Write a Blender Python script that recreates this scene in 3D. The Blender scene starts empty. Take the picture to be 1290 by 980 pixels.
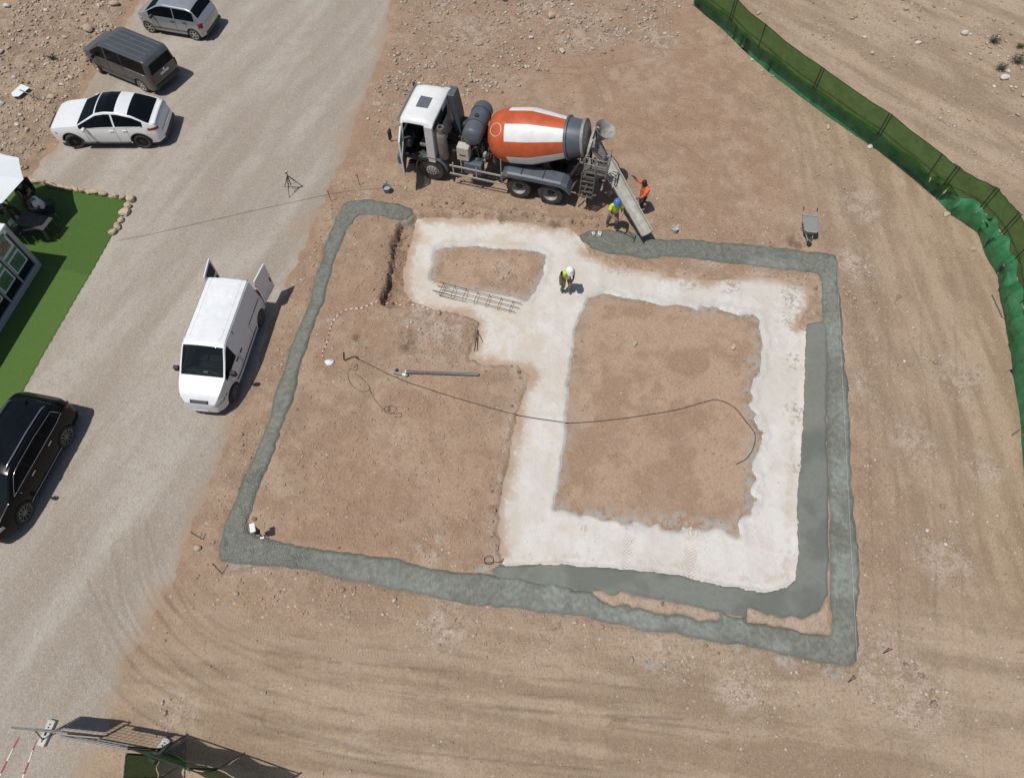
import bpy, bmesh, math, random
import numpy as np
from mathutils import Vector, Matrix

random.seed(7); RNG = np.random.default_rng(11)
scene = bpy.context.scene
COL = scene.collection
R = math.radians

# ------------------------------------------------------------------ camera, sky, sun, exposure
CAM_H, PITCH, FPX, CX, CY = 22.3, 61.5, 894.0, 645.0, 490.0     # drone height (m), tilt below the horizon
cam = bpy.data.cameras.new("camera"); cam_o = bpy.data.objects.new("camera", cam); COL.objects.link(cam_o)
cam.sensor_width = 36.0; cam.lens = 36.0 * FPX / 1290.0; cam.clip_start = 0.1; cam.clip_end = 2000
cam_o.location = (0, 0, CAM_H); cam_o.rotation_euler = (R(90 - PITCH), 0, 0)
scene.camera = cam_o

SUN_EL, SHADOW_AZ = 69.0, 30.0
world = bpy.data.worlds.new("World"); scene.world = world; world.use_nodes = True
wn = world.node_tree; wn.nodes.clear()
sky = wn.nodes.new("ShaderNodeTexSky"); sky.sky_type = 'NISHITA'; sky.sun_disc = False
sky.sun_elevation = R(SUN_EL); sky.sun_rotation = math.atan2(-math.cos(R(SHADOW_AZ)), -math.sin(R(SHADOW_AZ)))
sky.altitude = 300; sky.dust_density = 1.5
bg = wn.nodes.new("ShaderNodeBackground"); bg.inputs[1].default_value = 0.075
wo = wn.nodes.new("ShaderNodeOutputWorld")
wn.links.new(sky.outputs[0], bg.inputs[0]); wn.links.new(bg.outputs[0], wo.inputs[0])
sun = bpy.data.lights.new("sun", 'SUN'); sun.energy = 3.7; sun.angle = R(0.53); sun.color = (1.0, 0.968, 0.925)
sun_o = bpy.data.objects.new("sun", sun); COL.objects.link(sun_o)
_d = Vector((math.cos(R(SUN_EL)) * math.cos(R(SHADOW_AZ)), math.cos(R(SUN_EL)) * math.sin(R(SHADOW_AZ)), -math.sin(R(SUN_EL))))
sun_o.rotation_euler = _d.to_track_quat('-Z', 'Y').to_euler(); sun_o.location = (-20, -12, 60)
scene.view_settings.view_transform = 'Standard'; scene.view_settings.look = 'None'
scene.view_settings.exposure = 0.0; scene.view_settings.gamma = 1.0
scene.view_settings.use_curve_mapping = False
scene.render.engine = 'CYCLES'
scene.cycles.max_bounces = 5; scene.cycles.diffuse_bounces = 2; scene.cycles.glossy_bounces = 2; scene.cycles.transparent_max_bounces = 6

# ------------------------------------------------------------------ survey: where a mark of the photograph lies on the site
def W(u, v, z=0.0):
    t = R(PITCH); dx = (u - CX) / FPX; dy = -(v - CY) / FPX
    wy = math.cos(t) + dy * math.sin(t); wz = -math.sin(t) + dy * math.cos(t)
    s = (z - CAM_H) / wz
    return (dx * s, wy * s)
def WP(pts): return np.array([W(*p) for p in pts])

# ------------------------------------------------------------------ object helpers
def link(o, parent=None):
    COL.objects.link(o)
    if parent is not None: o.parent = parent
    return o
def tag(o, label, cat, group=None):
    o["label"] = label; o["category"] = cat
    if group: o["group"] = group
    return o
def thing(name, label, cat, loc=(0, 0, 0), rz=0.0, group=None):
    o = bpy.data.objects.new(name, None); o.empty_display_size = 0.2
    o.location = loc; o.rotation_euler = (0, 0, rz); link(o)
    return tag(o, label, cat, group)
def copy_tree(o, parent=None):
    c = o.copy(); COL.objects.link(c); c.parent = parent
    for ch in list(o.children): copy_tree(ch, c)
    return c

class MB:
    """collects simple solids into one mesh"""
    def __init__(s): s.v = []; s.f = []; s.m = []; s.cur = 0
    def add(s, vs, fs):
        b = len(s.v); s.v += [tuple(p) for p in vs]
        for f in fs: s.f.append([b + i for i in f]); s.m.append(s.cur)
        return s
    def box(s, c, d, rot=None, taper=1.0):
        hx, hy, hz = d[0] / 2, d[1] / 2, d[2] / 2
        vs = [Vector((x * hx * (taper if z > 0 else 1), y * hy * (taper if z > 0 else 1), z * hz)) for z in (-1, 1) for x, y in ((-1, -1), (1, -1), (1, 1), (-1, 1))]
        if rot is not None: vs = [rot @ p for p in vs]
        c = Vector(c); vs = [p + c for p in vs]
        return s.add(vs, [(3, 2, 1, 0), (4, 5, 6, 7), (0, 1, 5, 4), (1, 2, 6, 5), (2, 3, 7, 6), (3, 0, 4, 7)])
    def cyl(s, p0, p1, r0, r1=None, n=12, caps=True):
        r1 = r0 if r1 is None else r1
        p0 = Vector(p0); p1 = Vector(p1); a = (p1 - p0).normalized()
        u = a.orthogonal().normalized(); w = a.cross(u)
        vs = []
        for p, r in ((p0, r0), (p1, r1)):
            for i in range(n):
                t = 2 * math.pi * i / n; vs.append(p + u * (r * math.cos(t)) + w * (r * math.sin(t)))
        fs = [(i, (i + 1) % n, n + (i + 1) % n, n + i) for i in range(n)]
        if caps: fs += [tuple(range(n - 1, -1, -1)), tuple(range(n, 2 * n))]
        return s.add(vs, fs)
    def tube(s, pts, r, n=6, close=False):
        pts = [Vector(p) for p in pts]; k = len(pts); vs = []; fs = []
        prev = None
        for i, p in enumerate(pts):
            a = (pts[(i + 1) % k] - pts[i - 1]) if close else (pts[min(i + 1, k - 1)] - pts[max(i - 1, 0)])
            a = a.normalized() if a.length > 1e-9 else Vector((1, 0, 0))
            if prev is None: u = a.orthogonal().normalized()
            else:
                u = prev - a * prev.dot(a); u = u.normalized() if u.length > 1e-6 else a.orthogonal().normalized()
            prev = u; w = a.cross(u)
            rr = r[i] if isinstance(r, (list, tuple)) else r
            for j in range(n):
                t = 2 * math.pi * j / n; vs.append(p + u * (rr * math.cos(t)) + w * (rr * math.sin(t)))
        for i in range(k if close else k - 1):
            for j in range(n):
                a, b = i * n + j, i * n + (j + 1) % n; c, d = ((i + 1) % k) * n + (j + 1) % n, ((i + 1) % k) * n + j
                fs.append((a, b, c, d))
        if not close: fs += [tuple(range(n - 1, -1, -1)), tuple(range((k - 1) * n, k * n))]
        return s.add(vs, fs)
    def lathe(s, prof, o=(0, 0, 0), axis=(0, 0, 1), n=24, matfn=None, ref=None, caps=True):
        o = Vector(o); a = Vector(axis).normalized()
        u = (Vector(ref) - a * Vector(ref).dot(a)).normalized() if ref is not None else a.orthogonal().normalized()
        w = a.cross(u); vs = []
        for h, r in prof:
            for j in range(n):
                t = 2 * math.pi * j / n; vs.append(o + a * h + u * (r * math.cos(t)) + w * (r * math.sin(t)))
        b = len(s.v); s.v += [tuple(p) for p in vs]
        for i in range(len(prof) - 1):
            for j in range(n):
                s.f.append([b + i * n + j, b + i * n + (j + 1) % n, b + (i + 1) * n + (j + 1) % n, b + (i + 1) * n + j])
                s.m.append(matfn(i, j) if matfn else s.cur)
        if caps and prof[0][1] > 1e-4: s.f.append([b + j for j in range(n - 1, -1, -1)]); s.m.append(s.cur)
        if caps and prof[-1][1] > 1e-4: s.f.append([b + (len(prof) - 1) * n + j for j in range(n)]); s.m.append(s.cur)
        return s
    def grid(s, P, flip=False, closed=False):
        """P: rows x cols of points"""
        nr, nc = len(P), len(P[0]); b = len(s.v)
        for row in P: s.v += [tuple(p) for p in row]
        for i in range(nr - 1):
            for j in range(nc - (0 if closed else 1)):
                j2 = (j + 1) % nc
                f = [b + i * nc + j, b + i * nc + j2, b + (i + 1) * nc + j2, b + (i + 1) * nc + j]
                s.f.append(f[::-1] if flip else f); s.m.append(s.cur)
        return s
    def slab(s, outline, z0, z1):
        n = len(outline)
        vs = [(p[0], p[1], z0) for p in outline] + [(p[0], p[1], z1) for p in outline]
        return s.add(vs, [tuple(range(n - 1, -1, -1)), tuple(range(n, 2 * n))] + [(i, (i + 1) % n, n + (i + 1) % n, n + i) for i in range(n)])
    def plate(s, pts, nrm, th):
        """thick polygon: outline pts (3-D, coplanar) pushed along nrm by th"""
        nrm = Vector(nrm).normalized(); n = len(pts)
        vs = [Vector(p) for p in pts] + [Vector(p) + nrm * th for p in pts]
        return s.add(vs, [tuple(range(n - 1, -1, -1)), tuple(range(n, 2 * n))] + [(i, (i + 1) % n, n + (i + 1) % n, n + i) for i in range(n)])
    def build(s, name, mat, parent=None, smooth=False, bevel=0.0, seg=2, angle=None, solid=0.0):
        me = bpy.data.meshes.new(name); me.from_pydata(s.v, [], s.f)
        mats = mat if isinstance(mat, (list, tuple)) else [mat]
        for m in mats: me.materials.append(m)
        if len(mats) > 1: me.polygons.foreach_set("material_index", s.m)
        me.validate(); me.update()
        bm = bmesh.new(); bm.from_mesh(me); bmesh.ops.recalc_face_normals(bm, faces=bm.faces); bm.to_mesh(me); bm.free()
        if smooth:
            me.shade_smooth()
            if angle: me.set_sharp_from_angle(angle=R(angle))
        o = bpy.data.objects.new(name, me); link(o, parent)
        if solid:
            md = o.modifiers.new("thickness", 'SOLIDIFY'); md.thickness = solid; md.offset = 0
        if bevel:
            md = o.modifiers.new("bevel", 'BEVEL'); md.width = bevel; md.segments = seg; md.limit_method = 'ANGLE'; md.angle_limit = R(40)
        return o

# ------------------------------------------------------------------ material helpers
class G:
    def __init__(s, name):
        s.mat = bpy.data.materials.new(name); s.mat.use_nodes = True; s.nt = s.mat.node_tree
        s.nt.nodes.clear(); s.out = s.nt.nodes.new("ShaderNodeOutputMaterial")
        s.p = s.nt.nodes.new("ShaderNodeBsdfPrincipled"); s.nt.links.new(s.p.outputs[0], s.out.inputs[0])
        s.tc = s.nt.nodes.new("ShaderNodeTexCoord").outputs["Object"]
    def lk(s, v, inp):
        if isinstance(v, (int, float)): inp.default_value = v
        elif isinstance(v, tuple): inp.default_value = v if len(v) == len(inp.default_value) else (*v, 1.0)
        else: s.nt.links.new(v, inp)
    def noise(s, scale, detail=4, rough=0.55, dist=0.0, vec=None, col=False):
        n = s.nt.nodes.new("ShaderNodeTexNoise"); s.lk(vec or s.tc, n.inputs["Vector"])
        n.inputs["Scale"].default_value = scale; n.inputs["Detail"].default_value = detail
        n.inputs["Roughness"].default_value = rough; n.inputs["Distortion"].default_value = dist
        return n.outputs["Color" if col else "Fac"]
    def vor(s, scale, out="Distance", feat='F1', vec=None, rnd=1.0):
        n = s.nt.nodes.new("ShaderNodeTexVoronoi"); n.feature = feat; s.lk(vec or s.tc, n.inputs["Vector"])
        n.inputs["Scale"].default_value = scale; n.inputs["Randomness"].default_value = rnd
        return n.outputs[out]
    def m(s, op, a, b=0.0, c=0.0, clamp=False):
        n = s.nt.nodes.new("ShaderNodeMath"); n.operation = op; n.use_clamp = clamp
        for i, v in enumerate((a, b, c)): s.lk(v, n.inputs[i])
        return n.outputs[0]
    def sm(s, v, a, b, c=0.0, d=1.0):
        n = s.nt.nodes.new("ShaderNodeMapRange"); n.interpolation_type = 'SMOOTHSTEP'
        for i, q in enumerate((v, a, b, c, d)): s.lk(q, n.inputs[i])
        return n.outputs[0]
    def mix(s, f, a, b, mode='MIX'):
        n = s.nt.nodes.new("ShaderNodeMix"); n.data_type = 'RGBA'; n.blend_type = mode; n.clamp_factor = True
        s.lk(f, n.inputs[0]); s.lk(a, n.inputs[6]); s.lk(b, n.inputs[7])
        return n.outputs[2]
    def attr(s, name):
        n = s.nt.nodes.new("ShaderNodeAttribute"); n.attribute_name = name; return n.outputs["Fac"]
    def sep(s, v):
        n = s.nt.nodes.new("ShaderNodeSeparateXYZ"); s.lk(v, n.inputs[0]); return n.outputs
    def sepc(s, v):
        n = s.nt.nodes.new("ShaderNodeSeparateColor"); s.lk(v, n.inputs[0]); return n.outputs
    def mapping(s, scale=(1, 1, 1), rot=(0, 0, 0), vec=None):
        n = s.nt.nodes.new("ShaderNodeMapping"); s.lk(vec or s.tc, n.inputs[0])
        n.inputs["Rotation"].default_value = rot; n.inputs["Scale"].default_value = scale
        return n.outputs[0]
    def bump(s, h, strength=0.5, dist=0.02, nrm=None):
        n = s.nt.nodes.new("ShaderNodeBump"); s.lk(h, n.inputs["Height"])
        n.inputs["Strength"].default_value = strength; n.inputs["Distance"].default_value = dist
        if nrm is not None: s.lk(nrm, n.inputs["Normal"])
        return n.outputs[0]
    def fin(s, col, rough=0.9, nrm=None, metal=0.0, spec=0.5):
        s.lk(col, s.p.inputs["Base Color"]); s.lk(rough, s.p.inputs["Roughness"]); s.lk(metal, s.p.inputs["Metallic"])
        s.lk(spec, s.p.inputs["Specular IOR Level"])
        if nrm is not None: s.lk(nrm, s.p.inputs["Normal"])
        return s.mat
def srgb(r, g, b):
    f = lambda c: (c / 255 / 12.92) if c / 255 <= 0.04045 else ((c / 255 + 0.055) / 1.055) ** 2.4
    return (f(r), f(g), f(b))
def plain(name, col, rough=0.5, metal=0.0, var=0.12, scale=6.0, bump=0.0, dust=0.0, spec=0.5, coat=0.0):
    """painted / plastic / metal surface with slight wear and dust"""
    g = G(name)
    n = g.noise(scale, 5, 0.6)
    c = g.mix(g.sm(n, 0.3, 0.75), tuple(x * (1 - var) for x in col), tuple(min(1, x * (1 + var)) for x in col))
    if dust:
        nz = g.nt.nodes.new("ShaderNodeNewGeometry"); up = g.sep(nz.outputs["Normal"])[2]
        d = g.m('MULTIPLY', g.sm(g.noise(3.1, 6, 0.65), 0.35, 0.75), dust)
        c = g.mix(d, c, (0.33, 0.25, 0.18))
    r = g.m('ADD', rough - 0.06, g.m('MULTIPLY', n, 0.12))
    nr = g.bump(g.noise(scale * 9, 3), bump, 0.01) if bump else None
    g.fin(c, r, nr, metal, spec)
    if coat: g.p.inputs["Coat Weight"].default_value = coat; g.p.inputs["Coat Roughness"].default_value = 0.04
    return g.mat

# ------------------------------------------------------------------ numpy noise and signed distances
def _hash(ix, iy, seed):
    h = (ix.astype(np.int64) * 374761393 + iy.astype(np.int64) * 668265263 + seed * 1442695041) & 0xffffffff
    h = ((h ^ (h >> 13)) * 1274126177) & 0xffffffff
    return ((h ^ (h >> 16)) & 0xffff) / 65535.0
def vnoise(x, y, seed=0):
    ix = np.floor(x); iy = np.floor(y); fx = x - ix; fy = y - iy
    fx = fx * fx * (3 - 2 * fx); fy = fy * fy * (3 - 2 * fy)
    a = _hash(ix, iy, seed); b = _hash(ix + 1, iy, seed); c = _hash(ix, iy + 1, seed); d = _hash(ix + 1, iy + 1, seed)
    return (a + (b - a) * fx) * (1 - fy) + (c + (d - c) * fx) * fy
def fbm(x, y, scale=1.0, octv=4, seed=0, gain=0.5):
    s = np.zeros_like(x, dtype=float); a = 1.0; t = 0.0; f = scale
    for o in range(octv):
        s += a * (vnoise(x * f + 17.3 * o, y * f - 9.1 * o, seed + o) * 2 - 1); t += a; a *= gain; f *= 2.03
    return s / t
def sstep(v, a, b):
    t = np.clip((v - a) / (b - a), 0, 1); return t * t * (3 - 2 * t)
def sdf(poly, x, y, margin=1.5):
    """negative inside; only exact within margin of the polygon's box"""
    shp = x.shape; X = x.ravel(); Y = y.ravel(); out = np.full(X.shape, 9.0)
    sel = (X > poly[:, 0].min() - margin) & (X < poly[:, 0].max() + margin) & (Y > poly[:, 1].min() - margin) & (Y < poly[:, 1].max() + margin)
    px = X[sel]; py = Y[sel]; d = np.full(px.shape, 1e9); ins = np.zeros(px.shape, bool); n = len(poly)
    for i in range(n):
        ax, ay = poly[i]; bx, by = poly[(i + 1) % n]; ex, ey = bx - ax, by - ay
        t = np.clip(((px - ax) * ex + (py - ay) * ey) / (ex * ex + ey * ey + 1e-12), 0, 1)
        d = np.minimum(d, (px - ax - t * ex) ** 2 + (py - ay - t * ey) ** 2)
        if by != ay:
            c = ((ay > py) != (by > py)) & (px < ex * (py - ay) / (by - ay) + ax); ins ^= c
    out[sel] = np.sqrt(d) * np.where(ins, -1, 1)
    return out.reshape(shp)
def pline(line, x, y, margin=1.0):
    """distance, signed side, arc length to a polyline"""
    shp = x.shape; X = x.ravel(); Y = y.ravel(); D = np.full(X.shape, 9.0); S = np.zeros(X.shape); A = np.zeros(X.shape)
    sel = (X > line[:, 0].min() - margin) & (X < line[:, 0].max() + margin) & (Y > line[:, 1].min() - margin) & (Y < line[:, 1].max() + margin)
    px = X[sel]; py = Y[sel]; d = np.full(px.shape, 1e9); sg = np.zeros(px.shape); al = np.zeros(px.shape); acc = 0.0
    for i in range(len(line) - 1):
        ax, ay = line[i]; bx, by = line[i + 1]; ex, ey = bx - ax, by - ay; L = math.hypot(ex, ey)
        t = np.clip(((px - ax) * ex + (py - ay) * ey) / (L * L), 0, 1)
        dd = np.hypot(px - ax - t * ex, py - ay - t * ey); k = dd < d
        d = np.where(k, dd, d); sg = np.where(k, ((px - ax) * ey - (py - ay) * ex) / L, sg); al = np.where(k, acc + t * L, al); acc += L
    D[sel] = d; S[sel] = sg; A[sel] = al
    return D.reshape(shp), S.reshape(shp), A.reshape(shp)
def smooth_line(pts, n=6):
    """Catmull-Rom through points (2-D or 3-D)"""
    P = [np.array(p, float) for p in pts]; out = []
    for i in range(len(P) - 1):
        p0 = P[max(i - 1, 0)]; p1 = P[i]; p2 = P[i + 1]; p3 = P[min(i + 2, len(P) - 1)]
        for k in range(n):
            t = k / n; out.append(0.5 * (2 * p1 + (p2 - p0) * t + (2 * p0 - 5 * p1 + 4 * p2 - p3) * t * t + (3 * p1 - p0 - 3 * p2 + p3) * t ** 3))
    out.append(P[-1]); return np.array(out)
# ------------------------------------------------------------------ outlines of the site (survey marks)
ROAD = WP([(500,-60),(500,0),(496,40),(480,90),(465,130),(450,170),(441,200),(424,235),(404,280),(390,310),(377,335),(358,385),(345,420),(330,460),(318,500),(302,530),(290,560),(275,600),(262,640),(248,665),(240,690),(233,715),(215,750),(200,780),(185,805),(172,830),(165,860),(155,890),(140,930),(120,980),(90,1060),
           (-200,1060),(-260,800),(-260,520),(-160,330),(30,226),(47,206),(70,174),(99,117),(113,92),(150,30),(174,0),(205,-60)])
TURF = WP([(27,229),(60,234),(110,243),(160,253),(160,262),(152,283),(143,297),(118,341),(95,380),(60,440),(25,503),(-12,566),(-60,640),(-260,640),(-200,330),(-60,212)])
RING = WP([(518,263),(500,258),(470,253),(443,251),(432,255),(424,275),(415,300),(406,330),(399,352),(385,398),(366,440),(350,490),(338,530),(325,562),(302,618),(289,650),(281,672),(276,690),(282,704),(300,709),
           (345,712),(400,720),(420,726),(500,741),(540,748),(580,757),(660,768),(700,773),(760,785),(850,797),(900,808),(960,820),(1000,827),(1040,834),(1068,838),(1079,832),
           (1082,800),(1081,740),(1080,690),(1073,640),(1071,570),(1069,500),(1064,450),(1061,420),(1057,370),(1055,335),(1053,321),
           (1040,319),(1020,318),(990,312),(930,306),(870,302),(820,299),(790,293),(760,290),(742,290),(731,296),
           (738,304),(747,313),(770,319),(795,321),(812,327),(835,321),(870,325),(905,329),(960,335),(1010,341),(1031,345),(1035,358),
           (1037,380),(1041,430),(1042,470),(1042,530),(1044,570),(1046,640),(1045,700),(1047,745),(1048,790),(1040,797),
           (1000,790),(940,777),(890,768),(850,761),(800,752),(750,746),(700,736),(640,728),(580,722),(520,710),(500,703),(440,697),(400,690),(350,682),(330,677),(309,672),
           (311,655),(318,640),(332,600),(342,575),(353,540),(366,508),(378,462),(391,420),(408,380),(420,332),(434,292),(452,271),(480,271),(500,274),(512,276),(521,269)])
STRIP = WP([(1019,409),(1040,405),(1040,470),(1039,560),(1042,640),(1041,700),(1040,750),(1030,767),(1011,777),(988,779),(941,775),(871,763),(786,750),(736,742),(680,735),(629,727),(623,720),(631,713),
            (705,711),(755,715),(817,720),(867,728),(910,738),(964,746),(988,742),(1003,732),(1007,697),(1005,659),(1006,620),(1011,560),(1014,500),(1015,440)])
WHITE = WP([(523,270),(560,268),(620,272),(680,281),(715,284),(731,298),(742,318),(765,330),(800,336),(850,346),(900,351),(950,345),(985,350),(1020,361),(1022,385),(1012,397),(1008,412),(1020,416),(1019,480),(1015,560),(1009,640),(1011,700),(1007,734),(990,746),(964,750),(910,742),(867,733),(817,724),(755,719),(705,716),(633,717),
            (627,672),(628,645),(634,610),(641,580),(646,550),(653,510),(661,485),(666,472),(652,462),(630,461),(610,459),(590,451),(593,438),(599,425),(602,405),(590,396),(570,391),(552,389),(532,385),(517,378),(506,362),(506,343),(510,318),(517,292)])
HOLE_A = WP([(548,312),(560,306),(590,306),(620,310),(650,312),(676,315),(686,320),(684,343),(673,364),(664,375),(631,367),(589,359),(557,352),(541,345),(545,328)])
HOLE_B = WP([(743,374),(760,369),(790,374),(840,382),(897,387),(950,394),(959,402),(960,433),(953,476),(950,512),(957,551),(948,580),(950,628),(938,650),(932,674),(904,662),(868,660),(833,667),(797,658),(761,651),(729,644),(702,637),(706,601),(713,565),(715,530),(717,487),(722,451),(727,410)])
SITE = WP([(430,254),(1051,322),(1079,836),(283,698)])
RUBBLE = WP([(-120,-70),(200,-70),(170,0),(148,30),(112,92),(97,117),(68,174),(44,206),(26,228),(-60,215),(-180,200)])
STONY = WP([(505,-60),(860,-60),(830,10),(760,60),(690,90),(620,110),(560,120),(505,150),(470,165),(470,110),(495,40)])
FAR = WP([(905,-60),(930,0),(1040,88),(1125,146),(1210,212),(1285,270),(1330,420),(1500,420),(1500,-60)])
PATCH = [(W(600, 40), 1.5), (W(560, 10), 1.2), (W(680, 15), 1.6), (W(830, 50), 1.3), (W(1150, 560), 1.0), (W(1210, 480), 1.1), (W(1080, 480), .7), (W(940, 870), 1.0), (W(700, 800), .6), (W(470, 130), .8), (W(1190, 700), 1.2),   # pale chalky ground: centre and radius (m)
    (W(550, 408), 1.9), (W(542, 690), 0.7), (W(560, 790), 0.9), (W(545, 735), 0.3), (W(840, 830), 0.7), (W(640, 340), 0.8),
    (W(1110, 840), 1.2), (W(1150, 870), 1.3), (W(1085, 260), 1.2), (W(1075, 330), 1.0), (W(220, 905), 0.8), (W(730, 40), 2.2), (W(1240, 590), 0.8), (W(900, 330), 0.6), (W(420, 400), 0.5)]
WETSPOT = [(W(514, 436), 0.42), (W(512, 420), 0.32), (W(450, 425), 0.25), (W(1003, 305), 0.5), (W(520, 375), 0.45), (W(700, 285), .4)]
GREYSPOT = [(W(820, 841), 0.35), (W(938, 813), 0.45), (W(985, 824), 0.55), (W(1045, 838), 0.5), (W(880, 800), .3), (W(460, 247), .35), (W(296, 712), .35), (W(315, 713), .35), (W(512, 277), .25), (W(610, 722), .35)]
SLAB_DIRT = [(W(1001, 517), .55), (W(1003, 585), .35), (W(1000, 455), .5), (W(1005, 400), .8), (W(870, 350), .7), (W(920, 358), .6), (W(1000, 372), .7), (W(780, 335), .6), (W(560, 320), .4)]
TRACKS = [smooth_line(WP(p), 5) for p in (
    [(128,765),(150,815),(190,860),(250,900),(330,935),(440,958),(600,975)],
    [(150,690),(175,760),(215,815),(280,862),(360,890),(470,915),(640,940)],
    [(195,655),(215,735),(250,790),(310,835),(400,860),(540,880),(760,905)],
    [(222,720),(262,765),(330,800),(430,822),(560,835),(700,850)],
    [(300,850),(380,862),(500,872),(650,888),(830,900),(1000,925)],
    [(470,905),(600,910),(760,925),(900,950),(980,985)],
    [(1172,330),(1168,420),(1178,520),(1185,620),(1188,720),(1190,860),(1185,1000)],
    [(1125,370),(1128,450),(1135,560),(1140,700),(1142,860),(1125,1000)],
    [(985,985),(1040,950),(1100,925),(1160,880),(1200,820)],
    [(1060,60),(1110,110),(1180,150),(1230,190)],
    [(1010,20),(1070,70),(1140,110)],
    [(640,130),(760,140),(880,190),(960,260)],
    [(830,230),(930,262),(1030,262),(1110,280)],
    [(700,20),(760,110),(770,180)],
    [(110,790),(135,838),(180,885),(250,925),(330,955),(420,985)], [(165,672),(190,745),(232,800),(300,848),(390,876),(520,898),(700,922)], [(340,905),(460,935),(620,955),(820,975)],
    [(560,858),(720,868),(880,886),(1020,905)], [(640,940),(800,950),(960,985)], [(1205,330),(1212,430),(1215,560),(1222,720),(1225,900),(1222,1000)], [(1100,420),(1102,540),(1108,700),(1112,820)], [(1150,985),(1175,930),(1215,870),(1250,800)], [(930,985),(980,955),(1040,930)],
    [(1120,60),(1180,110),(1240,140),(1290,190)], [(880,40),(950,110),(1040,180),(1120,240)], [(560,60),(640,80),(740,90),(840,70)],
)]
RUTS = [smooth_line(WP(p), 6) for p in (
    [(112,730),(128,766),(160,826),(186,856),(220,877),(271,903),(323,924),(420,950),(560,975)], [(186,654),(190,706),(207,749),(241,787),(280,813),(340,838)], [(200,690),(224,744),(250,783),(293,809),(340,821),(430,835)],
    [(132,740),(147,774),(177,817),(229,856),(280,886),(360,915),(470,945)], [(284,813),(340,838),(400,856),(486,869),(636,890),(790,905)], [(170,660),(176,720),(196,765),(236,815),(300,856),(390,884)], [(395,858),(520,880),(680,896),(860,905)], [(470,940),(600,955),(760,970)], [(640,850),(760,862),(900,880)], [(150,705),(156,760),(176,800)])]
CHEV = [smooth_line(WP(p), 4) for p in ([(873,674),(868,725)], [(738,668),(732,712)], [(795,668),(790,716)])]

DUG = WP([(503,281),(512,277),(523,272),(520,292),(513,318),(509,343),(509,362),(519,378),(505,388),(480,382),(486,362),(490,345),(493,318),(497,298)])
GAPS = [WP([(750,747),(790,752),(850,759),(905,771),(908,779),(870,774),(800,764),(757,755)]), WP([(945,768),(985,781),(1010,780),(1030,771),(1043,762),(1044,797),(1000,792),(945,780)])]
def blobs(lst, x, y):
    o = np.zeros_like(x)
    for (cx, cy), r in lst:
        o = np.maximum(o, 1 - sstep(np.hypot(x - cx, y - cy) / r, 0.35, 1.15))
    return o
CRACK = smooth_line(WP([(508,283),(500,300),(495,318),(492,345),(487,365),(484,378)]), 4)
BERM = smooth_line(WP([(548,256),(570,259),(600,268),(640,274),(665,272),(690,281),(735,282)]), 4)

def fields(x, y):
    F = {}
    j1 = fbm(x, y, 0.9, 3, 3) * 0.09 + fbm(x, y, 5.0, 3, 8) * 0.05
    j2 = fbm(x, y, 1.6, 3, 21) * 0.06 + fbm(x, y, 6.5, 2, 28) * 0.05
    F['road'] = sdf(ROAD, x, y) + fbm(x, y, 0.7, 4, 31) * 0.30 + fbm(x, y, 3.0, 3, 32) * .12
    F['turf'] = sdf(TURF, x, y)
    F['ring'] = sdf(RING, x, y) - 0.075 + fbm(x, y, 1.0, 2, 41) * 0.09 + fbm(x, y, 4.2, 3, 44) * 0.055
    F['strip'] = sdf(STRIP, x, y) - 0.10 + fbm(x, y, 3.2, 3, 51) * 0.05
    gp = np.minimum(sdf(GAPS[0], x, y), sdf(GAPS[1], x, y)) + fbm(x, y, 2.6, 3, 46) * .16; F['gap'] = gp
    F['ring'] = np.maximum(F['ring'], -gp); F['strip'] = np.maximum(F['strip'], -gp)
    wh = sdf(WHITE, x, y) + j1 + fbm(x, y, 3.0, 3, 12) * .07
    ha = sdf(HOLE_A, x, y) + j2; hb = sdf(HOLE_B, x, y) + j2 + (np.abs(fbm(x, y, 1.3, 2, 36)) * .42 - .10) * np.maximum(sstep(x, 4.6, 6.2), 1 - sstep(y, 7.6, 8.6))
    F['white0'] = wh; F['holes'] = np.minimum(ha, hb); F['ha'] = ha; F['hb'] = hb
    F['white'] = np.maximum(wh, -F['holes'])
    F['rub'] = 1 - sstep(sdf(RUBBLE, x, y) + fbm(x, y, .5, 3, 5) * .5, -0.4, 0.4)
    F['stony'] = 1 - sstep(sdf(STONY, x, y, 3) + fbm(x, y, .4, 3, 6) * 1.5, -1.0, 1.0)
    F['far'] = 1 - sstep(sdf(FAR, x, y), -0.6, 0.3)
    F['site'] = sdf(SITE, x, y, 4)
    d = np.full(x.shape, 9.0); S = np.zeros(x.shape); A = np.zeros(x.shape); d2 = np.full(x.shape, 9.0)
    for t in TRACKS:
        dd, ss, aa = pline(t, x, y); k = dd < d; d2 = np.where(k, d, np.minimum(d2, dd))
        d = np.where(k, dd, d); S = np.where(k, ss, S); A = np.where(k, aa, A)
    F['trk'], F['trs'], F['tra'], F['trk2'] = d, S, A, d2
    d = np.full(x.shape, 9.0)
    for t in RUTS: d = np.minimum(d, pline(t, x, y)[0])
    F['rut'] = d
    F['crack'], F['crs'], _ = pline(CRACK, x, y)
    F['berm'], F['brs'], _ = pline(BERM, x, y)
    return F

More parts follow.
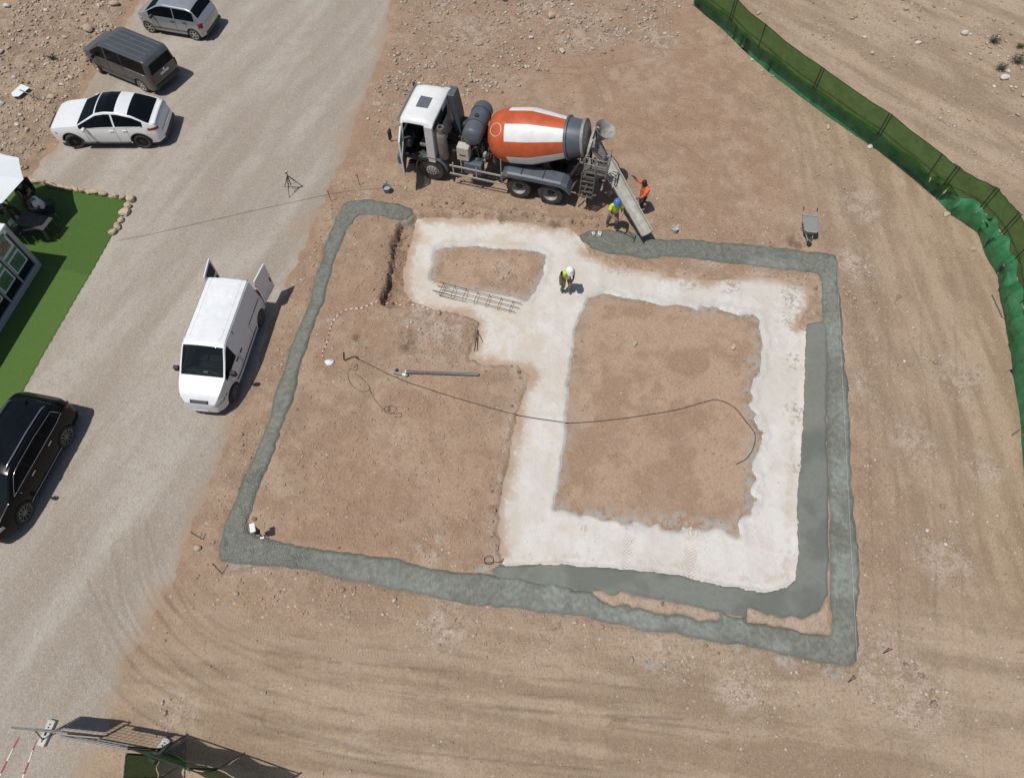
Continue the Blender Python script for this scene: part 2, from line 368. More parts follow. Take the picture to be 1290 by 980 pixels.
def terrain(x, y, F):
    h = fbm(x, y, 0.22, 4, 61) * 0.06 + fbm(x, y, 1.3, 3, 64) * 0.022 + fbm(x, y, 5.5, 3, 67) * 0.017
    rough = 0.25 + 0.75 * np.clip(F['rub'] + F['stony'] * .9 + F['far'] * .35 + np.exp(-(F['site'] / 1.0) ** 2) * .5, 0, 1)
    h = h + rough * (fbm(x, y, 2.2, 4, 71) * 0.05 + np.maximum(fbm(x, y, 4.0, 3, 73), 0) * 0.06) + F['stony'] * (.10 * np.maximum(fbm(x, y, 1.1, 4, 74, .6), -.1))
    h = h + F['rub'] * 0.12 + F['far'] * (np.sin((x * 0.8 + y * 0.75) * 1.9 + fbm(x, y, .3, 2, 9) * 3) * 0.06 + 0.02)
    dug = (1 - sstep(F['site'], -.2, 1.6)) * (F['white0'] > -.2); h = h + dug * (fbm(x, y, 3.2, 4, 76, .6) * .035)
    flat = 1 - sstep(-F['road'], -0.3, 0.5)                         # the road and the turf are levelled
    h = h * (0.25 + 0.75 * flat)
    flat2 = 1 - sstep(-F['turf'], -0.3, 0.2); h = h * flat2
    # excavated pit under the pale blinding: deep at the near-left bank, shallow towards the fresh strip
    deep = 0.10 + 0.20 * (1 - sstep(x, -3.5, 1.5)) * sstep(y, 12.0, 16.0)
    pit = 1 - sstep(F['white0'], -0.10, 0.12)
    inner = 1 - sstep(F['holes'], -0.16, 0.02)
    bump_in = fbm(x, y, 3.5, 3, 81) * 0.012
    hp = -deep + fbm(x, y, .8, 2, 83) * 0.012 + inner * (0.045 + bump_in)
    h = h * (1 - pit) + hp * pit
    # crumbled bank: a trench and clods along the left edge of the pit
    cn = fbm(x, y, 3.0, 4, 91, .6) * 0.26
    F['dug'] = sdf(DUG, x, y) + cn * .55; h = h - 0.30 * (1 - sstep(F['dug'], -0.07, 0.05)) * (1 - pit * .9) * (.75 + .5 * vnoise(x * 4, y * 4, 6)) - .14 * (1 - sstep(F['crack'] + cn, 0.03, 0.16))
    h = h - 0.16 * (1 - sstep(F['berm'] + cn, 0.0, 0.17)) + 0.10 * np.exp(-((F['brs'] + .22) / .14) ** 2) * (F['berm'] < .7) * (0.4 + vnoise(x * 3, y * 3, 5))
    # ruts
    tm = (1 - sstep(F['trk'], 0.16, 0.26))
    h = h - 0.014 * tm * (F['road'] > 0.0) + (.010 + .016 * (x < 6)) * np.exp(-((F['trk'] - 0.27) / 0.05) ** 2) * (0.1 + vnoise(x * 2, y * 2, 4)) * (F['road'] > -1.5)
    h = h - 0.018 * np.exp(-(F['rut'] / .045) ** 2) + 0.008 * np.exp(-((F['rut'] - .10) / .04) ** 2)
    # level seat of the footing and the strip
    seat = 1 - sstep(np.minimum(F['ring'], F['strip']), -0.12, 0.05)
    h = h * (1 - seat) + (-0.03) * seat
    return h

# ------------------------------------------------------------------ grid
def axis_pts(a, b, step0, step1, far):
    core = [a]
    while core[-1] < b:
        t = (core[-1] - a) / (b - a); core.append(core[-1] + step0 + (step1 - step0) * t)
    lo = [a]; s = 0.5
    while lo[-1] > -far: lo.append(lo[-1] - s); s *= 1.7
    hi = [core[-1]]; s = 0.5
    while hi[-1] < far: hi.append(hi[-1] + s); s *= 1.7
    return np.array(lo[:0:-1] + core + hi[1:])
gx = axis_pts(-26.6, 26.6, 0.058, 0.058, 250); gy = axis_pts(-1.2, 35.6, 0.046, 0.082, 250)
GX, GY = np.meshgrid(gx, gy); NX, NY = len(gx), len(gy)
FD = fields(GX, GY); GH = terrain(GX, GY, FD)
def height(x, y):
    i = np.clip(np.searchsorted(gx, x) - 1, 0, NX - 2); j = np.clip(np.searchsorted(gy, y) - 1, 0, NY - 2)
    tx = (x - gx[i]) / (gx[i + 1] - gx[i]); ty = (y - gy[j]) / (gy[j + 1] - gy[j])
    return (GH[j, i] * (1 - tx) + GH[j, i + 1] * tx) * (1 - ty) + (GH[j + 1, i] * (1 - tx) + GH[j + 1, i + 1] * tx) * ty
def hz(x, y): return float(height(np.array([x]), np.array([y]))[0])
def W3(u, v, dz=0.0):
    x, y = W(u, v); return (x, y, hz(x, y) + dz)
def put_attr(me, name, vals):
    a = me.attributes.new(name, 'FLOAT', 'POINT'); a.data.foreach_set("value", np.ascontiguousarray(vals, dtype=np.float32))
def np_mesh(name, co, faces, mat, smooth=True):
    k = faces.shape[1]; me = bpy.data.meshes.new(name); me.vertices.add(len(co)); me.vertices.foreach_set("co", np.ascontiguousarray(co, dtype=np.float32).ravel())
    me.loops.add(faces.size); me.loops.foreach_set("vertex_index", np.ascontiguousarray(faces, dtype=np.int32).ravel())
    me.polygons.add(len(faces)); me.polygons.foreach_set("loop_start", np.arange(0, faces.size, k, dtype=np.int32))
    if smooth: me.polygons.foreach_set("use_smooth", np.ones(len(faces), dtype=bool))
    me.materials.append(mat); me.update(calc_edges=True); return me
def region_mesh(name, phi, z, mat, attrs):
    """the part of the site grid where phi < 0, cut cleanly along phi = 0"""
    ph = phi.ravel(); Z = z.ravel(); X = GX.ravel(); Y = GY.ravel()
    jj, ii = np.meshgrid(np.arange(NY - 1), np.arange(NX - 1), indexing='ij'); a = (jj * NX + ii).ravel()
    quad = np.stack([a, a + 1, a + NX + 1, a + NX], 1)
    quad = quad[(ph[quad] < 0).any(1)]
    tri = np.concatenate([quad[:, [0, 1, 2]], quad[:, [0, 2, 3]]]); ins = ph[tri] < 0; cnt = ins.sum(1)
    full = tri[cnt == 3]; out = [full]; ek = []; N0 = NX * NY
    def roll(t, m):                                                  # bring the odd vertex first
        k = m.argmax(1); idx = (k[:, None] + np.arange(3)) % 3; return np.take_along_axis(t, idx, 1)
    one = roll(tri[cnt == 1], ins[cnt == 1]); two = roll(tri[cnt == 2], ~ins[cnt == 2])
    def ekey(p, q): lo = np.minimum(p, q); hi = np.maximum(p, q); return lo.astype(np.int64) * N0 + hi
    k1, k2 = ekey(one[:, 0], one[:, 1]), ekey(one[:, 0], one[:, 2])
    m1, m2 = ekey(two[:, 0], two[:, 1]), ekey(two[:, 0], two[:, 2])
    uk = np.unique(np.concatenate([k1, k2, m1, m2])); f = lambda k: N0 + np.searchsorted(uk, k)
    tris = np.concatenate([full, np.stack([one[:, 0], f(k1), f(k2)], 1), np.stack([f(m1), two[:, 1], two[:, 2]], 1), np.stack([f(m1), two[:, 2], f(m2)], 1)])
    p = uk // N0; q = uk % N0; t = ph[p] / (ph[p] - ph[q] + 1e-12)
    cat = lambda A: np.concatenate([A, A[p] + (A[q] - A[p]) * t])
    used, invx = np.unique(tris, return_inverse=True); tris = invx.reshape(tris.shape)
    co = np.stack([cat(X), cat(Y), cat(Z)], 1)[used]
    me = np_mesh(name, co, tris, mat)
    for n, A in attrs.items(): put_attr(me, n, cat(A.ravel())[used])
    o = bpy.data.objects.new(name, me); link(o); return o

# ------------------------------------------------------------------ ground materials
def voro(g, scale):
    n = g.nt.nodes.new("ShaderNodeTexVoronoi"); g.lk(g.tc, n.inputs["Vector"]); n.inputs["Scale"].default_value = scale
    return n.outputs["Distance"], g.sepc(n.outputs["Color"])
def mat_dirt():
    g = G("dry_earth")
    n1, n2, n4, sk = g.attr("na"), g.attr("nb"), g.attr("nc"), g.attr("streak"); n3 = g.noise(13, 5, 0.72); fine = g.noise(70, 2, 0.6)
    c = g.mix(g.sm(n2, 0.15, 0.85), (0.274, 0.179, 0.119), (0.357, 0.247, 0.171))
    c = g.mix(g.m('MULTIPLY', g.sm(n1, 0.40, 0.66), 0.55), c, (0.290, 0.175, 0.109))
    c = g.mix(g.m('MULTIPLY', g.attr("tan"), 0.85), c, g.mix(g.sm(g.m('ADD', g.m('MULTIPLY', sk, .65), g.m('MULTIPLY', n4, .35)), .25, .75), (0.272, 0.201, 0.133), (0.400, 0.306, 0.214)))
    c = g.mix(g.m('MULTIPLY', g.attr("inner"), 0.8), c, g.mix(g.sm(g.m('ADD', g.m('MULTIPLY', n4, .7), g.m('MULTIPLY', n2, .3)), .35, .65), (0.304, 0.196, 0.130), (0.410, 0.282, 0.196)))
    c = g.mix(g.m('MULTIPLY', g.attr("rub"), 0.8), c, g.mix(g.sm(n2, .3, .7), (0.228, 0.171, 0.109), (0.361, 0.279, 0.187)))
    c = g.mix(g.m('MULTIPLY', g.sm(sk, .5, .8), .3), c, (0.415, 0.312, 0.225))
    c = g.mix(g.m('MULTIPLY', g.sm(sk, .5, .2), .3), c, (0.228, 0.153, 0.100))
    c = g.mix(g.m('MULTIPLY', g.attr("pale"), .6), c, (0.498, 0.408, 0.332))
    c = g.mix(g.attr("grey"), c, g.mix(g.sm(n3, .35, .65), (0.274, 0.257, 0.227), (0.432, 0.417, 0.380)))
    c = g.mix(g.attr("wet"), c, (0.124, 0.074, 0.044))  # damp spots, and the darker crack and dug step
    st = g.attr("stone")
    v1, r1 = voro(g, 9.5); v2, r2 = voro(g, 24)
    chip1 = g.m('MULTIPLY', g.m('GREATER_THAN', r1[0], g.m('SUBTRACT', 1.0, g.m('MULTIPLY', st, 0.40))), g.m('LESS_THAN', g.m('ADD', v1, g.m('MULTIPLY', n3, .35)), g.m('ADD', 0.20, g.m('MULTIPLY', r1[1], 0.34))))
    chip2 = g.m('MULTIPLY', g.m('GREATER_THAN', r2[0], g.m('SUBTRACT', 0.97, g.m('MULTIPLY', st, 0.45))), g.m('LESS_THAN', v2, g.m('ADD', 0.2, g.m('MULTIPLY', r2[1], 0.25))))
    drk = g.m('MULTIPLY', g.m('GREATER_THAN', r2[2], g.m('SUBTRACT', 0.985, g.m('MULTIPLY', st, 0.22))), g.m('LESS_THAN', v2, 0.34))
    chip = g.m('MAXIMUM', chip1, g.m('MULTIPLY', chip2, 0.8))
    c = g.mix(g.m('MULTIPLY', g.sm(n3, 0.46, 0.68), g.m('ADD', 0.42, g.m('MULTIPLY', st, .3))), c, (0.185, 0.123, 0.080))
    c = g.mix(g.m('MULTIPLY', g.sm(n3, 0.50, 0.30), 0.35), c, (0.47, 0.36, 0.265))
    c = g.mix(g.m('MULTIPLY', g.sm(fine, 0.45, 0.70), 0.40), c, (0.452, 0.363, 0.264))
    c = g.mix(g.m('MULTIPLY', drk, 0.6), c, (0.137, 0.088, 0.055))
    c = g.mix(g.m('MULTIPLY', chip, 0.8), c, g.mix(r1[1], (0.382, 0.295, 0.218), (0.548, 0.482, 0.412)))
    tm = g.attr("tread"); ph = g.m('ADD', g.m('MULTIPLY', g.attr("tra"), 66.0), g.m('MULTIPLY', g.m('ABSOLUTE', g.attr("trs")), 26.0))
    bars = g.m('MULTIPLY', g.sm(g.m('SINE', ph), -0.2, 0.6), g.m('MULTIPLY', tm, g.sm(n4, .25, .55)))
    c = g.mix(g.m('MULTIPLY', tm, 0.25), c, (0.390, 0.295, 0.212)); c = g.mix(g.m('MULTIPLY', bars, 0.12), c, (0.216, 0.147, 0.097))  # tread bars darkened too: shade of the tread relief put into the colour
    c = g.mix(g.m('MULTIPLY', g.attr("tredge"), 0.5), c, (0.187, 0.127, 0.083))  # track edges: shade of the ridges, with some moisture, painted as dark lines
    c = g.mix(g.m('MULTIPLY', g.attr("rut"), 0.60), c, (0.150, 0.103, 0.067))  # ruts: groove shade and moisture put into the colour over shallow relief
    h = g.m('ADD', g.m('MULTIPLY', n3, 1.7), g.m('MULTIPLY', chip, 0.9)); h = g.m('ADD', h, g.m('MULTIPLY', bars, -0.45))
    return g.fin(c, 0.95, g.bump(h, 0.8, 0.024), 0, 0.2)
def mat_road():
    g = G("gravel")
    lane, n2 = g.attr("na"), g.attr("nb"); n3 = g.noise(48, 3, .75)
    c = g.mix(g.sm(lane, 0.0, 1.0), (0.313, 0.262, 0.213), (0.412, 0.365, 0.310))
    c = g.mix(g.m('MULTIPLY', g.sm(n2, 0.45, 0.8), 0.35), c, (0.326, 0.261, 0.203))
    v, rc = voro(g, 34)
    c = g.mix(g.m('MULTIPLY', g.sm(rc[0], 0.6, 1.0), 0.40), c, (0.539, 0.495, 0.424))
    c = g.mix(g.m('MULTIPLY', g.sm(rc[1], 0.6, 1.0), 0.45), c, (0.183, 0.148, 0.117))
    c = g.mix(g.m('MULTIPLY', g.sm(n3, .42, .7), .40), c, (0.204, 0.165, 0.130))
    c = g.mix(g.m('MULTIPLY', g.attr("edge"), 0.9), c, (0.335, 0.241, 0.162))
    c = g.mix(g.m('MULTIPLY', g.attr("tread"), 0.25), c, (0.260, 0.211, 0.164)); c = g.mix(g.m('MULTIPLY', g.attr("tredge"), 0.45), c, (0.217, 0.170, 0.129))  # track-edge shade and moisture painted into the gravel colour
    c = g.mix(g.m('MULTIPLY', g.attr("rut"), 0.4), c, (0.202, 0.161, 0.124))  # rut shade and moisture painted into the gravel colour
    h = g.m('ADD', g.m('MULTIPLY', g.m('SUBTRACT', 1.0, v), .7), g.m('MULTIPLY', n3, 0.9))
    return g.fin(c, 0.93, g.bump(h, 0.6, 0.016), 0, 0.25)
def mat_white():
    g = G("pale_lean_concrete")
    n1, n2 = g.attr("na"), g.attr("nb"); n3 = g.noise(26, 4, 0.7); n5 = g.noise(6, 5, .72)
    c = g.mix(g.sm(n1, 0.25, 0.75), (0.549, 0.501, 0.440), (0.609, 0.586, 0.541))
    c = g.mix(g.m('MULTIPLY', g.attr("cream"), g.m('ADD', 0.15, g.m('MULTIPLY', g.sm(n2, .25, .8), .5))), c, (0.549, 0.454, 0.359))
    c = g.mix(g.m('MULTIPLY', g.sm(n2, 0.45, 0.85), 0.22), c, (0.502, 0.432, 0.353))
    c = g.mix(g.m('MULTIPLY', g.sm(n5, 0.48, 0.72), 0.38), c, (0.465, 0.414, 0.349))
    c = g.mix(g.m('MULTIPLY', g.sm(g.attr("drag"), .52, .8), .18), c, (0.483, 0.414, 0.335)); c = g.mix(g.m('MULTIPLY', g.sm(g.attr("drag"), .45, .2), .15), c, (0.650, 0.631, 0.596))
    c = g.mix(g.m('MULTIPLY', g.sm(n3, 0.5, 0.75), 0.28), c, (0.390, 0.343, 0.284))
    c = g.mix(g.m('MULTIPLY', g.attr("grey"), 0.8), c, g.mix(g.sm(n3, .35, .65), (0.372, 0.371, 0.343), (0.544, 0.538, 0.513)))
    c = g.mix(g.m('MULTIPLY', g.m('MULTIPLY', g.attr("dirt"), g.sm(n5, 0.47, 0.62)), 0.65), c, g.mix(g.sm(n3, .4, .6), (0.185, 0.139, 0.090), (0.307, 0.245, 0.174)))
    c = g.mix(g.m('MULTIPLY', g.m('MULTIPLY', g.attr("edge"), g.sm(g.m('ADD', n5, g.m('MULTIPLY', g.attr("edge"), .2)), 0.45, 0.60)), 0.9), c, (0.372, 0.265, 0.181))
    ch = g.attr("chev"); ph = g.m('ADD', g.m('MULTIPLY', g.attr("cha"), 58.0), g.m('MULTIPLY', g.m('ABSOLUTE', g.attr("chs")), 52.0))
    cb = g.m('MULTIPLY', g.m('MULTIPLY', g.sm(g.m('SINE', ph), 0.2, 0.8), ch), g.sm(n2, .3, .55)); c = g.mix(g.m('MULTIPLY', cb, 0.7), c, (0.390, 0.302, 0.215))
    v, r = voro(g, 12); sp = g.m('MULTIPLY', g.m('GREATER_THAN', r[0], 0.90), g.m('LESS_THAN', v, g.m('MULTIPLY', r[1], .3))); c = g.mix(g.m('MULTIPLY', sp, 0.6), c, (0.279, 0.209, 0.152))
    h = g.m('ADD', g.m('MULTIPLY', n5, 1.2), g.m('MULTIPLY', n3, 0.6))
    return g.fin(c, 0.9, g.bump(h, 0.6, 0.035), 0, 0.25)
def mat_footing():
    g = G("setting_concrete")
    n1, n2 = g.attr("na"), g.attr("nb"); n3 = g.noise(34, 3, 0.7); n5 = g.noise(6.5, 4, .7)
    dry = g.m('MULTIPLY', g.attr("dry"), g.sm(n1, .15, .7))
    c = g.mix(g.sm(n5, 0.32, 0.68), (0.131, 0.133, 0.107), (0.200, 0.202, 0.167))
    c = g.mix(dry, c, g.mix(g.sm(n5, .3, .75), (0.172, 0.181, 0.157), (0.279, 0.293, 0.264)))
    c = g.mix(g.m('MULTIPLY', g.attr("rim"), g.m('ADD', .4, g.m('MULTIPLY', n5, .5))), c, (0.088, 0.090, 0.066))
    scr = g.noise(2.0, 3, .7, vec=g.mapping((9, 1.3, 1), (0, 0, R(35)))); c = g.mix(g.m('MULTIPLY', g.m('MULTIPLY', g.sm(scr, 0.6, 0.72), g.attr("dry")), 0.5), c, (0.410, 0.432, 0.393))
    c = g.mix(g.m('MULTIPLY', g.sm(n2, .62, .85), .35), c, (0.093, 0.099, 0.079))
    c = g.mix(g.m('MULTIPLY', g.sm(n3, .45, .75), 0.35), c, (0.088, 0.092, 0.073))
    v, r = voro(g, 21)
    h = g.m('ADD', g.m('MULTIPLY', n3, 0.6), g.m('ADD', g.m('MULTIPLY', n5, 0.9), g.m('MULTIPLY', g.m('MULTIPLY', g.m('SUBTRACT', 1.0, v), g.attr("lump")), 1.8)))
    return g.fin(c, g.m('ADD', 0.48, g.m('MULTIPLY', g.attr("dry"), 0.35)), g.bump(h, 0.65, 0.026), 0, 0.4)
def mat_strip():
    g = G("fresh_screed_concrete")
    n1 = g.attr("na"); n2 = g.noise(6, 4, 0.65)
    c = g.mix(g.sm(n1, 0.3, 0.7), (0.133, 0.139, 0.117), (0.172, 0.180, 0.153))
    c = g.mix(g.m('MULTIPLY', g.attr("lite"), 0.85), c, (0.201, 0.200, 0.166))
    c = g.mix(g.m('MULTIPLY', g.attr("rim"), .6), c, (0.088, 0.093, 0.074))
    c = g.mix(g.m('MULTIPLY', g.sm(n2, 0.4, 0.75), 0.3), c, (0.101, 0.106, 0.088))
    return g.fin(c, 0.6, g.bump(n2, 0.25, 0.015), 0, 0.4)
def mat_turf():
    g = G("artificial_grass")
    n = g.noise(75, 3, 0.75); n2 = g.noise(1.2, 4, 0.6)
    c = g.mix(g.sm(n, 0.34, 0.68), (0.027, 0.065, 0.011), (0.110, 0.197, 0.038))
    c = g.mix(g.m('MULTIPLY', g.sm(n2, .35, .7), 0.45), c, (0.065, 0.118, 0.022))
    c = g.mix(g.m('MULTIPLY', g.attr("roll"), 0.25), c, (0.131, 0.215, 0.054))
    return g.fin(c, 0.75, g.bump(n, 0.9, 0.02), 0, 0.25)

# ------------------------------------------------------------------ ground sheet
d_tan = np.clip((1 - sstep(GY, 2.2, 6.0)) * 0.9 + sstep(GX, 10.5, 13.5) * 0.75 + FD['far'] * .7, 0, 1)
d_in = 1 - sstep(FD['holes'], -0.5, 0.0)
d_in = np.maximum(d_in, 0.6 * (1 - sstep(np.maximum(np.hypot((GX + 2.6) / 3.2, (GY - 10.2) / 3.4), 0), .6, 1.2)))
d_stone = np.clip(0.12 + 0.75 * FD['rub'] + 0.85 * FD['stony'] + 0.3 * FD['far'] + 0.45 * np.exp(-((FD['site'] - .8) / 1.1) ** 2) + blobs(PATCH, GX, GY) * .8 - d_in * .08, 0, 1)
tredge = np.exp(-((FD['trk'] - 0.235) / 0.035) ** 2) * sstep(fbm(GX, GY, .8, 3, 141), -.25, .3) * sstep(FD['trk2'], .12, .3) * (.35 + .65 * (GX < 6))  # mask of the painted shade lines along the track edges
rut = np.exp(-(FD['rut'] / .034) ** 2) * (.35 + .65 * sstep(fbm(GX, GY, 1.0, 3, 147), -.3, .2))  # mask of the painted groove shade along the ruts
ca, sa = math.cos(R(-7)), math.sin(R(-7))
bt = (1 - sstep(GY, 3.0, 6.0)); rt_ = sstep(GX, 10.5, 13) * (1 - bt * .6); ft = FD['far']
s_b = fbm((GX * ca + GY * sa) * .22, (-GX * sa + GY * ca) * 2.2 + .25 * np.sin(GX * .5), 1.0, 5, 142, .6); s_r = fbm(GX * 2.0 + .3 * np.sin(GY * .4), GY * .18, 1.0, 5, 143, .6); s_f = fbm((GX + GY) * 1.1, (GX - GY) * .14, 1.0, 5, 144, .6); s_o = fbm(GX * .8, GY * 1.2, 1.0, 4, 145, .6) * .6
STREAK = np.clip(.5 + .8 * (ft * s_f + (1 - ft) * (bt * s_b + (1 - bt) * (rt_ * s_r + (1 - rt_) * s_o))), 0, 1)
tread = (1 - sstep(FD['trk'], 0.17, 0.24)) * sstep(FD['trk2'], 0.36, 0.50) * np.clip((1 - sstep(GX, 3, 7)) * (GY < 9) + .12, 0, 1)
ai = np.arange((NY - 1) * (NX - 1)); jj = ai // (NX - 1); a0 = jj * NX + ai % (NX - 1)
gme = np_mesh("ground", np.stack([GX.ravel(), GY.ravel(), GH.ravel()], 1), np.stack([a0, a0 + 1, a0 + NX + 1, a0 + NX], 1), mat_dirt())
grey_in = np.maximum(np.exp(-((FD['hb'] + .10) / .22) ** 2) * (0.35 + .65 * np.maximum(sstep(GX, 5, 7), 1 - sstep(GY, 7.2, 8.2))), np.exp(-((FD['ha'] + .06) / .13) ** 2) * .8) * (FD['holes'] < .1)
u01 = lambda A: np.clip(A * 0.9 + 0.5, 0, 1)
NA = u01(fbm(GX, GY, 0.35, 5, 101, .6)); NB = u01(fbm(GX, GY, 2.3, 4, 102, .62)); NC = u01(fbm(GX, GY, 0.9, 4, 103, .55))
m3 = sstep(fbm(GX, GY, 3.0, 4, 104, .65), -.12, .25); m7 = sstep(fbm(GX, GY, 6.0, 3, 105, .6), -.2, .15); m5 = sstep(fbm(GX, GY, 4.0, 3, 106), -.35, .1)
LANE = u01(fbm(GX * math.cos(R(22)) - GY * math.sin(R(22)) , (GX * math.sin(R(22)) + GY * math.cos(R(22))) * .16, 1.1, 4, 107, .55))
for n, A in dict(streak=STREAK, rut=rut, tredge=tredge, na=NA, nb=NB, nc=NC, tan=d_tan, inner=d_in, rub=FD['rub'], stone=d_stone, pale=np.maximum(blobs(PATCH, GX, GY) * m3, np.maximum((1 - sstep(FD['gap'], -.02, .05)) * .75, np.exp(-(FD['white0'] / .32) ** 2) * m3 * .75 * (FD['dug'] > 0) * (FD['holes'] > 0))), wet=np.maximum(blobs(WETSPOT, GX, GY), .8 * np.exp(-(FD['crack'] / .22) ** 2) + .35 * (FD['dug'] < 0)) * m5,  # wet holds damp spots plus a plain darkening along crack and dug step
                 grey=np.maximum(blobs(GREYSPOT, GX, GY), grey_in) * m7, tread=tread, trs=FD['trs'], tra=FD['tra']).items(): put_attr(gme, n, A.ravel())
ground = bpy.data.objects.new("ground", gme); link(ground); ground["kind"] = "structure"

def skin_z(phi, lift, edge, width): return GH - edge + (lift + edge) * sstep(-phi, 0.0, width)
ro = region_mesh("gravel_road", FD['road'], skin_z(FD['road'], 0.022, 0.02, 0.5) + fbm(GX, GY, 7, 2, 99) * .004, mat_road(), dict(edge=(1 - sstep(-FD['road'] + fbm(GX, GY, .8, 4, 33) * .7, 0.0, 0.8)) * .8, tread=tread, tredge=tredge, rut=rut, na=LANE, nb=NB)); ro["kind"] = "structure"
roll = ((GX * math.cos(R(14)) + GY * math.sin(R(14))) * 0 + (GY < 17.5 + (GX + 18) * -.25)).astype(float)
tu = region_mesh("artificial_turf", FD['turf'], skin_z(FD['turf'], 0.045, 0.0, 0.03), mat_turf(), dict(roll=roll)); tu["kind"] = "structure"

zw = skin_z(FD['white'], 0.035, 0.02, 0.12) + 0.045 * np.exp(-((FD['holes'] - .16) / .13) ** 2) * (0.45 + 0.9 * vnoise(GX * 3.2, GY * 3.2, 14)) * sstep(-FD['white'], 0, .1) + fbm(GX, GY, 2.4, 3, 15) * .008
chd = np.full(GX.shape, 9.0); chs = np.zeros(GX.shape); cha = np.zeros(GX.shape)
for t in CHEV:
    a, b, c = pline(t, GX, GY); k = a < chd; chd = np.where(k, a, chd); chs = np.where(k, b, chs); cha = np.where(k, c, cha)
wh = region_mesh("lean_concrete_slab", FD['white'], zw, mat_white(), dict(na=u01(fbm(GX, GY, .7, 4, 108, .6)), nb=NB, drag=u01(fbm(GX * 2.2, GY * .35, 1.0, 4, 146, .6) * (FD['hb'] < 3) * 1.2),
    cream=(1 - sstep(GX, -.5, 2.5)) * sstep(GY, 8, 12) * .9 + .25 * (GX < 2.5), grey=np.exp(-((FD['holes'] - .08) / .16) ** 2) * .9 * m5, dirt=blobs(SLAB_DIRT, GX, GY),
    edge=(1 - sstep(-FD['white0'] + fbm(GX, GY, 1.2, 3, 149) * .25, 0.0, 0.6)) * sstep(np.minimum(FD['strip'], FD['ring']), .05, .3), chev=1 - sstep(chd, .17, .24), chs=chs, cha=cha))
tag(wh, "pale cream-white lean concrete slab framing two bare earth rectangles", "concrete slab")

corner = np.maximum(np.maximum(1 - sstep(np.hypot(GX - W(300, 690)[0], GY - W(300, 690)[1]), 2.2, 3.6), (1 - sstep(GX, 8.6, 9.6)) * (GY > 15) * (GX > 0)), (GX < -4.5) * (GY > 19.3) * .8)
dryf = np.clip(sstep(GX, 7.0, 9.5) * (1 - sstep(GY, 17.4, 18.3)) * 1.0 + (GY < 8) * sstep(GX, -6.2, -5.6) * .75 + .12 * (1 - corner), 0, 1) * (1 - corner)
zr = skin_z(FD['ring'], 0.065, 0.03, 0.16) + fbm(GX, GY, 2.0, 3, 16) * .018 + corner * (fbm(GX, GY, 6, 3, 17) * .035 + fbm(GX, GY, 1.5, 2, 18) * .03)
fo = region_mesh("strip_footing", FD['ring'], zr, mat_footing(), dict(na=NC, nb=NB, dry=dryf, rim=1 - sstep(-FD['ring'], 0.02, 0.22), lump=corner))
tag(fo, "green-grey poured concrete strip footing running round the whole rectangular plot", "footing")
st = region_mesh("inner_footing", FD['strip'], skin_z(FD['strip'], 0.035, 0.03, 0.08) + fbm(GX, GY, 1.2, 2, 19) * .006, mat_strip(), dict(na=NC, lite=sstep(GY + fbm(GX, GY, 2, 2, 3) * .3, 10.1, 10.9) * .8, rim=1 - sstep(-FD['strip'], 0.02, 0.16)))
tag(st, "smooth darker grey L-shaped fresh concrete strip between slab and outer footing", "footing")
# ------------------------------------------------------------------ vehicle materials
M = {}
M['white_paint'] = plain("white_car_paint", (0.74, 0.74, 0.73), 0.28, 0, 0.02, 4, 0, 0.05, 0.5, 0.6)
M['van_white'] = plain("white_van_paint", (0.72, 0.73, 0.73), 0.38, 0, 0.04, 4, 0, 0.10, 0.5, 0.25)
M['silver'] = plain("silver_car_paint", (0.40, 0.42, 0.44), 0.33, 0.55, 0.04, 5, 0, 0.10, 0.5, 0.5)
M['grey_paint'] = plain("dark_grey_van_paint", (0.070, 0.078, 0.084), 0.34, 0.25, 0.06, 5, 0, 0.10, 0.5, 0.4)
M['rib'] = plain("roof_rib_highlight", (0.17, 0.185, 0.20), 0.4, 0.3, 0.1, 5)
M['black_paint'] = plain("black_car_paint", (0.004, 0.005, 0.007), 0.16, 0.0, 0.1, 5, 0, 0.006, 0.22, 0.0)
M['glass'] = plain("dark_glass", (0.005, 0.007, 0.009), 0.05, 0, 0.1, 3, 0, 0.004, 0.10)
M['screen'] = plain('tinted_windscreen', (0.010, 0.016, 0.018), 0.12, 0, 0.1, 3, 0, 0.0, 0.0)
M['trim'] = plain("black_plastic", (0.020, 0.021, 0.022), 0.6, 0, 0.2, 12, 0.1, 0.12)
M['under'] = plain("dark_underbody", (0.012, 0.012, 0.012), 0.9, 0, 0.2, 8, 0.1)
M['rubber'] = plain("tyre_rubber", (0.030, 0.029, 0.028), 0.85, 0, 0.2, 14, 0.2, 0.16)
M['alloy'] = plain("alloy_rim", (0.50, 0.50, 0.50), 0.35, 0.8, 0.1, 10, 0, 0.12)
M['dark_alloy'] = plain("black_rim", (0.045, 0.045, 0.047), 0.4, 0.6, 0.2, 10, 0, 0.08)
M['grey_alloy'] = plain("dusty_grey_rim", (0.20, 0.20, 0.20), 0.45, 0.5, 0.2, 10, 0, 0.25)
M['chrome'] = plain("chrome_trim", (0.75, 0.75, 0.76), 0.16, 1.0, 0.05, 10)
M['red_lamp'] = plain("red_lamp_lens", (0.18, 0.006, 0.008), 0.2, 0, 0.2, 20, 0, 0.05)
M['clear_lamp'] = plain("clear_lamp_lens", (0.45, 0.46, 0.46), 0.12, 0.3, 0.25, 20)
M['plate'] = plain("number_plate", (0.65, 0.66, 0.66), 0.5, 0, 0.12, 30)
M['seam'] = plain("panel_gap", (0.03, 0.03, 0.03), 0.9, 0, 0.1, 8)
M['inside'] = plain("cabin_trim", (0.05, 0.05, 0.052), 0.8, 0, 0.2, 10, 0.1)
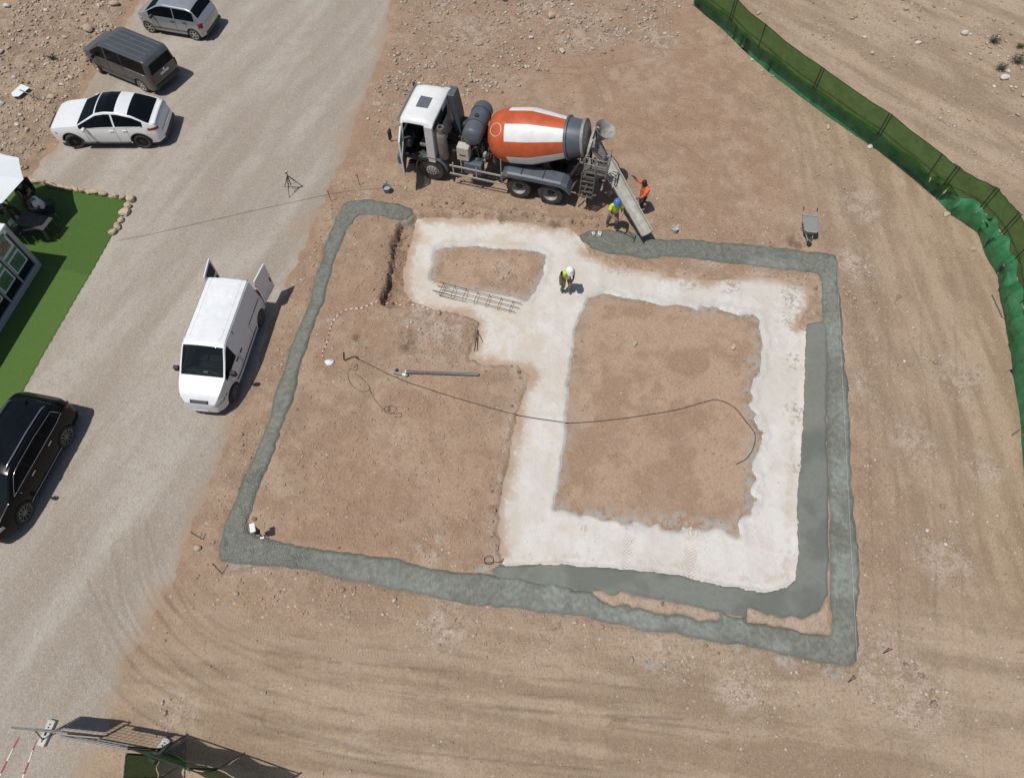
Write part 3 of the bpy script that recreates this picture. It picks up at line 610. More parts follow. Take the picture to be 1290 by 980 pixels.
def mat_clear_glass():
    g = G("clear_windscreen"); g.fin((0.02, 0.026, 0.026), 0.06, None, 0, 0.5)
    tr = g.nt.nodes.new("ShaderNodeBsdfTransparent"); tr.inputs[0].default_value = (0.55, 0.66, 0.64, 1)
    mx = g.nt.nodes.new("ShaderNodeMixShader"); mx.inputs[0].default_value = 0.42
    g.nt.links.new(tr.outputs[0], mx.inputs[1]); g.nt.links.new(g.p.outputs[0], mx.inputs[2]); g.nt.links.new(mx.outputs[0], g.out.inputs[0]); return g.mat
M['clear'] = mat_clear_glass()

def soft(xs, pts, k=0.05):
    """piecewise-linear profile with rounded corners"""
    px = np.array([p[0] for p in pts]); pz = np.array([p[1] for p in pts]); o = np.zeros_like(xs); w = 0.0
    for t in np.linspace(-2, 2, 9):
        a = math.exp(-t * t); o += a * np.interp(xs + t * k * 0.6, px, pz); w += a
    return o / w

def wheel(parent, x, y, r, w, side, tyre_m, rim_m, spokes=5, rim_r=0.68, steer=0.0):
    q = thing_part("wheel", parent, (x, y, r), steer)
    s = 1 if side > 0 else -1; t = MB(); h = w / 2
    t.lathe([(-h * .75, r * .62), (-h, r * .74), (-h, r * .88), (-h * .72, r * .985), (-h * .2, r), (h * .2, r), (h * .72, r * .985), (h, r * .88), (h, r * .74), (h * .7, r * .62)], axis=(0, s, 0), n=28, caps=False)
    t.build("tyre", tyre_m, q, True, angle=50)
    m = MB(); R0 = r * rim_r
    m.lathe([(h * .35, 0.001), (h * .35, R0 * .98)], axis=(0, s, 0), n=28, caps=False)
    m.build("rim_well", M['under'], q, True)
    m = MB(); m.lathe([(h * .72, R0 * 1.02), (h * .98, R0 * 1.06), (h * .98, R0 * .93), (h * .5, R0 * .90)], axis=(0, s, 0), n=28, caps=False)
    m.lathe([(h * .5, 0.17 * r), (h * .88, 0.15 * r), (h * .9, 0.001)], axis=(0, s, 0), n=14)
    for k in range(spokes):
        a = 2 * math.pi * k / spokes + .3; d = Vector((math.cos(a), 0, math.sin(a))); n = Vector((0, s, 0)); pr = d.cross(n)
        w0, w1 = (0.085 * r, 0.10 * r) if spokes < 8 else (0.045 * r, 0.055 * r)
        pts = [d * .12 * r + pr * w0, d * R0 * .97 + pr * w1, d * R0 * .97 - pr * w1, d * .12 * r - pr * w0]
        m.plate([p + n * h * .62 for p in pts], n, h * .22)
    m.build("rim", rim_m, q, True, angle=30); return q
def thing_part(name, parent, loc=(0, 0, 0), rz=0.0):
    o = bpy.data.objects.new(name, None); o.empty_display_size = .1; o.location = loc; o.rotation_euler = (0, 0, rz); return link(o, parent)

def shell(root, sp):
    """one lofted body: lower sides, glasshouse, roof and bonnet all lie on one surface, then are cut into parts"""
    L, Wd = sp['L'], sp['W']; x0, x1 = -L / 2, L / 2; wr = sp['wr']; wx = sp['wheels']; ar = wr * 1.16
    xs = set(np.round(np.linspace(x0, x1, 66), 4))
    for c in wx:
        for t in np.linspace(0, math.pi, 13): xs.add(round(c + ar * math.cos(t), 4))
    for k in sp.get('cuts', []): xs.add(k)
    xs = sorted(xs); keep = [xs[0]]
    for v in xs[1:]:
        if v - keep[-1] > 0.018: keep.append(v)
    keep[-1] = x1; xs = np.array(keep); n = len(xs)
    T = soft(xs, sp['top'], sp.get('kt', .06)); B = soft(xs, sp['belt'], .08); hw = soft(xs, sp['half'], .10)
    S = soft(xs, sp['sill'], .04)
    for c in wx:
        d = np.abs(xs - c); S = np.maximum(S, np.where(d < ar, wr + np.sqrt(np.maximum(ar * ar - d * d, 0)) * 0.98, 0))
    T = np.maximum(T, B + 0.012)
    tl = np.array([0, .12, .3, .5, .7, .88, 1]); tu = np.array([.07, .36, .66, .90, 1]); ta = np.array([.07, .16, .34, .52, .70, .86, 1])
    rows = []
    tum = soft(xs, sp['tumble'], .1) if isinstance(sp['tumble'], list) else np.full(n, sp['tumble'])
    for i in range(n):
        pts = []; b, s, w, t = B[i], S[i], hw[i], T[i]
        def yp(z):
            zm = 0.62 * b; lo = max(0, (zm - z) / zm); hi = max(0, (z - zm) / max(b - zm, .05))
            return w * (1 - 0.055 * lo ** 2 - sp.get('shoulder', 0.05) * hi ** 2)
        for q in tl: z = s + (b - s) * q; pts.append((yp(z), z))
        yb = yp(b); e = t - b; ze = b + e * sp.get('ke', .90); ye = max(yb - tum[i] * (ze - b), .2)
        for q in tu: pts.append((yb + (ye - yb) * q - 0.012 * 0, b + (ze - b) * q + 0.0 ))
        cz = t - ze
        for q in ta: pts.append((ye * (1 - q), ze + cz * (1 - (1 - q) ** 2.6)))
        rows.append(pts)
    m = len(rows[0]); P = np.zeros((n, 2 * m - 1, 3))
    for i in range(n):
        for j in range(m):
            y, z = rows[i][j]; P[i, j] = (xs[i], y, z); P[i, 2 * m - 2 - j] = (xs[i], -y, z)
    nl, nu = len(tl), len(tu)
    du = np.gradient(P, axis=0); dv = np.gradient(P, axis=1); N = np.cross(du, dv); N /= (np.linalg.norm(N, axis=2, keepdims=True) + 1e-9)
    if N[n // 2, m - 1, 2] < 0: N = -N
    parts = {}
    jb, je = nl - 1, nl + nu - 1                                     # belt row, roof-edge row
    for i in range(n - 1):
        xm = (xs[i] + xs[i + 1]) / 2
        for j in range(2 * m - 2):
            jm = j if j < m - 1 else 2 * m - 3 - j; side = 1 if j < m - 1 else -1; key = 'body'
            if jm < jb:
                for a, b2 in sp.get('doors', []):
                    if a < xm < b2 and jm >= 1: key = ('door', a, side)
            elif jm < je:
                if jb + 1 <= jm < je - 1 and T[i] - B[i] > .05 and T[i + 1] - B[i + 1] > .05:
                    for a, b2 in sp['side_glass']:
                        if a < xm < b2 and not (side in sp.get('solid_sides', ()) and a < sp.get('solid_to', -9)): key = ('side_window', a, side)
            else:
                for nm, a, b2, jm0 in sp['top_parts']:
                    if key == 'body' and a < xm < b2 and jm >= je + jm0: key = (nm, a, 0)
            parts.setdefault(key, []).append((i, j))
    body = None; made = {}
    for key in sorted(parts, key=lambda k: 0 if k == 'body' else 1):
        fs = parts[key]; nm = key if isinstance(key, str) else key[0]; idx = {}; vs = []; ns = []; fc = []
        for i, j in fs:
            f = []
            for a, b2 in ((i, j), (i, j + 1), (i + 1, j + 1), (i + 1, j)):
                if (a, b2) not in idx: idx[(a, b2)] = len(vs); off = sp['offs'].get(nm, 0.0); vs.append(tuple(P[a, b2] + N[a, b2] * off)); ns.append(tuple(N[a, b2]))
                f.append(idx[(a, b2)])
            va = np.array([vs[q] for q in f]); gn = np.cross(va[2] - va[0], va[3] - va[1])
            fc.append(f if gn @ N[i, j] > 0 else f[::-1])
        if key == 'body':                                            # close the ends
            for i, sg in ((0, -1), (n - 1, 1)):
                if i == 0 and sp.get('open_rear'): continue
                ring = [idx.get((i, j)) for j in range(2 * m - 1)]
                cpt = P[i].mean(0)
                prev = ring
                for sc, dx in (((.93, .035), (.75, .05)) if sg < 0 else ((.95, .05), (.86, .095), (.68, .13))):
                    cur = []
                    for j in range(2 * m - 1):
                        p = cpt + (P[i, j] - cpt) * sc; p[0] = P[i, j, 0] + sg * dx; cur.append(len(vs)); vs.append(tuple(p)); nn = np.array(N[i, j]) * (sc - .5) + np.array((sg * .9, 0, 0)); ns.append(tuple(nn / np.linalg.norm(nn)))
                    for j in range(2 * m - 2):
                        if prev[j] is not None and prev[j + 1] is not None: q4 = [prev[j], prev[j + 1], cur[j + 1], cur[j]]; va = np.array([vs[q] for q in q4]); gn = np.cross(va[2] - va[0], va[3] - va[1]); fc.append(q4 if gn @ np.array(ns[cur[j]]) > 0 else q4[::-1])
                    prev = cur
                a1, a2, a3 = (np.array(vs[prev[q]]) for q in (0, m - 1, 2 * m - 2)); gn = np.cross(a2 - a1, a3 - a1); fc.append(prev if gn[0] * sg > 0 else prev[::-1])
        me = bpy.data.meshes.new(nm); me.from_pydata(vs, [], fc); me.materials.append(sp['mats'].get(nm, sp['paint'])); me.update()
        me.shade_smooth()
        o = bpy.data.objects.new(nm, me); link(o, root)
        try: me.normals_split_custom_set_from_vertices(ns)
        except Exception: pass
        made.setdefault(nm, []).append((key, o))
    # dark inner tub, so that arches and gaps look into shade
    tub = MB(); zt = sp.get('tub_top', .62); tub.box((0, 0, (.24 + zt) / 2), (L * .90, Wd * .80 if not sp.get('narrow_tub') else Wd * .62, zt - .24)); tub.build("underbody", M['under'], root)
    side = lambda x, z: float(np.interp(x, xs, hw))
    # seams between doors
    for a, b2 in sp.get('doors', []):
        for xv in (a, b2):
            i = int(np.argmin(np.abs(xs - xv)))
            for sgn in (0, 1):
                js = list(range(1, jb + 1)); col = [P[i, (j if sgn == 0 else 2 * m - 2 - j)] + N[i, (j if sgn == 0 else 2 * m - 2 - j)] * .002 for j in js]
                sm = MB(); sm.tube(col, .0055, 4); sm.build('door_seam', M['seam'], root)
    return dict(xs=xs, hw=hw, T=T, B=B, P=P, N=N, made=made, m=m, jb=jb, je=je, root=root, sp=sp)
def on_top(S, x, y, up=0.0):
    i = int(np.argmin(np.abs(S['xs'] - x))); row = S['P'][i, S['je']:S['m']]; o = np.argsort(row[:, 1]); z = np.interp(abs(y), row[o, 1], row[o, 2]); return Vector((x, y, z + up))
def on_side(S, x, z, sg, out=0.0):
    i = int(np.argmin(np.abs(S['xs'] - x))); col = S['P'][i, :S['je'] + 1]; y = np.interp(z, col[:, 2], col[:, 1]); return Vector((x, sg * (y + out), z))
def mirrors(S, x, z, mat, size=(.13, .20, .15)):
    for sg in (-1, 1):
        p = on_side(S, x, z, sg); m = MB(); m.box(p + Vector((0, sg * (.06 + size[1] / 2), .02)), size); o = m.build("mirror", mat, S['root'], True, bevel=.045, seg=3)
        a = MB(); a.box(p + Vector((0, sg * .04, -.02)), (.06, .14, .04)); a.build("mirror_arm", M['trim'], o)
def handles(S, xz, mat):
    for sg in (-1, 1):
        for x, z in xz:
            m = MB(); p = on_side(S, x, z, sg, .018); m.box(p, (.20, .035, .035)); q = None
            for key, o in S['made'].get('door', []):
                a = [d for d in S['sp']['doors'] if d[0] == key[1]][0]
                if key[2] == sg and a[0] < x < a[1]: q = o
            m.build("door_handle", mat, q or S['root'], bevel=.012)
def strip_on_side(S, name, mat, x_list, zf, r, sides=(-1, 1), out=.006):
    for sg in sides:
        m = MB(); m.tube([on_side(S, x, zf(x), sg, out) for x in x_list], r, 6); m.build(name, mat, S['root'], True)
def patch_end(S, name, mat, pts, x, th=.02, bev=.008, rear=True):
    """flat plate on the nose or the tail: pts (y, z)"""
    s = -1 if rear else 1; m = MB(); m.plate([(x, y, z) for y, z in pts], (s, 0, 0), th); return m.build(name, mat, S['root'], bevel=bev)
def add_wheels(S, r, w, track, rim, spokes, rim_r=.68, steer=0.0):
    for k, x in enumerate(S['sp']['wheels']):
        for sg in (-1, 1): wheel(S['root'], x, sg * track, r, w, sg, M['rubber'], rim, spokes, rim_r, steer if k == 0 else 0.0)
def lamp_wrap(S, name, mat, x_list, z0, z1, out=.006, sides=(-1, 1)):
    for sg in sides:
        g = [[on_side(S, x, z, sg, out) for x in x_list] for z in np.linspace(z0, z1, 4)]
        m = MB(); m.grid(g); m.build(name, mat, S['root'], True, solid=.008)
def top_patch(S, name, mat, x_list, y_list, up=.006, parent=None):
    m = MB(); m.grid([[on_top(S, x, y, up) for y in y_list] for x in x_list]); return m.build(name, mat, parent or S['root'], True, solid=.006)
def ground_z(x, y): return max(hz(x, y), 0) + 0.02

# ------------------------------------------------------------------ white coupe-backed car
def coupe():
    r = thing("parked_car", "white sloping-back car with black glass roof beside fallen sign", "car", (-17.50, 25.03, .03), R(180), "cars parked on the gravel")
    sp = dict(L=4.90, W=2.0, wr=.375, wheels=(1.43, -1.51), paint=M['white_paint'], tumble=.42, shoulder=.07, ke=.86,
        top=[(-2.45, .72), (-2.38, 1.05), (-2.26, 1.13), (-2.10, 1.18), (-1.45, 1.56), (-.85, 1.72), (-.35, 1.74), (.06, 1.67), (1.0, 1.14), (1.8, 1.05), (2.22, .94), (2.40, .78), (2.45, .62)],
        belt=[(-2.45, .66), (-2.36, .98), (-2.0, 1.09), (-1.2, 1.08), (.6, 1.02), (1.1, .98), (2.0, .91), (2.35, .76), (2.45, .58)],
        half=[(-2.45, .74), (-2.30, .90), (-1.9, .97), (-1.2, .99), (1.2, .985), (1.9, .95), (2.25, .84), (2.45, .58)], sill=[(-2.45, .42), (-2.2, .30), (2.2, .28), (2.45, .36)],
        side_glass=[(-1.80, -.62), (-.56, .92)], doors=[(-1.10, -.59), (-.59, .72)], cuts=[-.59, .72, -1.10],
        top_parts=[('rear_window', -2.06, -1.30, 1), ('roof_glass', -.80, .06, 1), ('windscreen', .12, 1.0, 1), ('bonnet', 1.08, 2.25, 1), ('roof', -1.25, .12, 0)],
        offs=dict(side_window=.002, windscreen=.003, rear_window=.003, roof_glass=.004, door=.001, bonnet=.001),
        mats=dict(side_window=M['glass'], windscreen=M['screen'], rear_window=M['glass'], roof_glass=M['glass']))
    S = shell(r, sp); add_wheels(S, .375, .27, .86, M['dark_alloy'], 10, .74, .28)
    mirrors(S, .66, 1.06, M['white_paint']); handles(S, [(-.42, .93), (-1.0, .95)], M['white_paint'])
    lamp_wrap(S, "headlight", M['clear_lamp'], np.linspace(1.98, 2.34, 6), .72, .82)
    lamp_wrap(S, "tail_light", M['red_lamp'], np.linspace(-2.40, -1.98, 6), .93, 1.03)
    strip_on_side(S, "side_skirt", M['trim'], np.linspace(-1.0, 1.05, 12), lambda x: .32, .05)
    strip_on_side(S, "window_trim", M['chrome'], np.linspace(-1.8, .85, 24), lambda x: 1.085 if x < -1.0 else 1.075 - .02 * (x + 1.0), .008)
    for x in (1.43, -1.51):
        for sg in (-1, 1):
            a = MB(); a.tube([on_side(S, x + .45 * math.cos(t), .375 + .45 * math.sin(t), sg, .008) for t in np.linspace(.1, math.pi - .1, 14)], .022, 6); a.build("wheel_arch_trim", M['trim'], r, True)
    patch_end(S, "rear_bumper", M['trim'], [(-.72, .34), (.72, .34), (.70, .52), (-.70, .52)], -2.47, .05)
    patch_end(S, "number_plate", M['plate'], [(-.26, .62), (.26, .62), (.26, .73), (-.26, .73)], -2.50, .012, .003)
    patch_end(S, "grille", M['trim'], [(-.42, .50), (.42, .50), (.46, .72), (-.46, .72)], 2.48, .04, .01, False)
    sp2 = MB(); sp2.grid([[(x, y, 1.175 + (.02 if x < -2.2 else 0) - .04 * (y / .8) ** 2) for y in np.linspace(-.78, .78, 9)] for x in (-2.33, -2.22, -2.10)]); sp2.build("spoiler", M['white_paint'], r, True, solid=.03)
coupe()

# ------------------------------------------------------------------ dark grey passenger van
def grey_van():
    r = thing("parked_van", "dark grey passenger van with ribbed roof between silver and white cars", "van", (-17.75, 29.10, .03), R(151.9), "cars parked on the gravel")
    sp = dict(L=4.40, W=1.76, wr=.325, wheels=(1.42, -1.36), paint=M['grey_paint'], tumble=.16, shoulder=.03, ke=.93, kt=.07,
        top=[(-2.20, 1.56), (-2.08, 1.70), (-1.85, 1.74), (.3, 1.76), (.62, 1.70), (1.42, 1.14), (1.95, 1.00), (2.12, .85), (2.20, .66)],
        belt=[(-2.20, 1.02), (.9, 1.02), (1.5, .98), (2.0, .88), (2.20, .60)],
        half=[(-2.20, .80), (-2.05, .865), (1.2, .875), (1.7, .83), (2.05, .70), (2.20, .52)], sill=[(-2.2, .36), (-2.0, .27), (2.0, .27), (2.2, .34)],
        side_glass=[(-1.98, -.60), (-.55, .30), (.40, 1.30)], doors=[(-.60, .35), (.35, 1.18)], cuts=[-.60, .35, 1.18],
        top_parts=[('windscreen', .62, 1.40, 1), ('bonnet', 1.46, 2.06, 1), ('roof', -2.10, .60, 1)], offs=dict(side_window=.002, windscreen=.003, roof=.004),
        mats=dict(side_window=M['glass'], windscreen=M['screen']))
    S = shell(r, sp); add_wheels(S, .325, .21, .755, M['alloy'], 7, .70, -.25)
    mirrors(S, 1.02, 1.08, M['trim'], (.12, .18, .20)); handles(S, [(-.45, .98), (.60, .98)], M['grey_paint'])
    for y in (-.56, -.28, 0, .28, .56):
        m = MB(); m.tube([on_top(S, x, y, .006) for x in np.linspace(-1.95, .5, 14)], .012, 5); m.build("roof_rib", M['rib'], r, True)
    patch_end(S, "tailgate_window", M['glass'], [(-.70, 1.06), (.70, 1.06), (.62, 1.52), (-.62, 1.52)], -2.245, .012, .01)
    patch_end(S, "number_plate", M['plate'], [(-.26, .80), (.26, .80), (.26, .91), (-.26, .91)], -2.25, .012, .003)
    patch_end(S, "rear_bumper", M['trim'], [(-.76, .36), (.76, .36), (.74, .54), (-.74, .54)], -2.22, .06)
    patch_end(S, "badge", M['chrome'], [(.05 * math.cos(t), 0.98 + .05 * math.sin(t)) for t in np.linspace(0, 6.0, 10)], -2.255, .012, .002)
    for sg in (-1, 1):
        lamp = [(sg * .72, .72), (sg * .80, .72), (sg * .80, 1.04), (sg * .73, 1.04)]; patch_end(S, "tail_light", M['red_lamp'], lamp if sg > 0 else lamp[::-1], -2.22, .03)
    lamp_wrap(S, "headlight", M['clear_lamp'], np.linspace(1.80, 2.10, 5), .74, .86)
    strip_on_side(S, "sliding_rail", M['alloy'], np.linspace(-1.95, -.65, 8), lambda x: 1.03, .010)
    strip_on_side(S, "side_moulding", M['trim'], np.linspace(-1.0, 1.05, 10), lambda x: .50, .018)
grey_van()

# ------------------------------------------------------------------ silver compact car
def compact():
    r = thing("parked_car", "small silver hatchback car beside dark grey van", "car", (-16.28, 32.45, .03), R(165.7), "cars parked on the gravel")
    sp = dict(L=3.60, W=1.72, wr=.30, wheels=(1.20, -1.18), paint=M['silver'], tumble=.24, shoulder=.04, ke=.90, kt=.07,
        top=[(-1.80, .85), (-1.74, 1.0), (-1.40, 1.46), (-1.15, 1.55), (.1, 1.58), (.42, 1.50), (1.20, 1.06), (1.55, .92), (1.74, .76), (1.80, .62)],
        belt=[(-1.80, .80), (-1.7, .95), (.8, .96), (1.2, .93), (1.6, .80), (1.80, .56)],
        half=[(-1.80, .70), (-1.6, .83), (1.0, .855), (1.4, .80), (1.68, .66), (1.80, .48)], sill=[(-1.8, .36), (-1.6, .25), (1.6, .25), (1.8, .34)],
        side_glass=[(-1.42, -.42), (-.36, .95)], doors=[(-.95, -.39), (-.39, .80)], cuts=[-.95, -.39, .80],
        top_parts=[('rear_window', -1.66, -1.36, 1), ('windscreen', .40, 1.16, 1), ('bonnet', 1.22, 1.7, 1), ('roof', -1.3, .38, 0)],
        offs=dict(side_window=.002, windscreen=.003, rear_window=.003), mats=dict(side_window=M['glass'], windscreen=M['screen'], rear_window=M['glass']))
    S = shell(r, sp); add_wheels(S, .30, .19, .74, M['alloy'], 6, .70, .1)
    mirrors(S, .70, 1.02, M['trim']); handles(S, [(-.24, .86), (-.88, .88)], M['trim'])
    lamp_wrap(S, "tail_light", M['red_lamp'], np.linspace(-1.78, -1.58, 4), .70, .92)
    lamp_wrap(S, "headlight", M['clear_lamp'], np.linspace(1.42, 1.70, 5), .64, .76)
    strip_on_side(S, "side_moulding", M['trim'], np.linspace(-.95, .85, 10), lambda x: .42, .022)
    patch_end(S, "number_plate", M['plate'], [(-.24, .62), (.24, .62), (.24, .72), (-.24, .72)], -1.85, .012, .003)
    patch_end(S, "rear_bumper", M['trim'], [(-.72, .34), (.72, .34), (.70, .48), (-.70, .48)], -1.82, .05)
compact()

# ------------------------------------------------------------------ black estate car
def estate():
    r = thing("parked_car", "glossy black estate car with chrome window trim and roof rails beside turf", "car", (-16.27, 8.90, .03), R(-101.5), "cars parked on the gravel")
    sp = dict(L=4.68, W=1.94, wr=.37, wheels=(1.36, -1.36), paint=M['black_paint'], tumble=.36, shoulder=.05, ke=.88, kt=.08,
        top=[(-2.45, .95), (-2.38, 1.15), (-2.12, 1.50), (-1.85, 1.63), (-.8, 1.70), (.3, 1.69), (.62, 1.62), (1.32, 1.14), (2.0, 1.04), (2.32, .90), (2.45, .62)],
        belt=[(-2.45, .88), (-2.3, 1.05), (-1.6, 1.07), (.9, 1.03), (1.4, 1.0), (2.1, .92), (2.45, .56)],
        half=[(-2.45, .72), (-2.22, .90), (-1.5, .96), (1.3, .96), (1.9, .92), (2.3, .76), (2.45, .56)], sill=[(-2.45, .42), (-2.2, .29), (2.2, .28), (2.45, .36)],
        side_glass=[(-1.98, -1.0), (-.94, .02), (.08, 1.12)], doors=[(-1.0, .05), (.05, 1.02)], cuts=[-1.0, .05, 1.02],
        top_parts=[('rear_window', -2.30, -1.95, 1), ('windscreen', .60, 1.30, 1), ('bonnet', 1.36, 2.25, 1), ('roof', -1.9, .58, 0)],
        offs=dict(side_window=.002, windscreen=.003, rear_window=.003), mats=dict(side_window=M['glass'], windscreen=M['screen'], rear_window=M['glass']))
    S = shell(r, sp); add_wheels(S, .37, .25, .84, M['grey_alloy'], 10, .72)
    mirrors(S, .92, 1.08, M['black_paint']); handles(S, [(-.85, .96), (.20, .94)], M['chrome'])
    for sg in (-1, 1):
        m = MB(); m.tube([on_top(S, x, sg * .60, .055 if -1.75 < x < .4 else .0) for x in np.linspace(-1.85, .5, 16)], .020, 6); m.build("roof_rail", M['chrome'], r, True)
        m = MB(); pts = [on_side(S, x, 1.095 if x > -1.6 else 1.10, sg, .004) for x in np.linspace(-1.9, 1.1, 18)]
        up = [on_side(S, x, float(np.interp(x, S['xs'], S['T'])) - .20 + .02 * x * 0, sg, .004) for x in np.linspace(.55, -1.75, 14)]
        m.tube(pts + up[:0], .009, 5); m.tube([pts[-1]] + up + [pts[0]], .008, 5); m.build("window_trim", M['chrome'], r, True)
    strip_on_side(S, "sill_trim", M['chrome'], np.linspace(-.98, .98, 10), lambda x: .36, .010)
    lamp_wrap(S, "headlight", M['clear_lamp'], np.linspace(2.0, 2.34, 6), .74, .86)
    lamp_wrap(S, "tail_light", M['red_lamp'], np.linspace(-2.40, -2.12, 5), .92, 1.02)
    patch_end(S, "number_plate", M['plate'], [(-.26, .62), (.26, .62), (.26, .73), (-.26, .73)], -2.50, .012, .003)
    an = MB(); an.plate([(-1.72, .0, 1.66), (-1.90, .0, 1.64), (-1.86, 0, 1.73)], (0, 1, 0), .02); an.build("roof_antenna", M['black_paint'], r)
estate()

# ------------------------------------------------------------------ white panel van, rear doors open
def panel_van():
    r = thing("panel_van", "white panel van with both rear doors swung open on the gravel", "van", (-10.41, 13.33, .03), R(-96.5), "cars parked on the gravel")
    sp = dict(L=4.44, W=1.86, wr=.335, wheels=(1.46, -1.68), paint=M['van_white'], tumble=.17, shoulder=.04, ke=.93, kt=.07, open_rear=True, narrow_tub=True, tub_top=.60,
        top=[(-2.30, 1.90), (-2.0, 1.92), (.42, 1.91), (.62, 1.85), (1.40, 1.22), (1.75, 1.12), (2.05, .98), (2.22, .80), (2.30, .60)],
        belt=[(-2.30, 1.06), (.9, 1.06), (1.4, 1.03), (1.8, .96), (2.1, .82), (2.30, .54)],
        half=[(-2.30, .92), (.6, .91), (1.0, .895), (1.4, .865), (1.75, .81), (2.0, .74), (2.18, .64), (2.30, .48)], sill=[(-2.30, .32), (2.1, .28), (2.30, .34)],
        side_glass=[(.42, 1.42)], doors=[(.36, 1.28), (-.85, .30)], cuts=[.36, 1.28, .30, -.85],
        top_parts=[('windscreen', .60, 1.38, 1), ('bonnet', 1.40, 2.12, 1), ('roof', -2.30, .56, 1)], offs=dict(side_window=.002, windscreen=.003, roof=.003),
        mats=dict(side_window=M['glass'], windscreen=M['clear']))
    S = shell(r, sp); add_wheels(S, .335, .22, .80, M['grey_alloy'], 8, .66)
    mirrors(S, 1.16, 1.12, M['trim'], (.14, .22, .24)); handles(S, [(.50, 1.0), (.12, .98)], M['trim'])
    for x in (-2.0, -1.45, -1.1, -.50, -.1, .32):
        m = MB(); m.tube([on_top(S, x, y, .004) for y in np.linspace(-.55, .55, 9)], .011, 5); m.build("roof_rib", M['van_white'], r, True)
    for y in (-.55, .55):
        m = MB(); m.tube([on_top(S, x, y, .004) for x in np.linspace(-2.2, .5, 12)], .010, 5); m.build("roof_rib", M['van_white'], r, True)
    for sg in (-1, 1):
        m = MB(); m.tube([on_top(S, x, sg * .72, .005) for x in np.linspace(-2.3, .5, 12)], .008, 5); m.build("roof_gutter", M['seam'], r, True)
    strip_on_side(S, "side_moulding", M['trim'], np.linspace(-1.2, 1.05, 12), lambda x: .50, .022)
    strip_on_side(S, "sliding_rail", M['seam'], np.linspace(-2.1, -.9, 8), lambda x: 1.02, .012)
    lamp_wrap(S, 'headlight', M['clear_lamp'], np.linspace(1.88, 2.26, 6), .66, .80)
    g = MB(); g.grid([[on_top(S, x, y, .008) for y in np.linspace(-.32, .32, 8)] for x in (2.17, 2.21, 2.25)]); gr = g.build("grille", M['trim'], r, True, solid=.012)
    bd = MB(); c = on_top(S, 2.19, 0, .016); bd.tube([(c.x + .03 * math.cos(t), .05 * math.sin(t), c.z + .0) for t in np.linspace(0, 2 * math.pi, 14)[:-1]], .006, 4, True); bd.build("badge", M['chrome'], gr)
    patch_end(S, "number_plate", M['plate'], [(-.26, .44), (.26, .44), (.26, .54), (-.26, .54)], 2.36, .012, .003, False)
    # wipers and cabin
    for y0, y1 in ((.60, .05), (0, -.55)):
        m = MB(); m.tube([on_top(S, 1.34, y0, .02), on_top(S, 1.26, (y0 + y1) / 2, .025), on_top(S, 1.28, y1, .02)], .010, 4); m.build("wiper", M['trim'], r)
    m = MB(); m.grid([[(x, y, z) for y in np.linspace(-.76, .76, 6)] for x, z in ((1.34, 1.10), (1.08, 1.08), (.95, .98), (.92, .70))]); m.build("dashboard", M['inside'], r, True, solid=.02)
    for y in (-.45, .05, .48):
        q = MB(); q.box((.35, y, .78), (.5, .44, .16)); q.box((.10, y, 1.12), (.16, .44, .62), Matrix.Rotation(R(-12), 3, 'Y')); q.box((.03, y, 1.50), (.10, .26, .16)); q.build("seat", M['inside'], r, bevel=.05)
    q = MB(); q.tube([(.82 + .07 * math.sin(t), .45 + .18 * math.cos(t), 1.02 + .17 * math.sin(t)) for t in np.linspace(0, 2 * math.pi, 20)[:-1]], .016, 6, True); q.build("steering_wheel", M['trim'], r, True)
    q = MB(); q.box((1.18, .02, 1.12), (.10, .15, .006)); q.build("dash_paper", M['plate'], r)
    q = MB(); q.box((-.12, 0, 1.10), (.03, 1.56, 1.35)); q.build("bulkhead", M['inside'], r)
    q = MB(); q.box((.85, 0, .74), (1.9, 1.62, .04)); q.build("cab_floor", M['inside'], r)
    q = MB(); q.box((-1.25, 0, .60), (2.2, 1.60, .04)); q.build("load_floor", M['inside'], r)
    # rear doors, each hinged at a rear corner
    for sg, ang in ((-1, 96), (1, 98)):
        hx, hy = -2.26, sg * .89; e = thing_part("rear_door", r, (hx, hy, 0), R(-sg * (ang)))
        w = -sg * .86
        d = MB(); d.grid([[(-.03 + .0 * k, w * t, z) for t in (0, .1, .5, .9, 1)] for k, z in enumerate((.46, .52, 1.05, 1.12, 1.70, 1.80))]); d.build("door_panel", M['van_white'], e, True, solid=.05, bevel=.012)
        d = MB(); d.box((.015, w * .5, .78), (.02, abs(w) * .74, .46)); d.box((.015, w * .5, 1.45), (.02, abs(w) * .70, .50)); d.build("door_lining", M['inside'], e, bevel=.02)
        d = MB(); d.box((-.065, w * .88, .98), (.03, .05, .20)); d.build("door_handle", M['trim'], e)
        for z in (.70, 1.10, 1.55):
            d = MB(); d.cyl((-.03, 0, z - .06), (-.03, 0, z + .06), .018, n=8); d.build("hinge", M['trim'], e)
    for sg in (-1, 1):
        lp = MB(); lp.box((-2.245, sg * .875, 1.02), (.04, .09, .60)); lp.build("tail_light", M['red_lamp'], r, bevel=.01)
    lb = MB(); lb.box((-2.26, 0, .46), (.10, 1.70, .16)); lb.build("rear_bumper", M['trim'], r, bevel=.03)
panel_van()
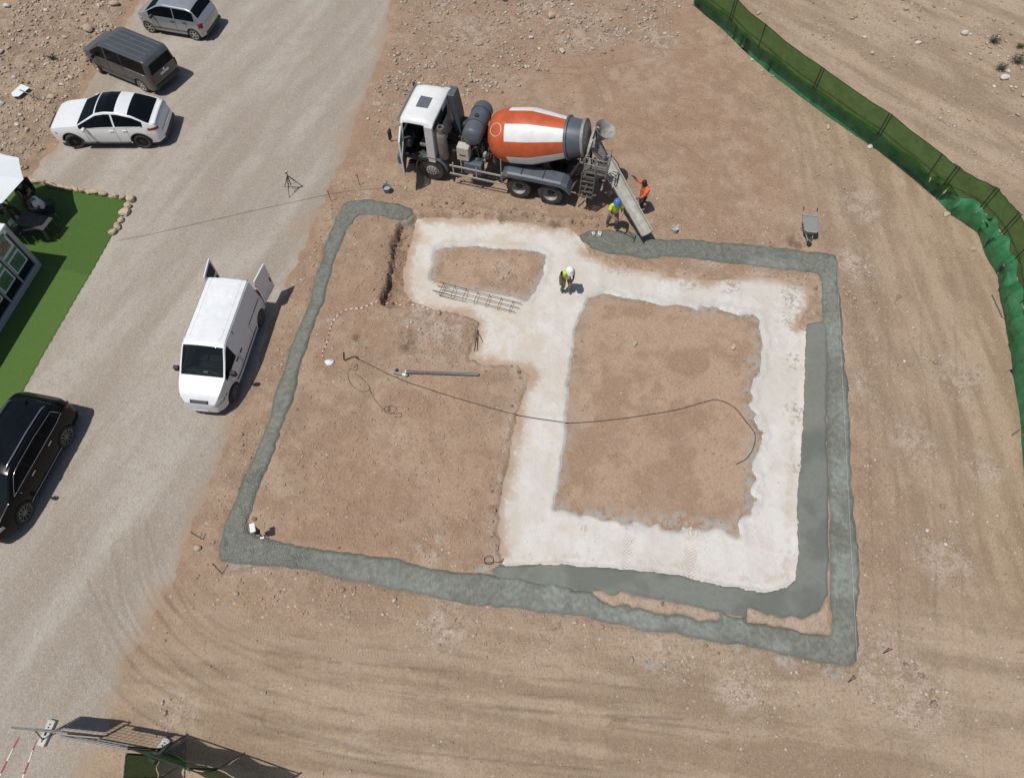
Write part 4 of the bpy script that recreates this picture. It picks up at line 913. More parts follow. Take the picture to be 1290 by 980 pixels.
# ------------------------------------------------------------------ concrete mixer truck
M['cab_white'] = plain("white_cab_paint", (0.72, 0.72, 0.70), 0.42, 0, 0.05, 3, 0.03, 0.14, 0.5, 0.1)
M['cab_side'] = plain("dusty_cab_side", (0.60, 0.60, 0.60), 0.5, 0, 0.05, 3, 0.03, 0.25)
M['slate'] = plain("slate_grey_paint", (0.075, 0.094, 0.115), 0.5, 0, 0.12, 4, 0.05, 0.10)
M['frame'] = plain("chassis_black", (0.020, 0.020, 0.021), 0.7, 0, 0.3, 6, 0.1, 0.18)
M['steel'] = plain("dusty_steel", (0.24, 0.235, 0.22), 0.6, 0.2, 0.2, 8, 0.1, 0.3)
M['rimgrey'] = plain('dusty_truck_rim', (0.27, 0.265, 0.255), 0.6, 0.1, 0.15, 8, 0.1, 0.2)
M['dark_steel'] = plain('dirty_dark_steel', (0.085, 0.083, 0.078), 0.65, 0.2, 0.25, 8, 0.1, 0.25)
M['tube_grey'] = plain("pale_grey_rail", (0.36, 0.345, 0.315), 0.6, 0.1, 0.15, 8, 0.05, 0.25)
M['hatch'] = plain("roof_hatch_grey", (0.12, 0.13, 0.14), 0.35, 0, 0.1, 6, 0, 0.1)
M['beige'] = plain("beige_box", (0.46, 0.44, 0.38), 0.6, 0, 0.1, 6, 0.05, 0.2)
M['exhaust'] = plain("weathered_exhaust", (0.20, 0.185, 0.17), 0.65, 0.3, 0.25, 7, 0.15, 0.2)
M['orange'] = plain("orange_drum_paint", (0.47, 0.080, 0.020), 0.45, 0, 0.16, 2.0, 0.03, 0.12)
M['drum_white'] = plain("white_drum_paint", (0.70, 0.69, 0.67), 0.42, 0, 0.06, 2.0, 0.03, 0.14)
M['drum_slate'] = plain("drum_ring_slate", (0.070, 0.090, 0.112), 0.45, 0, 0.12, 3.0, 0.04, 0.10)
M['hopper'] = plain("hopper_pale_grey", (0.27, 0.27, 0.25), 0.65, 0.1, 0.3, 5, 0.2, 0.3)
M['chute'] = plain("chute_concrete_coated", (0.36, 0.355, 0.31), 0.65, 0, 0.2, 5, 0.15, 0.2)
M['seatg'] = plain("grey_seat", (0.16, 0.155, 0.15), 0.8, 0, 0.2, 8, 0.1, 0.3)

TRUCK_A = R(164.2); TRUCK_O = (-3.02, 23.37)
def to_truck(x, y, z=0.0):
    dx, dy = x - TRUCK_O[0], y - TRUCK_O[1]; c, s = math.cos(-TRUCK_A), math.sin(-TRUCK_A)
    return Vector((dx * c - dy * s, dx * s + dy * c, z))
def mixer_truck():
    t = thing("mixer_truck", "concrete mixer truck with orange and white striped drum and white cab", "truck", (*TRUCK_O, .03), TRUCK_A)
    P = lambda name, mb, mat, par=t, **k: mb.build(name, M[mat] if isinstance(mat, str) else mat, par, **k)
    # chassis
    for y in (-.42, .42): P("chassis_rail", MB().box((-2.6, y, .98), (7.6, .10, .26)), 'frame')
    for i, x in enumerate((.55, -.9, -2.4, -3.3, -4.4, -5.6)): P("cross_member", MB().box((x, 0, .96), (.14, .74, .18)), 'frame')
    for x in (0, -3.75, -5.10):
        P("axle", MB().cyl((x, -1.0, .52), (x, 1.0, .52), .09, n=12).lathe([(-.22, .05), (-.16, .2), (.16, .2), (.22, .05)], (x, 0, .52), (0, 1, 0), 14), 'frame', smooth=True, angle=40)
    def twheel(x, y, sg, dual):
        e = thing_part("wheel", t, (x, y, .53))
        for k in ((0, 1) if dual else (0,)):
            yo = -sg * .33 * k; m = MB(); h = .145; r = .53
            m.lathe([(-h, .30), (-h, .40), (-h * .95, .49), (-h * .6, r), (h * .6, r), (h * .95, .49), (h, .40), (h, .30)], (0, yo, 0), (0, sg, 0), 30, caps=False); P("tyre", m, 'rubber', e, smooth=True, angle=45)
        rp = [(h * .9, .305), (h * .2, .27), (-h * .3, .20), (-h * .35, .14), (h * .1, .12), (h * .2, .001)] if dual else [(h * .8, .305), (h * .7, .25), (h * 1.15, .17), (h * 1.25, .11), (h * 1.25, .001)]
        P("rim", MB().lathe(rp, (0, 0, 0), (0, sg, 0), 26, caps=False), 'rimgrey', e, smooth=True, angle=50)
        if dual: P('hub', MB().lathe([(-h * .4, .15), (h * .25, .13), (h * .3, .001)], (0, 0, 0), (0, sg, 0), 16), 'frame', e, smooth=True, angle=40)
        for k in range(10):
            a = k * .628; rr = .20 if not dual else .165; yy = sg * (h * 1.12 if not dual else -h * .2)
            P("wheel_nut", MB().cyl((rr * math.cos(a), yy, rr * math.sin(a)), (rr * math.cos(a), yy + sg * .04, rr * math.sin(a)), .022, n=6), 'tube_grey', e)
    for sg in (-1, 1):
        twheel(0, sg * 1.05, sg, False)
        for x in (-3.75, -5.10): twheel(x, sg * 1.07, sg, True)
    # cab -----------------------------------------------------------------
    X0, X1, Y, Z0, Z1 = -.22, 1.28, 1.22, .98, 2.78
    rows = []
    for x, zd, yd in ((X0, .06, .0), (X0 + .05, .0, -.02), (.25, -.05, -.05), (.8, -.03, -.06), (X1 - .22, .03, -.08), (X1 - .08, .10, -.12)):
        row = []
        for u in np.linspace(-1, 1, 15):
            yy = (Y - .02 + yd) * math.copysign(1 - (1 - abs(u)) ** 1.0, u); drop = max(0, (abs(u) - .78) / .22) ** 2 * .12
            row.append((x, yy, Z1 + .06 - zd - drop))
        rows.append(row)
    roof = P("cab_roof", MB().grid(rows), 'cab_white', smooth=True, solid=.05)
    P("roof_hatch", MB().box((.48, 0.02, Z1 + .115), (.52, .66, .05)), 'hatch', roof, bevel=.06, seg=3)
    P("cab_floor", MB().box((.53, 0, Z0), (1.46, 2.34, .10)), 'frame')
    rw = P("cab_rear_wall", MB().box((X0 + .03, 0, (Z0 + Z1) / 2), (.06, 2.40, Z1 - Z0)), 'cab_side', bevel=.02)
    P("rear_window", MB().box((X0 - .005, -.05, 2.30), (.02, 1.0, .45)), 'glass', rw, bevel=.02)
    for k in range(6): P("vent_slat", MB().box((X0 - .012, .55 + .0 * k, 2.75 - .05 * k), (.03, 1.1, .022)), 'frame', rw)
    # far side, closed door
    fs = P("side_wall", MB().box((.53, -Y + .03, 1.55), (1.46, .06, 1.15)), 'cab_side', bevel=.02)
    P("side_window", MB().box((.55, -Y + .03, 2.38), (1.0, .04, .58)), 'glass', fs)
    for x in (X0 + .16, X1 - .14): P("pillar", MB().box((x, -Y + .04, 2.40), (.26 if x < .3 else .10, .07, .72)), 'cab_white')
    # near side: rear panel, pillar, open doorway
    P("side_wall", MB().box((X0 + .17, Y - .03, 1.88), (.34, .06, 1.78)), 'cab_side', bevel=.02)
    P("pillar", MB().box((X1 - .16, Y - .05, 2.10), (.09, .08, 1.30), Matrix.Rotation(R(-6), 3, 'Y')), 'cab_white')
    P("door_sill", MB().box((.62, Y - .05, 1.08), (1.1, .10, .14)), 'frame')
    # front
    P("front_panel", MB().box((X1, 0, 1.42), (.07, 2.36, .86)), 'cab_white', bevel=.03)
    P("grille", MB().box((X1 + .045, 0, 1.35), (.03, 1.6, .5)), 'trim', bevel=.01)
    P("windscreen", MB().plate([(X1 + .02, -1.10, 1.86), (X1 + .02, 1.10, 1.86), (X1 - .14, 1.06, 2.70), (X1 - .14, -1.06, 2.70)], (1, 0, .15), .015), 'glass')
    P("sun_visor", MB().plate([(X1 - .08, -1.12, 2.78), (X1 - .08, 1.12, 2.78), (X1 + .02, 1.08, 2.72), (X1 + .02, -1.08, 2.72)], (0, 0, 1), .03), 'hatch', bevel=.01)
    P("front_bumper", MB().box((X1 + .10, 0, .72), (.26, 2.44, .46)), 'slate', bevel=.06, seg=3)
    for sg in (-1, 1):
        P("headlight", MB().box((X1 + .235, sg * .92, .80), (.02, .34, .18)), 'clear_lamp', bevel=.008)
        P("front_mudguard", MB().grid([[(.68 * math.cos(a), sg * yy, .56 + .66 * math.sin(a)) for yy in (.86, 1.04, 1.22)] for a in np.linspace(-.15, math.pi * .98, 14)]), 'slate', smooth=True, solid=.05)
        P("cab_step", MB().box((.86, sg * 1.10, .66), (.36, .26, .06)), 'frame', bevel=.01)
        P("mirror_arm", MB().tube([(X1 - .1, sg * 1.2, 2.55), (X1 + .20, sg * 1.42, 2.62), (X1 + .22, sg * 1.46, 1.95), (X1 - .04, sg * 1.22, 1.85)], .018, 6), 'steel')
        P("mirror", MB().box((X1 + .22, sg * 1.48, 2.30), (.10, .22, .46)), 'trim', bevel=.04)
    # the near door swung wide open, nearly square to the cab
    de = thing_part("cab_door", t, (X1 - .20, Y + .03, 0), R(-73))
    P("door_panel", MB().box((-.52, 0, 1.42), (1.02, .06, .92)), 'cab_white', de, bevel=.02)
    P("door_window", MB().box((-.48, 0, 2.28), (.86, .025, .66)), 'clear', de)
    P("window_frame", MB().tube([(-.04, 0, 1.88), (-.10, 0, 2.66), (-.96, 0, 2.66), (-1.0, 0, 1.88)], .035, 6), 'cab_white', de)
    P("door_handle", MB().box((-.90, .05, 1.62), (.20, .04, .05)), 'trim', de); P("door_lining", MB().box((-.52, -.045, 1.42), (.86, .03, .72)), 'inside', de, bevel=.01)
    # inside
    for y in (-.62, .62):
        s = MB(); s.box((.30, y, 1.48), (.50, .54, .18)); s.box((.04, y, 1.88), (.18, .52, .72), Matrix.Rotation(R(-10), 3, 'Y')); P("seat", s, 'seatg', bevel=.06, seg=3)
    P("dashboard", MB().box((1.05, 0, 1.62), (.42, 2.2, .42)), 'inside', bevel=.08, seg=3)
    P("steering_wheel", MB().tube([(.72 + .10 * math.sin(a), .62 + .24 * math.cos(a), 1.88 + .16 * math.sin(a)) for a in np.linspace(0, 6.283, 22)[:-1]], .022, 6, True), 'trim', smooth=True)
    # behind the cab
    P("exhaust_stack", MB().lathe([(0, .17), (.05, .20), (1.25, .20), (1.30, .17), (1.34, .13), (1.62, .13), (1.62, .10), (1.45, .10), (1.40, .001)], (-.52, .96, 1.15), (0, .05, 1), 18), 'exhaust', smooth=True, angle=35)
    sn = MB(); sn.grid([[(x + dx, y, z) for dx, y in ((-.14, -1.20), (.14, -1.20), (.14, -.62), (-.14, -.62), (-.14, -1.20))] for x, z in ((-.62, 1.0), (-.56, 1.9), (-.44, 2.6), (-.40, 2.85))]); sn.box((-.40, -.91, 2.87), (.28, .58, .10))
    P("air_intake_duct", sn, 'slate', bevel=.03)
    P("rear_mudguard", MB().box((-.85, -.95, 1.25), (.8, .5, .6)), 'frame', bevel=.1)
    P("battery_cover", MB().box((-1.25, -.30, 1.62), (.4, .5, .3)), 'beige', bevel=.03)
    tk = P("water_tank", MB().lathe([(-.98, .001), (-.97, .22), (-.90, .36), (-.80, .405), (.80, .405), (.90, .36), (.97, .22), (.98, .001)], (-1.72, .02, 2.42), (.0, 1, 0), 30), 'slate', smooth=True, angle=40)
    for y in (-.45, .32): P("tank_strap", MB().tube([(-1.72 + .413 * math.cos(a), y, 2.42 + .413 * math.sin(a)) for a in np.linspace(0, 6.283, 30)[:-1]], .016, 6, True), 'frame', tk, smooth=True)
    P("filler_cap", MB().cyl((-1.72, .1, 2.80), (-1.72, .1, 2.87), .09, n=14), 'frame', tk)
    for y in (-.55, .55): P("tank_bracket", MB().box((-1.72, y, 1.60), (.5, .08, .95)), 'frame')
    P("control_box", MB().box((-1.40, .98, 1.70), (.50, .36, .66)), 'beige', bevel=.03)
    P("control_panel", MB().box((-1.40, 1.165, 1.66), (.26, .012, .05)), 'trim')
    P("fuel_tank", MB().box((-1.80, .96, 1.02), (.78, .46, .60)), 'slate', bevel=.08, seg=3)
    P("tool_box", MB().box((-1.9, -.98, .90), (1.2, .46, .56)), 'slate', bevel=.05)
    for a, b in (((-1.30, 1.0, .8), (-1.22, 1.0, 1.9)), ((-1.05, .5, 1.2), (-1.30, .62, 2.35)), ((-1.3, 1.14, .72), (-1.3, 1.14, 1.5))): P("bracket_bar", MB().cyl(a, b, .028, n=8), 'tube_grey')
    # hydraulic drive at the drum's front
    P("drum_pedestal", MB().box((-2.28, 0, 1.52), (.46, 1.0, 1.0), taper=.7), 'frame', bevel=.04)
    P("gearbox", MB().lathe([(0, .30), (.25, .36), (.45, .34), (.5, .2)], (-2.30, 0, 1.98), (-1, 0, .19), 18), 'steel', smooth=True, angle=40)
    rr = random.Random(5)
    for k in range(16):
        a = Vector((-2.2 + rr.uniform(-.35, .3), .45 + rr.uniform(0, .55), 1.25 + rr.uniform(0, .55))); b = a + Vector((rr.uniform(-.4, .3), rr.uniform(-.35, .35), rr.uniform(-.15, .4)))
        P("hydraulic_hose", MB().tube([a, (a + b) / 2 + Vector((0, rr.uniform(-.1, .1), .14)), b], rr.uniform(.016, .032), 6), rr.choice(['trim', 'steel', 'frame']), smooth=True)
    for k in range(6): P("valve_block", MB().box((-2.25 + rr.uniform(-.35, .3), .75 + rr.uniform(-.2, .2), 1.2 + rr.uniform(0, .5)), (rr.uniform(.08, .2), rr.uniform(.08, .2), rr.uniform(.08, .2))), rr.choice(['steel', 'tube_grey', 'frame']), bevel=.01)
    # side guards
    for sg in (-1, 1):
        for z, dy in ((1.02, 0), (.62, .03)): P("guard_rail", MB().box((-1.98, sg * (1.20 + dy), z), (2.35, .04, .08)), 'tube_grey', bevel=.01)
        for x in (-.95, -1.95, -3.05): P("guard_post", MB().box((x, sg * 1.18, .86), (.05, .05, .62)), 'tube_grey')
    P("sample_pole", MB().cyl((-3.0, 1.12, 1.0), (-2.96, 1.05, 1.75), .02, n=6), 'tube_grey')
    # tandem mudguards
    for sg in (-1, 1):
        prof = [(-2.98, .86), (-3.08, 1.16), (-3.28, 1.30), (-4.35, 1.33), (-5.50, 1.32), (-5.74, 1.20), (-5.92, .84)]
        g = MB(); g.grid([[(x, sg * y, z - (.05 if y > 1.2 else 0)) for y in (.66, .80, 1.0, 1.18, 1.26)] for x, z in prof]); mg = P("tandem_mudguard", g, 'slate', solid=.05, bevel=.012)
        P("mudguard_skirt", MB().plate([(x, sg * 1.265, z - .03) for x, z in prof] + [(x, sg * 1.265, z - (.16 if 0 < i < 6 else .0) - .04) for i, (x, z) in list(enumerate(prof))[::-1]], (0, sg, 0), .02), 'slate', mg)
        for x in (-3.85, -4.75): P("mudguard_rib", MB().tube([(x, sg * .7, 1.37), (x, sg * 1.22, 1.355)], .02, 6), 'frame', mg)
        P("side_marker", MB().box((-3.25, sg * 1.295, 1.20), (.12, .01, .05)), plain("amber_lens", (.5, .2, .02), .3), mg)
    # drum ----------------------------------------------------------------
    A0 = Vector((-2.28, 0, 1.92)); DS = .885; ax = Vector((-1, 0, .20)).normalized(); n = 60
    prof = [(0, .30), (.05, .62), (.16, .86), (.34, 1.02), (.60, 1.13), (.95, 1.19), (1.02, 1.20), (1.75, 1.22), (2.10, 1.21), (2.14, 1.20), (2.9, 1.03), (3.62, .86), (3.66, .85)]
    prof = [(a * DS, b * DS) for a, b in prof]
    def pick(i, j): return 0 if (i < 6) else (1 if ((j * 10) // n + 1) % 2 == 0 else 0)
    up = Vector((0, 0, 1)) - ax * ax.z; up = up.normalized()
    ref = Matrix.Rotation(R(-18 + 8), 3, ax) @ up
    d = MB(); d.lathe(prof, A0, ax, n, pick, ref)
    dr = d.build("drum", [M['orange'], M['drum_white']], t, True, angle=60)
    P("drum_neck", MB().lathe([(a * DS, b * DS) for a, b in ((3.60, .86), (3.64, .95), (3.74, .95), (3.76, .87), (4.30, .76), (4.36, .74))], A0, ax, 40), 'drum_slate', dr, smooth=True, angle=35)
    P("roller_ring", MB().lathe([(a * DS, b * DS) for a, b in ((4.34, .76), (4.35, .84), (4.47, .84), (4.48, .70), (4.55, .56))], A0, ax, 40), 'steel', dr, smooth=True, angle=35)
    # thin white circle painted on the drum's front shoulder
    side = ax.cross(up); cs = []
    for k in range(26):
        a = 2 * math.pi * k / 26; s0 = .52 + .25 * math.cos(a); th = R(38) + .25 * math.sin(a) / 1.0
        rad = np.interp(s0, [p[0] for p in prof], [p[1] for p in prof]) + .006
        dirv = up * math.cos(th) + (-side if side.y < 0 else side) * math.sin(th); cs.append(A0 + ax * s0 + dirv * rad)
    P("painted_circle", MB().tube(cs, .011, 4, True), 'drum_white', dr)
    # rear stand, hopper and discharge ------------------------------------
    for sg in (-1, 1):
        P("rear_leg", MB().cyl((-5.75, sg * .55, 1.1), (-6.20, sg * .62, 2.25), .07, n=8), 'frame'); P("rear_leg", MB().cyl((-6.35, sg * .48, 1.05), (-6.28, sg * .60, 2.25), .06, n=8), 'frame')
        P("support_roller", MB().cyl((-6.10, sg * .55, 2.05), (-6.30, sg * .55, 2.09), .14, n=14), 'steel')
    P("rear_cross_bar", MB().box((-6.30, 0, 2.20), (.12, 1.5, .12)), 'frame'); P("rear_bumper_bar", MB().box((-6.45, 0, .72), (.12, 2.2, .14)), 'frame')
    hc = Vector((-6.72, -.40, 2.80))
    hop = MB(); hop.lathe([(-.50, .14), (-.36, .17), (0, .30), (.16, .44), (.18, .44), (.16, .41), (0, .27), (-.34, .15), (-.49, .12)], hc, (-.45, .05, 1), 24); P("charging_hopper", hop, 'hopper', smooth=True, angle=50)
    for sg in (-1, 1): P("hopper_frame", MB().tube([(-6.30, sg * .62, 2.2), (-6.38, sg * .66, 2.7), (-6.42, sg * .40, 2.98), (-6.55, sg * .30, 3.02)], .04, 6), 'tube_grey', smooth=True)
    P("hopper_arch", MB().tube([(-6.34, .62, 2.2), (-6.36, .60, 2.75), (-6.38, .30, 3.0), (-6.38, -.30, 3.02), (-6.36, -.62, 2.75), (-6.34, -.62, 2.2)], .055, 8), 'tube_grey', smooth=True)
    ds = MB(); ds.grid([[(-6.42 - .60 * u, (v) * (.52 - .22 * u), 2.40 - .75 * u - .10 * (1 - abs(v)) * 0 + .25 * abs(v) * (1 - .3 * u)) for v in np.linspace(-1, 1, 9)] for u in np.linspace(0, 1, 6)]); P("discharge_funnel", ds, 'steel', smooth=True, solid=.03)
    # access platform with guard rail and ladder on the near side
    P("platform", MB().box((-6.78, .80, 2.02), (.95, .62, .05)), 'dark_steel', bevel=.008)
    P("step_plate", MB().box((-6.55, .92, 1.62), (.42, .5, .05)), 'dark_steel')
    for z in (2.45, 2.75): P("platform_rail", MB().tube([(-6.35, 1.08, z), (-7.18, 1.10, z), (-7.24, 1.02, z), (-7.24, .50, z), (-7.0, .45, z)], .022, 6), 'steel', smooth=True)
    for p in ((-6.35, 1.08), (-6.78, 1.10), (-7.22, 1.08), (-7.24, .5)): P("rail_post", MB().cyl((*p, 2.02), (*p, 2.86), .022, n=6), 'steel')
    for x in (-6.30, -6.82): P("ladder_stile", MB().box((x, 1.20, 1.42), (.05, .05, 1.20), Matrix.Rotation(R(6), 3, 'X')), 'dark_steel')
    for k in range(5): P("ladder_rung", MB().box((-6.56, 1.26 - .025 * k, .92 + .24 * k), (.50, .07, .03)), 'dark_steel')
    P("swing_cylinder", MB().cyl((-6.5, .55, 1.0), (-7.2, .35, 1.55), .05, n=10), 'steel'); P("pivot_post", MB().cyl((-6.95, 0, .62), (-6.95, 0, 1.75), .09, n=12), 'frame')
    P("control_lever", MB().tube([(-6.45, 1.12, .75), (-6.45, 1.20, 1.10), (-6.38, 1.22, 1.14)], .018, 6), 'frame'); P("tail_board", MB().box((-6.52, .78, .82), (.06, .52, .26)), 'frame'); P("tail_light", MB().box((-6.56, .86, .84), (.02, .26, .10)), 'red_lamp')
    P("wash_hose_reel", MB().tube([(-6.62, 1.05 + .18 * math.cos(a), .62 + .18 * math.sin(a)) for a in np.linspace(0, 6.283, 18)[:-1]], .03, 6, True), 'trim', smooth=True)
    rz_ = random.Random(9)
    for k in range(14):
        a = Vector((-6.25 + rz_.uniform(-.55, .15), rz_.uniform(-.6, .95), 1.2 + rz_.uniform(0, 1.2))); b = a + Vector((rz_.uniform(-.35, .35), rz_.uniform(-.4, .4), rz_.uniform(-.35, .35)))
        P("tail_pipework", MB().tube([a, (a + b) / 2 + Vector((0, 0, .1)), b], rz_.uniform(.018, .04), 6), rz_.choice(['dark_steel', 'steel', 'frame']), smooth=True)
    for k in range(6): P("tail_bracket", MB().box((-6.35 + rz_.uniform(-.4, .1), rz_.uniform(-.2, .9), 1.5 + rz_.uniform(0, .9)), (rz_.uniform(.06, .22), rz_.uniform(.06, .3), rz_.uniform(.06, .3))), rz_.choice(['dark_steel', 'steel', 'slate']), bevel=.01)
    # chute: a trough of three sections swung towards the trench
    e3 = to_truck(*W(813, 297, .45), .45); s3 = to_truck(*W(759, 203, 1.55), 1.55); dv = e3 - s3; Lc = dv.length; f = dv.normalized(); rt = f.cross(Vector((0, 0, 1))).normalized(); upv = rt.cross(f)
    for k, (a, b, hwid) in enumerate(((0, .36, .30), (.35, .70, .265), (.69, 1.0, .25))):
        g = MB(); rows = []
        for q in (a, b):
            c = s3 + dv * q; rows.append([c + rt * (hwid * y) + upv * (zz + .012 * k) for y, zz in ((-1.0, .22), (-.96, .10), (-.62, .0), (0, -.03), (.62, .0), (.96, .10), (1.0, .22))])
        g.grid(rows); ch = P("chute_section", g, 'chute', solid=.025)
        for sg in (-1, 1): P("chute_rim", MB().cyl(s3 + dv * a + rt * (hwid * sg) + upv * .23, s3 + dv * b + rt * (hwid * sg) + upv * .23, .022, n=6), 'tube_grey', ch)
        c = s3 + dv * b; P("chute_flange", MB().tube([c + rt * (hwid * y * 1.03) + upv * (zz - .02) for y, zz in ((-1.0, .2), (-.62, .0), (0, -.03), (.62, .0), (1.0, .2))], .02, 5), 'steel', ch)
    P("chute_prop", MB().cyl(s3 + dv * .30 + Vector((0, 0, -.05)), Vector((-6.95, 0, .70)), .045, n=8), 'steel')
    P("chute_hose", MB().tube([s3 + dv * .02 - rt * .3 + upv * .25, s3 + dv * .12 - rt * .42 + upv * .2, s3 + dv * .22 - rt * .36 + upv * .12, s3 + dv * .30 + upv * .16, s3 + dv * .2 + rt * .2 + upv * .3], .022, 6), 'trim', smooth=True)
    P("fold_motor", MB().cyl(s3 + dv * .40 + rt * .36 + upv * .0, s3 + dv * .40 + rt * .50 + upv * .0, .13, n=14), 'frame', smooth=True, angle=40)
    return t
mixer_truck()
# ------------------------------------------------------------------ materials of the site
M['post'] = plain("dark_green_post", (0.015, 0.030, 0.014), 0.6, 0, 0.2, 8)
M['galv'] = plain("galvanised_steel", (0.15, 0.155, 0.155), 0.5, 0.4, 0.15, 10, 0, 0.1)
M['concrete'] = plain("pale_concrete_block", (0.50, 0.49, 0.45), 0.9, 0, 0.15, 9, 0.3, 0.2)
M['rebar'] = plain("rebar_steel", (0.055, 0.040, 0.032), 0.7, 0.4, 0.3, 20)
M['pvc'] = plain("grey_pvc_pipe", (0.145, 0.155, 0.165), 0.35, 0, 0.08, 6, 0, 0.12)
M['pvc_white'] = plain("white_pvc", (0.68, 0.68, 0.66), 0.4, 0, 0.05, 6)
M['cable'] = plain("black_cable", (0.014, 0.013, 0.012), 0.6, 0, 0.2, 20)
M['wire'] = plain("thin_tie_wire", (0.050, 0.048, 0.030), 0.6, 0.2, 0.2, 20)
M['red'] = plain("red_plastic", (0.42, 0.022, 0.020), 0.5, 0, 0.15, 15, 0, 0.1)
M['tape_red'] = plain("tape_red", (0.34, 0.035, 0.040), 0.5, 0, 0.2, 15, 0, 0.15)
M['tape_white'] = plain("tape_white", (0.66, 0.60, 0.56), 0.5, 0, 0.1, 15, 0, 0.15)
M['paper'] = plain("white_plastic_bag", (0.72, 0.74, 0.74), 0.5, 0, 0.05, 10, 0.1)
M['navy'] = plain("dark_navy", (0.020, 0.020, 0.032), 0.6, 0, 0.2, 10)
M['bucket_blue'] = plain("blue_grey_bucket", (0.10, 0.17, 0.28), 0.5, 0, 0.15, 10, 0, 0.2)
M['slurry'] = plain("bucket_slurry", (0.33, 0.35, 0.34), 0.5, 0, 0.15, 12, 0.2)
M['barrow'] = plain("barrow_grey_metal", (0.36, 0.37, 0.36), 0.5, 0.3, 0.12, 8, 0, 0.15)
M['barrow_fill'] = plain("barrow_concrete", (0.235, 0.245, 0.205), 0.55, 0, 0.12, 12, 0.4)
M['skin'] = plain("skin", (0.30, 0.17, 0.11), 0.55, 0, 0.06, 20)
M['skin_dark'] = plain("tanned_skin", (0.13, 0.068, 0.045), 0.55, 0, 0.06, 20)
M['hivis'] = plain("yellow_hivis_vest", (0.50, 0.66, 0.035), 0.7, 0, 0.06, 14, 0.2)
M['reflect'] = plain("reflective_band", (0.62, 0.64, 0.60), 0.4, 0.2, 0.06, 14)
M['orange_cloth'] = plain("orange_hivis_shirt", (0.66, 0.125, 0.030), 0.75, 0, 0.08, 14, 0.2)
M['khaki'] = plain("khaki_cloth", (0.175, 0.135, 0.095), 0.85, 0, 0.15, 14, 0.3)
M['grey_cloth'] = plain("grey_work_trousers", (0.135, 0.125, 0.115), 0.85, 0, 0.15, 14, 0.3)
M['dark_cloth'] = plain("dark_trousers", (0.030, 0.032, 0.045), 0.85, 0, 0.15, 14, 0.3)
M['black_cloth'] = plain("black_shirt", (0.010, 0.010, 0.011), 0.85, 0, 0.15, 14, 0.3)
M['white_cloth'] = plain("white_shirt", (0.66, 0.68, 0.72), 0.8, 0, 0.06, 14, 0.3)
M['blue_cloth'] = plain("light_blue_shirt", (0.13, 0.20, 0.34), 0.8, 0, 0.08, 14, 0.3)
M['brown_cloth'] = plain("brown_trousers", (0.115, 0.070, 0.042), 0.85, 0, 0.15, 14, 0.3)
M['boot'] = plain("dusty_boots", (0.10, 0.085, 0.07), 0.85, 0, 0.2, 14, 0.2)
M['hair'] = plain("dark_hair", (0.010, 0.008, 0.007), 0.6, 0, 0.2, 40, 0.3)
M['helmet_w'] = plain("white_helmet", (0.76, 0.78, 0.79), 0.35, 0, 0.03, 8)
M['helmet_b'] = plain("blue_helmet", (0.055, 0.160, 0.36), 0.4, 0, 0.05, 8)
M['cab_grey'] = plain("grey_window_frame", (0.33, 0.345, 0.37), 0.45, 0.1, 0.05, 6, 0, 0.05)
M['cabin_white'] = plain("white_cabin_panel", (0.70, 0.70, 0.69), 0.5, 0, 0.05, 4, 0, 0.06)
M['canvas'] = plain("white_canvas", (0.72, 0.74, 0.75), 0.85, 0, 0.03, 10, 0.15)
M['wicker'] = plain("black_wicker", (0.016, 0.015, 0.016), 0.7, 0, 0.3, 40, 0.4)
M['slat'] = plain("dark_table_slat", (0.055, 0.057, 0.062), 0.55, 0, 0.15, 12, 0.1, 0.1)
M['tint'] = plain("shaded_shop_glass", (0.010, 0.012, 0.018), 0.07, 0, 0.1, 4)
M['poster'] = plain("pale_poster", (0.47, 0.55, 0.53), 0.6, 0, 0.06, 8)
M['poster_green'] = plain("poster_green_band", (0.055, 0.20, 0.14), 0.6, 0, 0.2, 8)
M['leaf_pic'] = plain("poster_photo_green", (0.06, 0.13, 0.085), 0.6, 0, 0.6, 14)
M['house_pic'] = plain("poster_photo_house", (0.20, 0.16, 0.12), 0.6, 0, 0.6, 12)
M['shrub'] = plain("grey_green_leaf", (0.060, 0.070, 0.050), 0.8, 0, 0.35, 12)
M['shrub_green'] = plain("green_leaf", (0.075, 0.105, 0.035), 0.8, 0, 0.3, 12)
M['twig'] = plain("dry_twig", (0.080, 0.062, 0.045), 0.9, 0, 0.3, 12)
M['sign_white'] = plain("sign_white", (0.68, 0.73, 0.72), 0.5, 0, 0.04, 10)
M['sign_green'] = plain("sign_green", (0.04, 0.19, 0.12), 0.5, 0, 0.1, 10)
